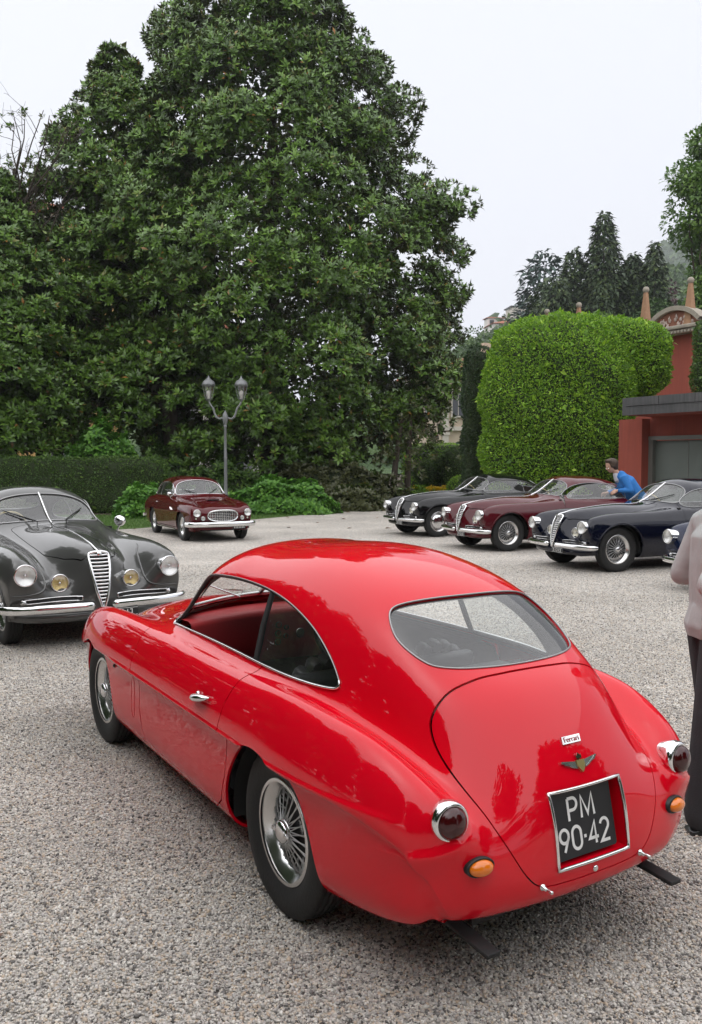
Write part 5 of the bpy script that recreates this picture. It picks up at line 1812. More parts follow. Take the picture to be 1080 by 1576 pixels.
# ------------------------------------------------------------------ wine-red notchback coupe with the oval egg-crate grille
def gt_rows():
    low = lambda x, w=0.0: [(x, .50, .20), (x, .70 - w, .215), (x, .765 - w, .38), (x, .785 - w, .58), (x, .785 - w, .70)]
    r = []
    r.append([(-.95,.42,.28),(-1.0,.52,.29),(-1.02,.51,.30),(-1.03,.50,.30),(-1.04,.49,.30),(-1.05,.46,.30),(-1.06,.42,.30),(-1.07,.36,.30),(-1.07,.30,.30),(-1.08,.22,.30),(-1.08,.11,.30),(-1.08,0,.30)])
    r.append([(-.92,.45,.26),(-1.0,.60,.33),(-1.03,.63,.40),(-1.05,.63,.48),(-1.06,.62,.53),(-1.08,.57,.57),(-1.09,.50,.58),(-1.10,.42,.58),(-1.11,.34,.58),(-1.12,.24,.58),(-1.12,.12,.58),(-1.12,0,.58)])
    r.append([(-.80,.48,.24),(-.88,.66,.28),(-.92,.72,.42),(-.94,.74,.60),(-.95,.73,.69),(-.97,.68,.76),(-.98,.60,.79),(-.99,.50,.79),(-1.0,.40,.79),(-1.01,.28,.80),(-1.02,.14,.80),(-1.02,0,.80)])
    r.append(low(-.55, .01) + [(-.55,.755,.83),(-.55,.69,.90),(-.55,.59,.905),(-.56,.48,.915),(-.57,.36,.93),(-.58,.18,.94),(-.58,0,.945)])
    r.append(low(-.25) + [(-.25,.765,.85),(-.25,.715,.925),(-.25,.65,.955),(-.27,.57,.98),(-.29,.44,1.0),(-.32,.23,1.02),(-.33,0,1.025)])
    r.append(low(.10) + [(.10,.765,.855),(.10,.725,.93),(.10,.675,.97),(.09,.62,1.09),(.06,.525,1.27),(.02,.29,1.36),(.0,0,1.385)])
    r.append(low(.50) + [(.50,.765,.855),(.50,.725,.93),(.50,.68,.97),(.50,.63,1.09),(.50,.545,1.29),(.50,.31,1.395),(.50,0,1.425)])
    r.append(low(.92) + [(.92,.765,.855),(.92,.725,.93),(.92,.68,.97),(.92,.63,1.09),(.92,.545,1.29),(.92,.31,1.39),(.92,0,1.42)])
    r.append(low(1.28) + [(1.28,.765,.855),(1.28,.725,.93),(1.30,.68,.97),(1.31,.625,1.09),(1.27,.54,1.265),(1.24,.31,1.345),(1.25,0,1.37)])
    r.append(low(1.62) + [(1.62,.765,.85),(1.62,.72,.92),(1.62,.66,.965),(1.63,.585,.99),(1.67,.46,1.0),(1.73,.25,1.008),(1.76,0,1.012)])
    r.append(low(2.10) + [(2.10,.76,.84),(2.10,.69,.90),(2.10,.59,.90),(2.10,.47,.895),(2.10,.35,.92),(2.10,.18,.94),(2.10,0,.945)])
    r.append(low(2.50) + [(2.50,.755,.825),(2.50,.67,.88),(2.50,.565,.865),(2.50,.45,.85),(2.50,.33,.87),(2.50,.17,.89),(2.50,0,.90)])
    r.append([(2.86,.48,.22),(2.88,.66,.23),(2.90,.725,.38),(2.92,.745,.58),(2.92,.745,.68),(2.93,.71,.785),(2.92,.625,.835),(2.92,.52,.81),(2.93,.41,.795),(2.94,.30,.81),(2.95,.15,.825),(2.95,0,.83)])
    r.append([(3.0,.46,.24),(3.04,.62,.26),(3.08,.68,.38),(3.11,.70,.54),(3.12,.70,.60),(3.14,.665,.70),(3.14,.59,.725),(3.15,.49,.71),(3.17,.39,.70),(3.20,.28,.71),(3.22,.14,.72),(3.23,0,.72)])
    r.append([(3.0,.44,.25),(3.04,.60,.28),(3.08,.645,.33),(3.11,.655,.40),(3.12,.65,.43),(3.14,.61,.46),(3.15,.54,.465),(3.16,.46,.465),(3.18,.37,.465),(3.20,.27,.465),(3.22,.14,.465),(3.23,0,.465)])
    r.append([(2.95,.40,.25),(2.99,.55,.26),(3.02,.56,.265),(3.04,.55,.27),(3.05,.54,.27),(3.07,.50,.27),(3.08,.45,.27),(3.09,.39,.27),(3.10,.32,.27),(3.11,.23,.27),(3.12,.12,.27),(3.13,0,.27)])
    return r

def build_gt():
    sp = dict(rows=gt_rows(), nu=150, nv=90, paint=M['paint_wine'], arches=[(.0, .30, .37), (2.50, .30, .37)],
              side_win=[(1.50, .985), (1.24, 1.24), (.92, 1.30), (.50, 1.305), (.18, 1.24), (.02, 1.10), (-.05, .995), (.3, .985), (.9, .985)],
              rear_win=[(0, 1.06), (.25, 1.06), (.42, 1.08), (.40, 1.20), (.30, 1.29), (0, 1.32)],
              screen=[(0, 1.03), (.25, 1.026), (.47, 1.015), (.575, 1.01), (.585, 1.06), (.54, 1.18), (.46, 1.27), (.28, 1.325), (0, 1.35)],
              xm=.8, xnose=2.9, cuts=[],
              door=[(1.60, .97), (1.62, .70), (1.60, .40), (1.52, .28), (.50, .28), (.42, .5), (.40, .75), (.38, .97), (.38, 1.2), (1.5, 1.2)],
              belt=.985, hinge=(1.60, .7), handle=(.52, .82), pillar_x=.42, split_screen=False, frame=M['chrome'], trim=M['leather_tan'], lining=M['cloth_grey'], dash=M['leather_tan'], wheel_col=M['black'],
              wheel=(.335, .16, .205), wheel_style='wire', wb=2.50, track=.665, halfw=.775, cabin=(-.30, 1.72), seat_x=.85, roof=1.42,
              bonnet=[(1.86, -.46), (1.86, .46), (2.5, .42), (3.0, .34), (3.13, .2), (3.13, -.2), (3.0, -.34), (2.5, -.42)], bonnet_z=.72)
    car, full = base_coupe(sp)
    oval = [(.345 * math.copysign(abs(math.cos(a)) ** .75, math.cos(a)), .59 + .125 * math.copysign(abs(math.sin(a)) ** .8, math.sin(a))) for a in np.linspace(0, 2 * math.pi, 49)[:-1]]
    def fx(y, z): return 3.31 - .10 * (y / .345) ** 2
    bk = MB(); n = len(oval)
    bk.add([(fx(y, z) - .02, y, z) for y, z in oval] + [(fx(0, .59) - .02, 0, .59)], [(i, (i + 1) % n, n) for i in range(n)])
    go = bk.build('grille', M['black'], car)
    MB().tube([(fx(y, z) + .004, y, z) for y, z in oval], .016, 8, closed=True).build('grille_frame', M['chrome'], go)
    sl = MB()
    for y in np.linspace(-.30, .30, 13):
        h = .125 * (1 - (abs(y) / .345) ** 2.6) ** .5
        sl.box((fx(y, .59) - .004, y, .59), (.022, .007, 2 * h))
    for z in np.linspace(.50, .68, 6):
        w = .345 * (1 - (abs(z - .59) / .125) ** 2.4) ** .5
        sl.tube([(fx(y, z) - .002, y, z) for y in np.linspace(-w, w, 11)], .0045, 5)
    sl.build('grille_bars', M['chrome'], go)
    # surround that carries the grille out of the nose
    V_ = [(fx(y, z) + .002, y, z) for y, z in oval] + [(fx(y, z) - .16, y * 1.04, .59 + (z - .59) * 1.04) for y, z in oval]
    MB().add(V_, [(i, (i + 1) % n, n + (i + 1) % n, n + i) for i in range(n)], True).build('grille_surround', M['paint_wine'], car)
    for s in (1, -1):
        round_lamp(car, full, 'headlight', s * .59, .655, .082, M['reflector'], back=-.005)
        round_lamp(car, full, 'fog_light', s * .455, .535, .048, M['reflector'], depth=.03, back=-.012)
        h = surf_at(full, (6, s * .60, .53), (-1, 0, 0))[0]
        MB().ball(h, .02, 10, (.8, 1, 1)).build('indicator', M['fog_reflector'], car)
        # vent ornament on the wing
        h = surf_at(full, (1.83, s * 2, .70), (0, -s, 0))[0]
        mb = MB()
        for k in range(4):
            mb.tube([(1.72 + .05 * k, h.y + s * .006, .735 - .008 * k), (1.78 + .05 * k, h.y + s * .008, .675)], .010, 6)
        mb.build('wing_vent', M['chrome'], car)
        h, nn = surf_at(full, (-5, s * .58, .62), (1, 0, 0))
        MB().ball(h, .045, 12, (.6, 1, 1.3)).build('tail_light', M['dark_red'], car)
        MB().tube([(.45, s * .775, .24), (2.05, s * .775, .24)], .016, 8, flat=(.5, 1)).build('sill_strip', M['chrome'], car)
    MB().tube(curve_pts([(3.02, .80, .40), (3.22, .72, .40), (3.29, .40, .40), (3.31, 0, .40), (3.29, -.40, .40), (3.22, -.72, .40), (3.02, -.80, .40)], 30), .058, 10, flat=(.45, 1.0)).build('bumper', M['chrome'], car)
    MB().tube(curve_pts([(-.95, .76, .42), (-1.12, .66, .42), (-1.18, .3, .42), (-1.19, 0, .42), (-1.18, -.3, .42), (-1.12, -.66, .42), (-.95, -.76, .42)], 24), .045, 8, flat=(.45, 1)).build('bumper', M['chrome'], car)
    h = surf_at(full, (2.45, 0, 3), (0, 0, -1))[0]
    sc = MB(); sc.box((2.45, 0, h.z + .012), (.22, .28, .04), bev=.018); so = sc.build('bonnet_scoop', M['paint_wine'], car)
    MB().box((2.562, 0, h.z + .012), (.006, .24, .022)).build('scoop_opening', M['black'], so)
    MB().box((3.27, .36, .325), (.01, .30, .07)).build('number_plate', M['plate_black'], car)
    mb = MB()
    for a in np.linspace(-.11, .11, 7):
        mb.box((3.277, .36 + a, .325), (.002, .016, .04))
    mb.build('plate_characters', M['plate_white'], car)
    h = surf_at(full, (1.55, -.72, 3), (0, 0, -1))[0]
    mb = MB(); mb.tube([h, h + Vector((0, -.02, .08))], .008, 6); mb.ball(h + Vector((0, -.03, .11)), .06, 12, (.6, 1, .75)); mb.build('wing_mirror', M['chrome'], car)
    place(car, -4.328, 21.886, 207.2)
    tag(car, 'small wine-red coupe with oval egg-crate grille in front of the hydrangea', 'car')
    return car

build_gt()
# ------------------------------------------------------------------ trees and hedges of the garden
magnolia('huge evergreen magnolia filling the middle of the picture behind the lamp post', (-3.5, 38.5, 0), .58, 24.6,
         [(1.2, 4.4), (2.6, 5.6), (4.8, 6.9), (6.9, 7.1), (8.4, 7.3), (10.4, 7.2), (12.8, 6.5), (16, 5.1), (19.6, 4.0), (22.3, 2.5), (24.8, .8)], 700, 5, ros=48, lf=.26, per=8)
magnolia('olive-tinged magnolia standing left of the huge one, its dark trunk behind the wine-red coupe', (-6.75, 34.5, 0), .42, 19.2,
         [(3.2, 3.2), (5, 3.9), (8, 3.8), (12, 3.2), (15.0, 2.5), (17.0, 1.3), (19.2, .2)], 290, 9, lean=(-3.0, 2.5), hue=.10, ros=38, clump=(.6, 1.1), zmin=4.0, lf=.25, per=8)
magnolia('dark magnolia at the left edge with sparse bare top twigs', (-13.6, 33.6, 0), .40, 12.6,
         [(1.5, 2.5), (3, 3.2), (7, 3.3), (9, 2.5), (10.5, 1.3), (12.6, .4)], 300, 14, ros=38, clump=(.6, 1.15), zmin=2.2, lf=.25, per=8)

# bare twigs with few leaves above the left-hand tree
def twigs():
    rs = np.random.default_rng(21)
    t = empty('sparse_tree', (-13.2, 33.5, 0)); tag(t, 'thin half-bare tree with twigs against the sky at upper left', 'tree')
    tr = MB(); tr.tube([(0, 0, -.1), (-.2, 0, 5), (.1, .1, 10), (.3, 0, 13)], [.25, .2, .14, .08], 9); tr.build('trunk', M['bark'], t)
    lb = MB(); tips = []
    for i in range(16):
        z0 = rs.uniform(9, 13); a = rs.uniform(-.6, 1.6)
        e = np.array([math.cos(a) * rs.uniform(1.2, 2.9), rs.uniform(-1.2, 1.2), z0 + rs.uniform(1.5, 3.4)])
        e[2] = min(e[2], 16.0)
        s = np.array([.25, 0, z0 - 1])
        limb(lb, s, e, .05, .014, rs, n=5)
        for k in range(6):
            f = rs.uniform(.4, 1); p = s + (e - s) * f; q = p + rs.normal(0, .45, 3) + [0, 0, .35]
            limb(lb, p, q, .014, .006, rs, n=4, seg=4)
            if rs.random() < .55:
                tips.append(q); tips.append(q + rs.normal(0, .12, 3))
            for j in range(2):
                q2 = q + rs.normal(0, .25, 3) + [0, 0, .12]
                limb(lb, q, q2, .007, .004, rs, n=4, seg=3)
    lb.build('branches', M['bark'], t)['kind'] = 'stuff'
    C = np.array(tips)
    b, d, u, L = rosettes(C, np.tile([0, 0, 1.], (len(C), 1)) + rs.normal(0, .4, C.shape), 7, .20, rs)
    leaves('leaf_tufts', b, d, u, L, L * .4, M['magnolia_leaf'], t, rs)['kind'] = 'stuff'
twigs()

# second stems at the right foot of the great magnolia
def stems():
    rs = np.random.default_rng(33)
    for i, (x, y, lx, h) in enumerate(((1.62, 34.2, .5, 4.2), (2.25, 34.6, .2, 4.5))):
        t = empty('young_magnolia', (x, y, 0))
        tag(t, ('slender leaning stem with dark leaves at the right foot of the huge magnolia', 'slender upright stem with dark leaves beside the gravel path')[i], 'tree')
        tr = MB(); tr.tube([(0, 0, -.1), (lx * .3, 0, h * .4), (lx, .1, h)], [.16, .12, .07], 9); tr.build('trunk', M['bark'], t)
        C = np.array([lx * .7, 0, h * .62]) + rs.normal(0, 1, (90, 3)) * [.75, .7, .95]
        C = C[C[:, 2] > .9]
        b, d, u, L = rosettes(C, np.tile([0, -.4, 1.], (len(C), 1)) + rs.normal(0, .5, C.shape), 8, .21, rs)
        leaves('crown', b, d, u, L, L * .4, M['magnolia_leaf'], t, rs)['kind'] = 'stuff'
stems()

def shrub(name, label, base, size, seed, mat, nros, per, lf, cat='shrub', group=None, ratio=.45, shellw=(.8, 1.02), spread=(.1, 1.0), up=.6, core=True):
    """leafy mound: whorls over a dome"""
    rs = np.random.default_rng(seed)
    t = empty(name, base); tag(t, label, cat, group)
    s = np.array(size)
    v = unit(rs.normal(0, 1, (nros, 3))); v[:, 2] = np.abs(v[:, 2]) * 1.0 - .12
    lob = 1 + .09 * np.sin(v[:, 0] * 9 + seed) + .08 * np.sin(v[:, 1] * 7 + v[:, 2] * 8)
    C = v * s * rs.uniform(shellw[0], shellw[1], (nros, 1)) * lob[:, None]
    C[:, 2] = np.maximum(C[:, 2], .04)
    A = unit(v / s * s.mean() + np.array([0, 0, up]))
    b, d, u, L = rosettes(C, A, per, lf, rs, spread)
    leaves('foliage', b, d, u, L, L * ratio, mat, t, rs)['kind'] = 'stuff'
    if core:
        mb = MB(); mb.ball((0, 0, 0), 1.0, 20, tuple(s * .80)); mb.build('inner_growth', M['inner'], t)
    return t

shrub('hydrangea', 'long bright green hydrangea mound beneath the lamp post, right of the wine-red coupe', (-2.45, 29.7, 0), (2.05, 1.0, 1.32), 41, M['hydrangea'], 2600, 6, .15, ratio=.72)
shrub('hydrangea', 'small bright green hydrangea behind the tail of the wine-red coupe', (-6.75, 27.6, 0), (.85, .8, 1.15), 42, M['hydrangea'], 900, 6, .15, ratio=.72)
shrub('laurel_shrub', 'low dark glossy shrub at the right end of the hydrangea', (.15, 31.6, 0), (1.15, .8, 1.0), 43, M['magnolia_leaf'], 520, 8, .19)
shrub('understorey_shrub', 'dark shrub mass in the shade under the huge magnolia', (-1.0, 34.0, 0), (3.2, 1.2, 2.3), 44, M['magnolia_leaf'], 1500, 8, .20)
shrub('understorey_shrub', 'dark shrub behind the lamp post and the hydrangea', (-4.9, 32.5, 0), (1.6, .9, 2.2), 45, M['hedge_mid'], 800, 8, .20)
shrub('maple_shrub', 'light green shrub in the gap beneath the two left-hand magnolias', (-9.4, 32.2, 0), (1.5, .8, 3.6), 46, M['hydrangea'], 1500, 6, .22, ratio=.6)
shrub('laurel_shrub', 'grey-green leafy shrub just above the low clipped hedge', (-7.4, 33.0, 0), (1.5, .8, 2.6), 47, M['hedge_mid'], 900, 7, .22, ratio=.4)

super_hedge('clipped_hedge', 'low clipped green hedge running along the left behind the grey coupe', (-10.2, 30.2, 0), (3.7, .6, .98), 0, 42000, .060, M['hedge_mid'], 51, e=9, bump=.03)

# the towering clipped hedge and its neighbours
super_hedge('clipped_hedge', 'towering rounded bright green clipped hedge beside the red building', (6.10, 25.6, 0), (2.2, 1.9, 3.05), R(-10), 95000, .075, M['hedge_bright'], 52, e=3.0, bump=.08, freq=1.15)
super_hedge('clipped_hedge', 'rounded bright green lobe bulging over the grey canopy', (7.72, 25.8, 3.55), (1.72, 1.5, 1.22), R(-10), 42000, .075, M['hedge_bright'], 53, e=2.7, bump=.05, zcut=.0)
super_hedge('clipped_hedge', 'tall narrow dark green clipped hedge left of the towering one', (4.18, 28.2, 0), (.52, .6, 2.75), 0, 26000, .06, M['hedge_dark'], 54, e=5, bump=.05)
super_hedge('clipped_hedge', 'square bright-topped clipped hedge on the roof at the right edge', (10.75, 23.5, 3.4), (1.2, 1.1, 1.15), R(-34), 26000, .07, M['hedge_mid'], 55, e=6, bump=.05, zcut=.0)
super_hedge('topiary_shrub', 'clipped dome of box beside the yellow flowers, nearest the black coupe', (4.75, 35.5, 0), (.78, .7, .62), 0, 9000, .05, M['hedge_bright'], 56, e=2.4, cat='shrub', bump=.02)
super_hedge('topiary_shrub', 'rounded green shrub behind the clipped dome of box', (4.95, 40.5, 0), (.72, .8, 1.3), 0, 9000, .06, M['hedge_mid'], 57, e=2.6, cat='shrub', bump=.06)
super_hedge('topiary_shrub', 'looser green shrub left of the rounded one, above the yellow flowers', (3.95, 41.5, 0), (.85, .8, 1.05), 0, 9000, .07, M['hedge_mid'], 58, e=2.2, cat='shrub', bump=.12)
super_hedge('clipped_hedge', 'distant low hedge with a light flat top below the villa', (5.6, 49, 0), (2.6, .7, 1.42), 0, 14000, .08, M['hedge_bright'], 59, e=8, bump=.02)
sheet('back_lawn', [(2.6, 36), (4.2, 34.5), (8, 33), (14, 44), (9, 60), (-2, 60), (2.2, 42)], .010, M['lawn'])

def flower_bed():
    rs = np.random.default_rng(61)
    t = empty('flower_bed', (3.55, 38.6, 0)); tag(t, 'small bed of yellow flowers on the lawn behind the black coupe', 'flowers')
    n = 700
    P = rs.uniform(-1, 1, (n, 3)) * [.75, .35, 0] + np.array([0, 0, .55]); P[:, 2] += rs.normal(0, .06, n)
    b, d, u, L = rosettes(P, np.tile([0, 0, 1.], (n, 1)) + rs.normal(0, .3, (n, 3)), 5, .06, rs)
    leaves('petals', b, d, u, L, L * .8, M['flower_yellow'], t, rs, quad=True)['kind'] = 'stuff'
    n = 1500
    P = rs.uniform(-1, 1, (n, 3)) * [.75, .35, .25] + np.array([0, 0, .25])
    leaves('foliage', P, rs.normal(0, .4, (n, 3)) + [0, 0, 1], rs.normal(0, 1, (n, 3)), np.full(n, .18), np.full(n, .05), M['hedge_bright'], t, rs, quad=True)['kind'] = 'stuff'
flower_bed()
shrub('fern', 'pale fern-like plant at the edge of the gravel path', (2.9, 36.6, 0), (.45, .4, .75), 62, M['hedge_bright'], 160, 6, .28, ratio=.25, core=False)

def grass():
    rs = np.random.default_rng(70)
    n = 90000
    P = np.stack([rs.uniform(-10, 1, n), rs.uniform(19, 33, n), np.full(n, .008)], -1)
    poly = np.array(LAWN)
    ins = sd_poly(P[:, :2], poly) < .06
    P = P[ins]
    n = len(P)
    D = rs.normal(0, .35, (n, 3)) + [0, 0, 1]
    L = rs.uniform(.03, .08, n)
    o = leaves('lawn_grass', P, D, rs.normal(0, 1, (n, 3)), L, np.full(n, .009), M['grass_blade'], None, rs, quad=True)
    tag(o, 'short green lawn grass behind the gravel court', 'grass', kind='stuff')
grass()

# ------------------------------------------------------------------ trees farther back on the right
G2 = 'tall conifers behind the walled garden'
conifer('tallest dark conifer of the group, its tip highest', (26.8, 92, 0), 28.4, 4.6, 71, M['conifer'], 22000, G2, leafl=.62, shape=.7)
conifer('dark conifer just left of the tallest one', (24.2, 94, 0), 25.0, 4.2, 72, M['conifer'], 18000, G2, leafl=.62, shape=.62)
conifer('broad dark conifer at the left of the tall pair', (21.5, 92, 0), 21.5, 5.0, 73, M['conifer'], 20000, G2, leafl=.62, shape=.45)
conifer('dark pointed conifer right of the tallest one, with a side spire', (30.0, 92, 0), 24.0, 3.4, 74, M['conifer'], 18000, G2, leafl=.62, shape=.6)
conifer('short dark conifer with two tips, fourth from the left', (31.5, 90, 0), 24.8, 2.8, 75, M['conifer'], 12000, G2, leafl=.6, shape=.65)
conifer('blue-grey cedar at the left end of the conifers', (28.5, 128, 0), 33.0, 7.0, 76, M['conifer_blue'], 9000, G2, leafl=1.1, shape=.5, droop=.0)
round_tree('yellow-green tree in front of the conifers', (24.5, 82, 0), 16, [(2, 3.5), (8, 4.5), (13, 3.5), (16, 1)], 77, M['broadleaf'], 40, 200, .4)
round_tree('mid green tree between the conifers and the obelisks', (33.0, 88, 0), 19, [(2, 4), (9, 5.5), (15, 4), (19, 1)], 78, M['broadleaf_dark'], 80, 380, .5)
round_tree('green tree behind the right-hand obelisk', (36.5, 84, 0), 18, [(2, 4), (9, 5.5), (14, 4.5), (18, 1)], 79, M['broadleaf_dark'], 80, 380, .5)
round_tree('copper-leaved tree below the far hill', (41.5, 118, 0), 27, [(14, 4), (21, 5), (27, 1)], 80, M['copper_leaf'], 40, 160, .5)
round_tree('tall pale green tree at the right edge reaching highest', (22.0, 52, 0), 22.5, [(9, .6), (13, 1.0), (15, 1.6), (17, 2.4), (19.5, 2.1), (21.5, .7)], 81, M['broadleaf'], 110, 300, .28, trunk=.35, clump=(.7, 1.3))
round_tree('green tree below the tall pale one at the right edge', (24.2, 57, 0), 12, [(2, 3.0), (7, 3.4), (9.5, 2.6), (11.5, 1)], 82, M['broadleaf'], 90, 300, .32)
round_tree('feathery green tree on the slope above the villa roof', (11.5, 82, 0), 14.0, [(6, 2.6), (10, 3.4), (14, 1.0)], 83, M['broadleaf_dark'], 40, 200, .36)
round_tree('olive tree beside the villa, between it and the towering hedge', (15.5, 86, 0), 12.5, [(5, 2.6), (9, 3.2), (12.5, 1.0)], 84, M['broadleaf_dark'], 36, 180, .36)

# ------------------------------------------------------------------ trees round the rest of the court (mirrored in the red paint)
for i, (x, y, h, r_, lb) in enumerate((
        (-13, 5.5, 11, 4.4, 'tall round tree left of the court, out of the picture'), (-11, -3.5, 12, 4.6, 'big round tree to the left behind the viewpoint'),
        (-5, -10, 10.5, 4.0, 'round tree behind the viewpoint on the left'), (2.0, -13, 10, 4.4, 'broad tree straight behind the viewpoint'),
        (9, -11, 12, 4.4, 'tall tree behind the viewpoint on the right'), (16.5, -3, 11, 4.5, 'round tree to the right of the viewpoint'), (-17, 13.5, 14, 5.0, 'tall tree beside the grey coupe, out of the picture'))):
    round_tree(lb, (x, y, 0), h, [(1.0, r_ * .7), (h * .45, r_), (h * .75, r_ * .75), (h, r_ * .2)], 90 + i, M['broadleaf_dark'], 110, 110, .65, group='trees round the court behind the viewpoint', clump=(1.0, 1.7))
# ------------------------------------------------------------------ buildings
M['red_render'] = simple('red lime render', (.27, .050, .040), .9, var=.22, vscale=1.6, bump=.25, bscale=40)
M['slate'] = simple('dark zinc fascia', (.075, .075, .078), .55, .3, var=.35, vscale=2.2, rvar=.15)
M['door_grey'] = simple('grey-green garage door', (.105, .125, .11), .5, var=.10, vscale=2)
M['frame_grey'] = simple('grey metal frame', (.13, .135, .12), .5)
M['carved_stone'] = simple('weathered stone', (.30, .27, .22), .9, var=.35, vscale=7, bump=.5, bscale=30)
M['terracotta'] = simple('terracotta obelisk', (.33, .19, .11), .85, var=.3, vscale=9, bump=.3, bscale=30)
M['mosaic_pale'] = simple('pale mosaic', (.45, .36, .31), .8, var=.4, vscale=16)
M['mosaic_rust'] = simple('rust mosaic', (.24, .10, .065), .85, var=.3, vscale=10)
M['stucco'] = simple('cream stucco', (.50, .42, .32), .9, var=.15, vscale=2)
M['stone_trim'] = simple('pale stone trim', (.55, .51, .45), .85, var=.15, vscale=4)
M['tile'] = simple('terracotta roof tile', (.38, .145, .085), .85, var=.4, vscale=6)
M['pane'] = simple('dark window pane', (.03, .035, .04), .08, coat=.6)
M['shutter'] = simple('grey shutter', (.20, .21, .22), .6)
M['ochre'] = simple('ochre wall', (.55, .36, .14), .9, var=.15, vscale=1.5)
M['white_wall'] = simple('white wall', (.62, .60, .56), .9)

def streaked(name, col, dark, rough, metal=0.0, amount=.6):
    """rain-streaked surface: long vertical runs and broad patches"""
    m, nt, b = nodes_mat(name)
    tc = N(nt, 'ShaderNodeTexCoord'); mp = N(nt, 'ShaderNodeMapping'); mp.inputs['Scale'].default_value = (9, 9, .55)
    nt.links.new(tc.outputs['Object'], mp.inputs['Vector'])
    n1 = N(nt, 'ShaderNodeTexNoise', i_Scale=1.6, i_Detail=8.0, i_Roughness=.65); nt.links.new(mp.outputs['Vector'], n1.inputs['Vector'])
    n2 = N(nt, 'ShaderNodeTexNoise', i_Scale=.9, i_Detail=7.0, i_Roughness=.6); nt.links.new(tc.outputs['Object'], n2.inputs['Vector'])
    ad = N(nt, 'ShaderNodeMath', operation='MULTIPLY'); nt.links.new(n1.outputs['Fac'], ad.inputs[0]); nt.links.new(n2.outputs['Fac'], ad.inputs[1])
    mr = N(nt, 'ShaderNodeMapRange'); mr.inputs['From Min'].default_value = .16; mr.inputs['From Max'].default_value = .36; mr.inputs['To Max'].default_value = amount
    nt.links.new(ad.outputs[0], mr.inputs['Value'])
    mx = N(nt, 'ShaderNodeMixRGB'); mx.inputs['Color1'].default_value = (*col, 1); mx.inputs['Color2'].default_value = (*dark, 1)
    nt.links.new(mr.outputs['Result'], mx.inputs['Fac']); nt.links.new(mx.outputs['Color'], b.inputs['Base Color'])
    b.inputs['Roughness'].default_value = rough; b.inputs['Metallic'].default_value = metal
    nb = N(nt, 'ShaderNodeTexNoise', i_Scale=45.0, i_Detail=4.0); nt.links.new(tc.outputs['Object'], nb.inputs['Vector'])
    bp = N(nt, 'ShaderNodeBump', i_Strength=.3, i_Distance=.01); nt.links.new(nb.outputs['Fac'], bp.inputs['Height']); nt.links.new(bp.outputs['Normal'], b.inputs['Normal'])
    return m
M['red_render'] = streaked('red lime render, weathered', (.30, .066, .042), (.19, .048, .034), .9)
M['slate'] = streaked('rain-marked zinc', (.055, .055, .057), (.16, .16, .155), .6, .2, .45)

U_ = Vector((-.540, .842, 0)); NB = Vector((-.842, -.540, 0))       # along the front of the red building, and out of it
RB = Matrix((U_, NB, Vector((0, 0, 1)))).transposed()

def red_building():
    C = Vector((6.85, 21.6, 0))          # left front corner of the canopy; +u runs away from the camera, so the front extends along -u
    t = empty('red_building', C)
    t.rotation_euler = RB.to_euler()
    tag(t, 'dark red rendered garage building with flat grey canopy at the right', 'building')
    # local axes: x = u (away, to the left), y = out of the front, z up
    W = 12.0
    w = MB()
    w.box((.47, -1.10, 1.45), (.74, .5, 2.9))                       # pier at the left end, running on behind the hedge
    w.build('wall', M['red_render'], t)
    MB().box((-5.75, -1.20, 2.70), (11.7, .10, .52)).build('lintel', M['red_render'], t)
    MB().box((-W / 2 + .6, -3.3, 1.65), (W + 1.2, .3, 3.3)).build('back_wall', M['red_render'], t)
    MB().box((-W / 2 + .02, -.66, 3.03), (W, 1.18, .14)).build('soffit', M['red_render'], t)
    # fascia of upright zinc sheets
    f = MB().box((-W / 2, -.045, 3.17), (W + .1, .05, .43)).build('fascia', M['slate'], t)
    for k in range(12):
        MB().box((-.55 - k * 1.0, -.008, 3.285), (.988, .03, .205)).build('fascia_sheet', M['slate'], f)
    MB().box((.03, -1.5, 3.17), (.05, 2.9, .43)).build('fascia_return', M['slate'], t)
    MB().box((-W / 2, -1.6, 3.36), (W, 3.0, .06)).build('flat_roof', M['slate'], t)
    d = MB().box((-1.98, -1.28, 1.17), (3.9, .06, 2.33)).build('garage_door', M['door_grey'], t)
    for k in range(1, 4):
        MB().box((-1.98 - 1.95 + k * .975, -1.246, 1.17), (.02, .012, 2.30)).build('door_seam', M['frame_grey'], d)
    MB().box((-.10, -1.245, 1.19), (.03, .03, .16)).build('door_pull', M['black'], d)
    for x in (.035, -4.0):
        MB().box((x, -1.20, 1.19), (.13, .16, 2.38)).build('door_frame', M['frame_grey'], t)
    MB().box((-1.98, -1.18, 2.40), (4.15, .16, .10)).build('door_frame', M['frame_grey'], t)
    # high garden wall behind, with the pediment
    return t
red_building()

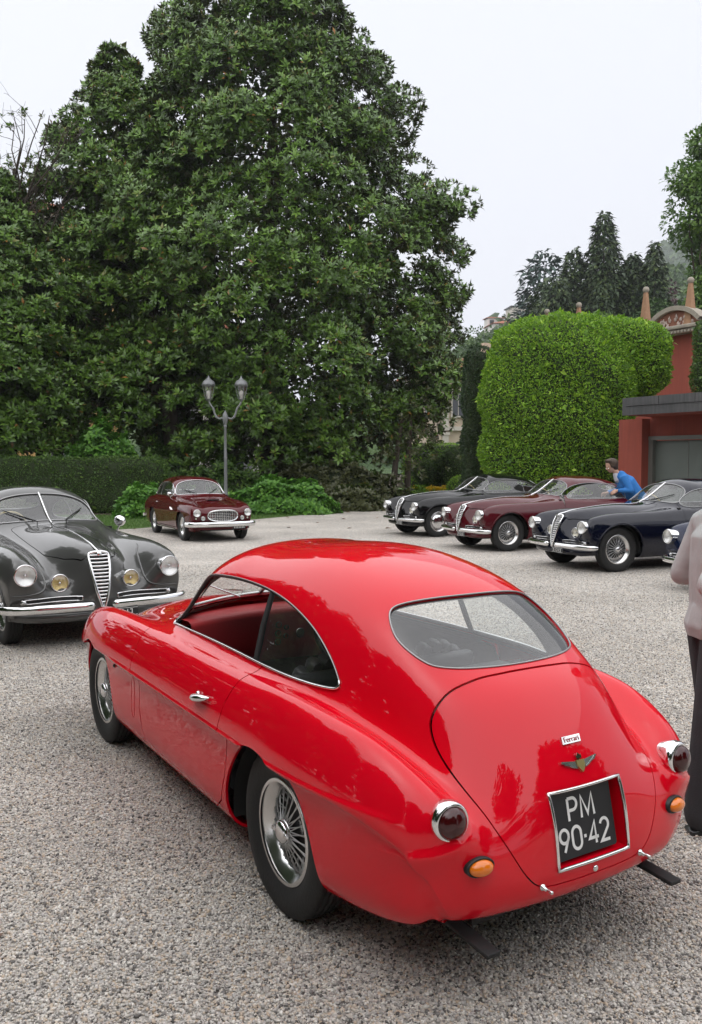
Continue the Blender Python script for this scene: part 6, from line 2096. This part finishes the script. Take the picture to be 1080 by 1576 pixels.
def garden_wall():
    A = Vector((13.1, 31.1, 0))
    u = Vector((-.503, .864, 0)); nb = Vector((-.864, -.503, 0))
    t = empty('garden_wall', A)
    t.rotation_euler = Matrix((u, nb, Vector((0, 0, 1)))).transposed().to_euler()
    tag(t, 'high red garden wall with carved curved pediment and small stone obelisks above the hedge', 'wall')
    H = 6.55
    MB().box((3.0, -.25, H / 2), (14, .5, H)).build('wall', M['red_render'], t)
    # cornice: stepped stone courses under the pediment bay (x from .35 to 2.75)
    c = MB(); c.box((1.62, .06, H + .07), (2.70, .75, .14), bev=.02); c.box((1.62, .10, H + .22), (2.90, .85, .14), bev=.03)
    co = c.build('cornice', M['carved_stone'], t)
    for k in range(17):
        MB().box((.42 + k * .15, .45, H + .05), (.07, .10, .08)).build('dentil', M['carved_stone'], co)
    # segmental tympanum with a stone arch
    R0, w = 1.62, 1.22
    zc = H + .29 + .78 - R0
    def arc(r, n=18):
        a0 = math.asin(min(1, w / R0))
        return [(1.62 + r * math.sin(a), zc + r * math.cos(a)) for a in np.linspace(-a0, a0, n)]
    o_, i_ = arc(R0), arc(R0 - .17)
    m = MB()
    V_, F_ = [], []
    n = len(o_)
    for (x, z) in o_: V_.append((x, .30, z))
    for (x, z) in i_: V_.append((x, .30, max(z, H + .27)))
    for (x, z) in o_: V_.append((x, -.30, z))
    for (x, z) in i_: V_.append((x, -.30, max(z, H + .27)))
    for i in range(n - 1):
        F_ += [(i, i + 1, n + i + 1, n + i), (2 * n + i + 1, 2 * n + i, 3 * n + i, 3 * n + i + 1), (i + 1, i, 2 * n + i, 2 * n + i + 1), (n + i, n + i + 1, 3 * n + i + 1, 3 * n + i)]
    m.add(V_, F_)
    m.build('pediment_arch', M['carved_stone'], t)
    tp = MB(); n = len(i_)
    tp.add([(x, .12, max(z, H + .27)) for x, z in i_] + [(1.62, .12, H + .27)], [(i, i + 1, n) for i in range(n - 1)])
    to = tp.build('tympanum', M['mosaic_rust'], t)
    rs = np.random.default_rng(5)
    for k in range(15):
        x = rs.uniform(-.85, .85); z = H + .34 + rs.uniform(0, .36) * (1 - (x / 1.1) ** 2)
        a = rs.uniform(-.9, .9)
        pts = curve_pts([(1.62 + x, .13, z - .09), (1.62 + x + .05 * math.sin(a * 3), .16, z), (1.62 + x + .10 * math.sin(a), .13, z + .10)], 7)
        MB().tube(pts, [.01, .03, .04, .045, .035, .025, .01], 6).build('relief_leaf', M['mosaic_pale'], to)
    for k in range(7):
        MB().ball((1.62 + (-.75 + .25 * k), .13, H + .38 + .20 * (1 - ((k - 3) / 3.4) ** 2)), .075, 8, (1, .5, 1.1)).build('relief_shell', M['mosaic_pale'], to)
    return t
garden_wall()

def obelisk(label, x, y, zb, h, w):
    t = empty('obelisk', (x, y, zb), R(30)); tag(t, label, 'obelisk', 'stone obelisks on the garden wall')
    MB().box((0, 0, .13), (w * 1.35, w * 1.35, .26), bev=.02).build('plinth', M['slate'], t)
    m = MB()
    V_ = [(a * w / 2, b * w / 2, .26) for a, b in ((-1, -1), (1, -1), (1, 1), (-1, 1))] + [(a * w * .17, b * w * .17, h) for a, b in ((-1, -1), (1, -1), (1, 1), (-1, 1))]
    m.add(V_, [(0, 1, 5, 4), (1, 2, 6, 5), (2, 3, 7, 6), (3, 0, 4, 7), (4, 5, 6, 7)]); m.build('shaft', M['terracotta'], t)
    MB().ball((0, 0, h + .09), .13, 12).build('ball', M['carved_stone'], t)
obelisk('stone obelisk right of the curved pediment, the rightmost', 12.55, 32.0, 6.55, 1.85, .36)
obelisk('stone obelisk left of the curved pediment', 11.50, 33.75, 6.55, 1.85, .36)
obelisk('obelisk tip just showing over the middle of the towering hedge', 9.75, 37.0, 6.55, 1.85, .36)
obelisk('leftmost obelisk tip just showing over the towering hedge', 8.75, 38.6, 6.55, 1.85, .36)

def hip_roof(t, x0, x1, y0, y1, ze, zr, mat, eave=.7):
    """hipped roof of overlapping tile courses"""
    x0 -= eave; x1 += eave; y0 -= eave; y1 += eave
    d = (y1 - y0) / 2
    n = 14
    m = MB()
    for k in range(n):
        f0, f1 = k / n, (k + 1.15) / n
        f1 = min(f1, 1.0)
        za, zb = ze + (zr - ze) * f0 + .05, ze + (zr - ze) * f1
        a = [(x0 + d * f0, y0 + d * f0), (x1 - d * f0, y0 + d * f0), (x1 - d * f0, y1 - d * f0), (x0 + d * f0, y1 - d * f0)]
        b = [(x0 + d * f1, y0 + d * f1), (x1 - d * f1, y0 + d * f1), (x1 - d * f1, y1 - d * f1), (x0 + d * f1, y1 - d * f1)]
        for i in range(4):
            j = (i + 1) % 4
            m.add([(*a[i], za), (*a[j], za), (*b[j], zb), (*b[i], zb)], [(0, 1, 2, 3)])
            m.add([(*a[i], za), (*a[j], za), (*a[j], za - .05), (*a[i], za - .05)], [(3, 2, 1, 0)])
    r = m.build('roof', mat, t)
    # upright tile ribs on the slopes facing the court
    ribs = MB()
    L = x1 - x0
    for k in range(int(L / .32)):
        x = x0 + .16 + k * .32
        f = min(1.0, min(x - x0, x1 - x) / d)
        ribs.tube([(x, y0, ze + .07), (x, y0 + d * f, ze + (zr - ze) * f + .05)], .065, 5, cap=False)
    Wd = y1 - y0
    for k in range(int(Wd / .32)):
        y = y0 + .16 + k * .32
        f = min(1.0, min(y - y0, y1 - y) / d)
        ribs.tube([(x0, y, ze + .07), (x0 + d * f, y, ze + (zr - ze) * f + .05)], .065, 5, cap=False)
    ribs.build('tile_ribs', mat, r)['kind'] = 'stuff'
    return r

def villa():
    t = empty('villa', (6.3, 60, 0), R(12)); tag(t, 'cream villa with terracotta roof and pilasters between the magnolia and the hedge', 'house')
    W, D, H = 8.0, 9, 7.9
    MB().box((W / 2, D / 2, H / 2), (W, D, H)).build('wall', M['stucco'], t)
    MB().box((W / 2, -.10, 4.15), (W + .3, .3, .28)).build('string_course', M['stone_trim'], t)
    MB().box((W / 2, D / 2, H + .18), (W + .6, D + .6, .36)).build('cornice', M['stone_trim'], t)
    for k in range(5):
        x = .3 + k * 1.85
        for z0, h in ((.0, 3.9), (4.3, 3.4)):
            p = MB().box((x, -.08, z0 + h / 2), (.42, .2, h)).build('pilaster', M['stone_trim'], t)
            MB().box((x, -.10, z0 + h - .1), (.56, .28, .2)).build('capital', M['stone_trim'], p)
    for k in range(4):
        x = 1.225 + k * 1.85
        for z in (1.9, 5.9):
            wn_ = MB().box((x, -.03, z), (.86, .10, 1.7)).build('window', M['pane'], t)
            m = MB()
            for s in (-1, 1):
                m.box((x + s * .48, -.07, z), (.10, .14, 1.86))
            m.box((x, -.07, z + .92), (1.16, .2, .12)); m.box((x, -.09, z - .92), (1.16, .24, .10)); m.box((x, -.09, z), (.04, .03, 1.7)); m.box((x, -.09, z + .3), (.86, .03, .04))
            m.build('window_frame', M['stone_trim'], wn_)
    for k in range(4):
        y = 1.2 + k * 2.1
        for z in (1.9, 5.9):
            wn_ = MB().box((.0, y, z), (.10, .86, 1.7)).build('window', M['pane'], t)
            MB().box((-.06, y, z + .94), (.2, 1.16, .12)).build('window_head', M['stone_trim'], wn_)
    hip_roof(t, 0, W, 0, D, H + .37, H + 2.1, M['tile'])
    MB().box((W * .62, D * .5, H + 2.4), (.6, .6, 1.0)).build('chimney', M['stucco'], t)
villa()

def side_house(name, label, x, y, rz, W, D, H, wall, rise=1.8):
    t = empty(name, (x, y, 0), R(rz)); tag(t, label, 'house')
    MB().box((W / 2, D / 2, H / 2), (W, D, H)).build('wall', wall, t)
    n = max(2, int(W / 2.6)); fl = max(1, int(H / 3.1))
    for f in range(fl):
        for k in range(n):
            cx, cz = W * (k + .5) / n, 1.7 + f * 3.1
            wn_ = MB().box((cx, -.02, cz), (.95, .08, 1.5)).build('window', M['pane'], t)
            m = MB()
            for s in (-1, 1):
                m.box((cx + s * .74, -.06, cz), (.5, .05, 1.52))
            m.build('shutter', M['shutter'], wn_)
            MB().box((cx, -.07, cz - .80), (1.2, .16, .08)).build('sill', M['stone_trim'], wn_)
    MB().box((W / 2, D / 2, H + .1), (W + .5, D + .5, .2)).build('eaves', M['stone_trim'], t)
    hip_roof(t, 0, W, 0, D, H + .2, H + rise, M['tile'], .5)
side_house('ochre_house', 'ochre house with grey shutters glimpsed through the left-hand magnolias', -24.5, 48, 0, 9.5, 8, 15.2, M['ochre'], 2.2)
side_house('cream_house', 'cream house glimpsed low between the left trunks', -12.5, 54, 0, 7, 7, 9.5, M['white_wall'])

# ------------------------------------------------------------------ wooded slopes
def slope(name, label, x0, x1, y0, y1, hfun, nx, ny, mat, lump, seed, leafn, leafs, leafmat, leafname, leaflabel):
    rs = np.random.default_rng(seed)
    xs, ys = np.linspace(x0, x1, nx), np.linspace(y0, y1, ny)
    X, Y = np.meshgrid(xs, ys)
    Z = hfun(X, Y)
    # tree-crown lumps: each point takes the highest of nearby domes
    cell = lump
    gx, gy = np.floor(X / cell).astype(int), np.floor(Y / cell).astype(int)
    best = np.zeros_like(Z)
    def hsh(a, b, k):
        v = np.sin(a * 127.1 + b * 311.7 + k * 74.7 + seed) * 43758.5453
        return v - np.floor(v)
    for dx in (-1, 0, 1):
        for dy in (-1, 0, 1):
            cx, cy = gx + dx, gy + dy
            px, py = (cx + hsh(cx, cy, 1)) * cell, (cy + hsh(cx, cy, 2)) * cell
            rr = cell * (.55 + .4 * hsh(cx, cy, 3))
            d = np.hypot(X - px, Y - py) / rr
            best = np.maximum(best, np.sqrt(np.maximum(0, 1 - d * d)) * rr * (.9 + .6 * hsh(cx, cy, 4)))
    Z = Z + best * (Z > 1)
    Z = Z + rs.normal(0, lump * .035, Z.shape) * (Z > 1)
    V_ = np.stack([X, Y, Z], -1).reshape(-1, 3)
    i, j = np.meshgrid(np.arange(ny - 1), np.arange(nx - 1), indexing='ij')
    a = (i * nx + j).ravel()
    o = mesh_np(name, V_, np.stack([a, a + 1, a + nx + 1, a + nx], -1), mat)
    tag(o, kind='structure')
    # crowns told by their leaf masses
    T_ = np.stack([a, a + 1, a + nx + 1], -1)
    vn = vert_normals(V_, np.concatenate([T_, np.stack([a, a + nx + 1, a + nx], -1)]))
    q = V_[:, 0] / V_[:, 1]
    pick = np.where((q > .10) & (q < .52) & (V_[:, 2] > 3))[0]
    pick = rs.choice(pick, leafn)
    Pq = V_[pick] + rs.normal(0, lump * .12, (leafn, 3))
    lo = surface_leaves(leafname, Pq, vn[pick], leafs, leafmat, None, rs, depth=leafs * .3, ratio=.8)
    tag(lo, leaflabel, 'wood', kind='stuff')
    return o

def wood_mat(name, c1, c2, sc):
    m, nt, b = nodes_mat(name)
    tc = N(nt, 'ShaderNodeTexCoord'); vo = N(nt, 'ShaderNodeTexVoronoi', i_Scale=sc); nz = N(nt, 'ShaderNodeTexNoise', i_Scale=sc * 6, i_Detail=6.0)
    nt.links.new(tc.outputs['Object'], vo.inputs['Vector']); nt.links.new(tc.outputs['Object'], nz.inputs['Vector'])
    sp = N(nt, 'ShaderNodeSeparateColor'); nt.links.new(vo.outputs['Color'], sp.inputs['Color'])
    mx = N(nt, 'ShaderNodeMixRGB'); mx.inputs['Color1'].default_value = (*c1, 1); mx.inputs['Color2'].default_value = (*c2, 1)
    ad = N(nt, 'ShaderNodeMath', operation='MULTIPLY'); nt.links.new(sp.outputs[0], ad.inputs[0]); nt.links.new(nz.outputs['Fac'], ad.inputs[1])
    a2 = N(nt, 'ShaderNodeMath', operation='MULTIPLY'); a2.inputs[1].default_value = 1.7; nt.links.new(ad.outputs[0], a2.inputs[0])
    nt.links.new(a2.outputs[0], mx.inputs['Fac']); nt.links.new(mx.outputs['Color'], b.inputs['Base Color'])
    b.inputs['Roughness'].default_value = .9
    bp = N(nt, 'ShaderNodeBump', i_Strength=1.0, i_Distance=1.5); nt.links.new(nz.outputs['Fac'], bp.inputs['Height']); nt.links.new(bp.outputs['Normal'], b.inputs['Normal'])
    return m
M['wood_near'] = wood_mat('near wooded slope', (.020, .050, .016), (.085, .14, .04), .16)
M['wood_far'] = wood_mat('far wooded hill', (.020, .055, .022), (.075, .13, .05), .06)

def near_h(X, Y):
    rise = np.clip((Y - 140) / 170, 0, 1)
    side = np.clip((X / np.maximum(Y, 1) - .02) / .30, 0, 1)
    return rise * (14 + 54 * side) + 4 * np.sin(X * .045) * rise
slope('hillside', '', -60, 240, 120, 360, near_h, 220, 120, M['wood_near'], 7.0, 3, 30000, 1.8, M['broadleaf_dark'], 'hillside_wood', 'green wood on the hillside behind the villa and conifers')
def far_h(X, Y):
    q = X / np.maximum(Y, 1)
    prof = np.interp(q, [-.2, .10, .24, .30, .345, .375, .41, .48, .6], [0, 0, 30, 120, 205, 232, 262, 330, 380])
    return prof * np.clip((Y - 620) / 300, 0, 1) ** .8
slope('far_hill', '', -100, 640, 600, 1000, far_h, 240, 110, M['wood_far'], 12.0, 8, 26000, 4.4, M['broadleaf_dark'], 'far_wood', 'hazy green wood covering the far hill at the right')

def hill_house(label, px, py, D, W, H, wall, roof=True):
    x = (px - 540) / 1315 * D; z = CAM_H + (712 - py) / 1315 * D
    t = empty('hill_house', (x, D, z), R(8)); tag(t, label, 'house', 'houses on the hillside')
    MB().box((W / 2, W * .35, -2 + H / 2), (W, W * .7, H + 4)).build('wall', wall, t)
    n = max(2, int(W / 4))
    for f in range(max(1, int(H / 3.2))):
        for k in range(n):
            MB().box((W * (k + .5) / n, -.05, 1.6 + f * 3.1), (1.5, .2, 1.6)).build('window', M['pane'], t)
    if roof:
        hip_roof(t, 0, W, 0, W * .7, H, H + W * .12, M['tile'], .6)
    else:
        MB().box((W / 2, W * .35, H + .25), (W + 1.2, W * .7 + 1.2, .4)).build('roof', M['slate'], t)
hill_house('modern flat-roofed house on the hillside skyline left of the conifers', 785, 490, 330, 11, 3.6, M['stone_trim'], False)
hill_house('pale house on the hillside just above the towering hedge', 811, 490, 325, 8, 4.2, M['white_wall'])
hill_house('long low terracotta-roofed house on the hillside above the villa', 757, 512, 300, 15, 2.6, M['white_wall'])
hill_house('small terracotta-roofed house on the hillside beside the hedge crest', 772, 522, 270, 9, 2.4, M['stucco'])
hill_house('white house on the hillside at the edge of the magnolia', 748, 505, 310, 6, 3.0, M['white_wall'])
# ------------------------------------------------------------------ twin-lantern lamp post
M['lamp_metal'] = simple('grey painted cast iron', (.20, .205, .21), .5, .3, var=.15, vscale=8)
def street_lamp():
    t = empty('street_lamp', (-4.28, 29.2, 0), R(4)); tag(t, 'grey cast-iron lamp post with two lanterns in front of the huge magnolia', 'lamp post')
    m = MB(); m.lathe([(.20, 0), (.20, .12), (.14, .18), (.13, .50), (.10, .60), (.075, .66), (.06, .9), (.055, 1.9), (.062, 1.95), (.05, 2.0), (.045, 2.95), (.06, 2.98), (.06, 3.03), (.045, 3.06)], 16)
    po = m.build('pole', M['lamp_metal'], t)
    m = MB(); m.lathe([(.045, 3.05), (.075, 3.12), (.10, 3.25), (.095, 3.36), (.06, 3.45), (.03, 3.5), (.0005, 3.56)], 16); m.build('hub', M['lamp_metal'], t)
    for s in (-1, 1):
        m = MB()
        m.tube(curve_pts([(s * .05, 0, 3.30), (s * .22, 0, 3.26), (s * .34, 0, 3.40), (s * .40, 0, 3.60), (s * .50, 0, 3.74), (s * .55, 0, 3.86)], 16), [.036] * 10 + [.032] * 6, 8)
        m.ball((s * .30, 0, 3.32), .05, 10)
        m.build('arm', M['lamp_metal'], t)
        cx = s * .55
        L = MB()
        L.lathe([(.03, 3.84), (.09, 3.90), (.10, 3.93)], 8, Matrix.Translation((cx, 0, 0)))
        for k in range(6):                                           # corner bars of the hexagonal lantern
            a = k * math.pi / 3
            L.tube([(cx + .105 * math.cos(a), .105 * math.sin(a), 3.93), (cx + .20 * math.cos(a), .20 * math.sin(a), 4.36)], .012, 5)
        L.lathe([(.20, 4.35), (.225, 4.38), (.225, 4.41), (.19, 4.44)], 6, Matrix.Translation((cx, 0, 0)), smooth=False)
        lo = L.build('lantern', M['lamp_metal'], t)
        r = MB(); r.lathe([(.225, 4.41), (.21, 4.47), (.17, 4.53), (.11, 4.575), (.07, 4.59), (.07, 4.62), (.03, 4.64), (.032, 4.67), (.012, 4.70), (.0005, 4.73)], 12, Matrix.Translation((cx, 0, 0)))
        r.build('lantern_roof', M['lamp_metal'], lo)
        for k in range(6):
            a, b = k * math.pi / 3, (k + 1) * math.pi / 3
            g = MB(); g.add([(cx + .10 * math.cos(a), .10 * math.sin(a), 3.935), (cx + .10 * math.cos(b), .10 * math.sin(b), 3.935), (cx + .195 * math.cos(b), .195 * math.sin(b), 4.35), (cx + .195 * math.cos(a), .195 * math.sin(a), 4.35)], [(0, 1, 2, 3)])
            g.build('pane', M['lamp_glass'], lo)
        b = MB(); b.lathe([(.04, 3.93), (.045, 4.0), (.07, 4.06), (.075, 4.14), (.05, 4.20), (.0005, 4.22)], 14, Matrix.Translation((cx, 0, 0))); b.build('globe', M['white_wall'], lo)
street_lamp()

# ------------------------------------------------------------------ people
def remeshed(name, mb, voxel, mat, parent, smooth=6, keep=None):
    """one continuous skin over overlapping limbs"""
    o = mb.build(name, mat)
    md = o.modifiers.new('r', 'REMESH'); md.mode = 'VOXEL'; md.voxel_size = voxel; md.use_smooth_shade = True
    sm = o.modifiers.new('s', 'SMOOTH'); sm.factor = .5; sm.iterations = smooth
    bpy.context.view_layer.update()
    me = bpy.data.meshes.new_from_object(o.evaluated_get(bpy.context.evaluated_depsgraph_get()))
    me.name = name
    bpy.data.objects.remove(o)
    me.polygons.foreach_set('use_smooth', np.ones(len(me.polygons), bool))
    me.materials.clear(); me.materials.append(mat)
    n = bpy.data.objects.new(name, me)
    return link(n, parent)

def seg(mb, pts, rr, flat=None, n=14):
    mb.tube(pts, rr, n, flat=flat)
    for p, r in ((pts[0], rr[0]), (pts[-1], rr[-1])):
        mb.ball(p, r * .98, 12)

M['skin'] = simple('skin', (.52, .31, .22), .5, var=.10, vscale=12)
M['hair_brown'] = simple('brown hair', (.055, .032, .018), .6, var=.4, vscale=40, bump=.8, bscale=110)
M['hair_grey'] = simple('grey hair', (.25, .24, .23), .6, var=.3, vscale=40, bump=.8, bscale=110)
M['blue_jacket'] = simple('bright blue jacket cloth', (.025, .17, .48), .85, var=.15, vscale=14, bump=.3, bscale=180)
M['linen'] = simple('grey-mauve linen', (.47, .495, .485), .9, var=.10, vscale=5, bump=.9, bscale=9)
M['shirt'] = simple('checked shirt', (.55, .55, .60), .85, var=.3, vscale=50)
M['trousers'] = simple('charcoal trousers', (.032, .032, .036), .8, var=.25, vscale=6, bump=.3, bscale=160)
M['shoe'] = simple('black leather shoe', (.012, .012, .013), .3, coat=.3)
M['trousers_blue'] = simple('dark blue trousers', (.03, .04, .07), .85)

def head(mb, c, look, tilt=0.0, s=1.0):
    """skull, jaw, nose, ears, brow about centre c, face towards look (unit, horizontal)"""
    f = Vector(look).normalized(); l = Vector((0, 0, 1)).cross(f).normalized(); u = f.cross(l)
    c = Vector(c)
    Mr = Matrix((f, l, u)).transposed()
    P = lambda a, b, d: c + (f * a + l * b + u * d) * s
    mb.ball(P(-.012, 0, .03), .095 * s, 18, (1.05, .80, 1.02), Mr)
    mb.ball(P(.025, 0, -.035), .075 * s, 16, (.95, .82, 1.15), Mr)
    mb.ball(P(.045, 0, -.095), .038 * s, 12, (1.0, 1.05, .75), Mr)
    mb.tube([P(.088, 0, .015), P(.108, 0, -.022), P(.098, 0, -.032)], [.009 * s, .015 * s, .010 * s], 8)
    mb.ball(P(.086, 0, .026), .016 * s, 8, (.7, 2.4, .6), Mr)
    mb.ball(P(.088, 0, -.062), .013 * s, 8, (.6, 1.7, .55), Mr)
    for q in (1, -1):
        mb.ball(P(-.005, q * .078, -.005), .026 * s, 10, (.6, .35, 1.15), Mr)
        mb.ball(P(.064, q * .036, -.012), .022 * s, 8, (.8, 1, .8), Mr)

def hand(mb, wrist, d, palm_n, s=1.0, curl=.5):
    """palm and five fingers, pointing along d with the palm facing palm_n"""
    w = Vector(wrist); d = Vector(d).normalized(); pn = Vector(palm_n); pn = (pn - d * pn.dot(d)).normalized(); sd = d.cross(pn)
    seg(mb, [w - d * .02 * s, w + d * .03 * s], [.026 * s, .028 * s])
    for k, b in enumerate((-.030, -.010, .010, .030)):
        seg(mb, [w + d * .03 * s + sd * b * .6 * s, w + d * .092 * s + sd * b * s], [.014 * s, .012 * s], n=8)
        L = (.062, .074, .070, .055)[k] * s
        p0 = w + d * .092 * s + sd * b * s
        d1 = (d + pn * curl).normalized(); p1 = p0 + d1 * L * .5
        d2 = (d + pn * curl * 2.6).normalized(); p2 = p1 + d2 * L * .5
        seg(mb, [p0, p1, p2], [.0095 * s, .0088 * s, .0072 * s], n=8)
    p0 = w + d * .025 * s - sd * .026 * s; p1 = p0 + (d * .7 - sd * .7 + pn * .3).normalized() * .04 * s; p2 = p1 + (d * .9 - sd * .25 + pn * .4).normalized() * .035 * s
    seg(mb, [p0, p1, p2], [.014 * s, .011 * s, .009 * s], n=8)

def blue_person():
    bx, by = 5.98, 17.68
    t = empty('person', (bx, by, 0)); tag(t, 'person in a bright blue jacket leaning towards the open maroon coupe', 'person')
    # leaning to the left and into the car
    hip = Vector((0, 0, .96)); ch = Vector((-.30, .02, 1.36)); nk = Vector((-.47, .0, 1.54)); hd = Vector((-.62, -.01, 1.70))
    b = MB()
    head(b, hd, (-.82, -.30, -.48), s=1.06)
    seg(b, [nk - (hd - nk) * .3, hd - (hd - nk) * .3], [.062, .056])
    wrl = Vector((-.52, -.20, 1.20)); 
    hand(b, wrl, (-.8, .1, -.35), (0, .8, -.6), 1.05)
    wrr = Vector((-.62, .20, 1.14)); hand(b, wrr, (-.85, .0, -.3), (0, -.8, -.5), 1.05)
    body = remeshed('body', b, .0085, M['skin'], t, 3)
    j = MB()
    seg(j, [hip + Vector((.02, 0, -.12)), hip + Vector((-.02, 0, .06)), (hip + ch) / 2, ch, nk + Vector((.07, 0, -.06))], [.21, .205, .215, .225, .13], flat=(1.15, .86))
    for q in (-1, 1):
        sh = ch + Vector((-.10, q * .19, .10)); el = ch + Vector((.02, q * .30, -.16)); wr = wrl if q < 0 else wrr
        seg(j, [ch + Vector((-.06, q * .10, .08)), sh, el], [.11, .085, .062]); seg(j, [el, (el + wr) / 2, wr + (el - wr) * .12], [.062, .056, .046])
    remeshed('jacket', j, .013, M['blue_jacket'], t, 5)
    s = MB(); seg(s, [ch + Vector((-.15, -.02, .06)), nk + Vector((-.03, 0, -.01))], [.085, .068]); remeshed('shirt', s, .012, M['shirt'], t, 3)
    h = MB()
    f = Vector((-.82, -.30, -.48)).normalized(); u = Vector((-.4, -.15, .9))
    h.ball(hd + Vector((.03, .01, .055)), .125, 18, (1.08, .92, .90)); h.ball(hd + Vector((.085, .02, -.01)), .095, 14, (.85, 1.0, 1.15)); h.ball(hd + Vector((-.05, -.02, .10)), .065, 12, (1.2, 1.3, .75)); h.ball(hd + Vector((.03, -.075, .02)), .05, 10, (1.2, .6, 1.2))
    remeshed('hair', h, .009, M['hair_brown'], t, 3)
    e = MB(); l = Vector((0, 0, 1)).cross(f).normalized(); u2 = f.cross(l)
    for q in (-1, 1):
        e.ball(hd + f * .094 + l * q * .034 - u2 * .006, .012, 10)
    e.build('eyes', M['plate_white'], t)
    p = MB()
    for q in (-1, 1):
        seg(p, [hip + Vector((0, q * .09, -.02)), Vector((.03, q * .11, .50)), Vector((.05, q * .12, .10))], [.13, .095, .075])
    remeshed('trousers', p, .014, M['trousers_blue'], t, 4)
    for q in (-1, 1):
        s = MB(); s.box((.0, q * .12, .05), (.29, .10, .09), bev=.035); s.build('shoe', M['shoe'], t)
blue_person()

def linen_person():
    bx, by = 1.80, 4.10
    t = empty('person', (bx, by, 0)); tag(t, 'person in a grey-mauve linen jacket and dark trousers at the right edge', 'person')
    # faces right; the near arm is bent, elbow drawn back to the left
    b = MB()
    head(b, (.06, .0, 1.70), (1, .15, -.05), s=1.05)
    seg(b, [(.02, 0, 1.50), (.045, 0, 1.62)], [.062, .058])
    wr = Vector((.20, -.16, 1.16)); hand(b, wr, (.9, .3, .2), (0, .9, -.3), 1.05)
    w2 = Vector((.24, .14, 1.20)); hand(b, w2, (.9, -.3, .2), (0, -.9, -.3), 1.05)
    remeshed('body', b, .0065, M['skin'], t, 4)
    h = MB(); h.ball((.035, 0, 1.755), .112, 18, (1.05, .84, .80)); h.ball((-.03, 0, 1.70), .085, 14, (.75, .95, 1.1)); remeshed('hair', h, .009, M['hair_grey'], t, 3)
    e = MB()
    for q in (-1, 1):
        e.ball((.158, q * .034 + .02, 1.695), .012, 10)
    e.build('eyes', M['plate_white'], t)
    j = MB()
    # torso: chest to hem, a little flared
    seg(j, [(.02, 0, 1.50), (.0, 0, 1.40), (-.01, 0, 1.22), (.0, 0, 1.10), (.01, 0, .985)], [.115, .185, .178, .182, .19], flat=(1.15, .78))
    for q in (-1, 1):
        sh = Vector((-.005, q * .205, 1.455)); el = Vector((-.185, q * .275, 1.215)) if q < 0 else Vector((-.10, q * .27, 1.20)); w = wr if q < 0 else w2
        seg(j, [(.0, q * .10, 1.46), sh, (sh + el) / 2, el], [.11, .085, .069, .058]); seg(j, [el, (el + w) / 2, w + (el - w) * .12], [.058, .056, .048])
    # folds at the elbow and the back
    for k in range(5):
        a = Vector((-.165 + .028 * k, -.345 + .012 * k, 1.26 - .012 * k)); j.tube([a, a + Vector((.05, .03, -.07))], .010, 6)
    jo = remeshed('jacket', j, .010, M['linen'], t, 3)
    V_ = np.array([v.co for v in jo.data.vertices])                 # square off the hem, creases running down from the shoulder
    V_[:, 2] = np.where(V_[:, 2] < .93, .93 + (V_[:, 2] - .93) * .05, V_[:, 2])
    cr = np.sin(V_[:, 1] * 38 + np.sin(V_[:, 2] * 9) * 2.0 + V_[:, 0] * 16) * .004 * np.clip((1.42 - V_[:, 2]) * 3, 0, 1)
    nn = vert_normals(V_, np.array([[q.vertices[0], q.vertices[1], q.vertices[2]] for q in jo.data.polygons]))
    V_ = V_ + nn * cr[:, None]
    jo.data.vertices.foreach_set('co', V_.astype(np.float32).ravel()); jo.data.update()
    p = MB()
    for q in (-1, 1):
        x = -.125 if q < 0 else .05
        seg(p, [(.0, q * .085, .95), (x * .6, q * .10, .52), (x, q * .105, .085)], [.135, .098, .082])
        p.tube([(x * .7 - .06, q * .10 - .05, .6), (x - .04, q * .10 - .05, .2)], .012, 6)
    remeshed('trousers', p, .011, M['trousers'], t, 4)
    for q in (-1, 1):
        x = -.125 if q < 0 else .05
        s = MB(); s.ball((x + .0, q * .105, .05), .05, 14, (1.0, .9, .95)); s.ball((x + .13, q * .115, .042), .052, 14, (1.7, .85, .7)); s.box((x + .075, q * .11, .015), (.29, .09, .03), bev=.012)
        remeshed('shoe', s, .008, M['shoe'], t, 3)
linen_person()

# ------------------------------------------------------------------ fallen leaves
def fallen():
    rs = np.random.default_rng(77)
    P = np.concatenate([np.stack([rs.uniform(-6, 3, 60), rs.uniform(22, 34, 60), np.full(60, .012)], -1), np.stack([rs.uniform(-4, 4, 26), rs.uniform(3.0, 16, 26), np.full(26, .016)], -1), [[.98, 3.42, .016], [-1.3, 3.1, .016]]])
    n = len(P)
    a = rs.uniform(0, 6.28, n)
    D = np.stack([np.cos(a), np.sin(a), rs.uniform(-.05, .2, n)], -1)
    L = np.where(P[:, 1] > 20, rs.uniform(.12, .2, n), rs.uniform(.02, .045, n))
    o = leaves('fallen_leaves', P, D, np.tile([0, 0, 1.], (n, 1)), L, L * .45, leaf_material('dry leaf', [(0, (.10, .045, .02)), (1, (.26, .13, .05))], trans=0), None, rs)
    tag(o, 'dry brown leaves scattered on the gravel and lawn', 'leaves', kind='stuff')
fallen()

# ------------------------------------------------------------------ damp air
def haze():
    m = bpy.data.materials.new('haze')
    m.use_nodes = True
    nt = m.node_tree
    nt.nodes.clear()
    out = N(nt, 'ShaderNodeOutputMaterial'); pv = N(nt, 'ShaderNodeVolumePrincipled')
    pv.inputs['Color'].default_value = (.94, .975, 1.0, 1)
    pv.inputs['Density'].default_value = .00034
    pv.inputs['Anisotropy'].default_value = .2
    nt.links.new(pv.outputs[0], out.inputs['Volume'])
    o = MB().box((0, 500, 209), (2400, 1400, 420)).build('haze', m)
    tag(o, 'thin bluish haze in the air over the far wooded hill', 'haze', kind='stuff')
haze()
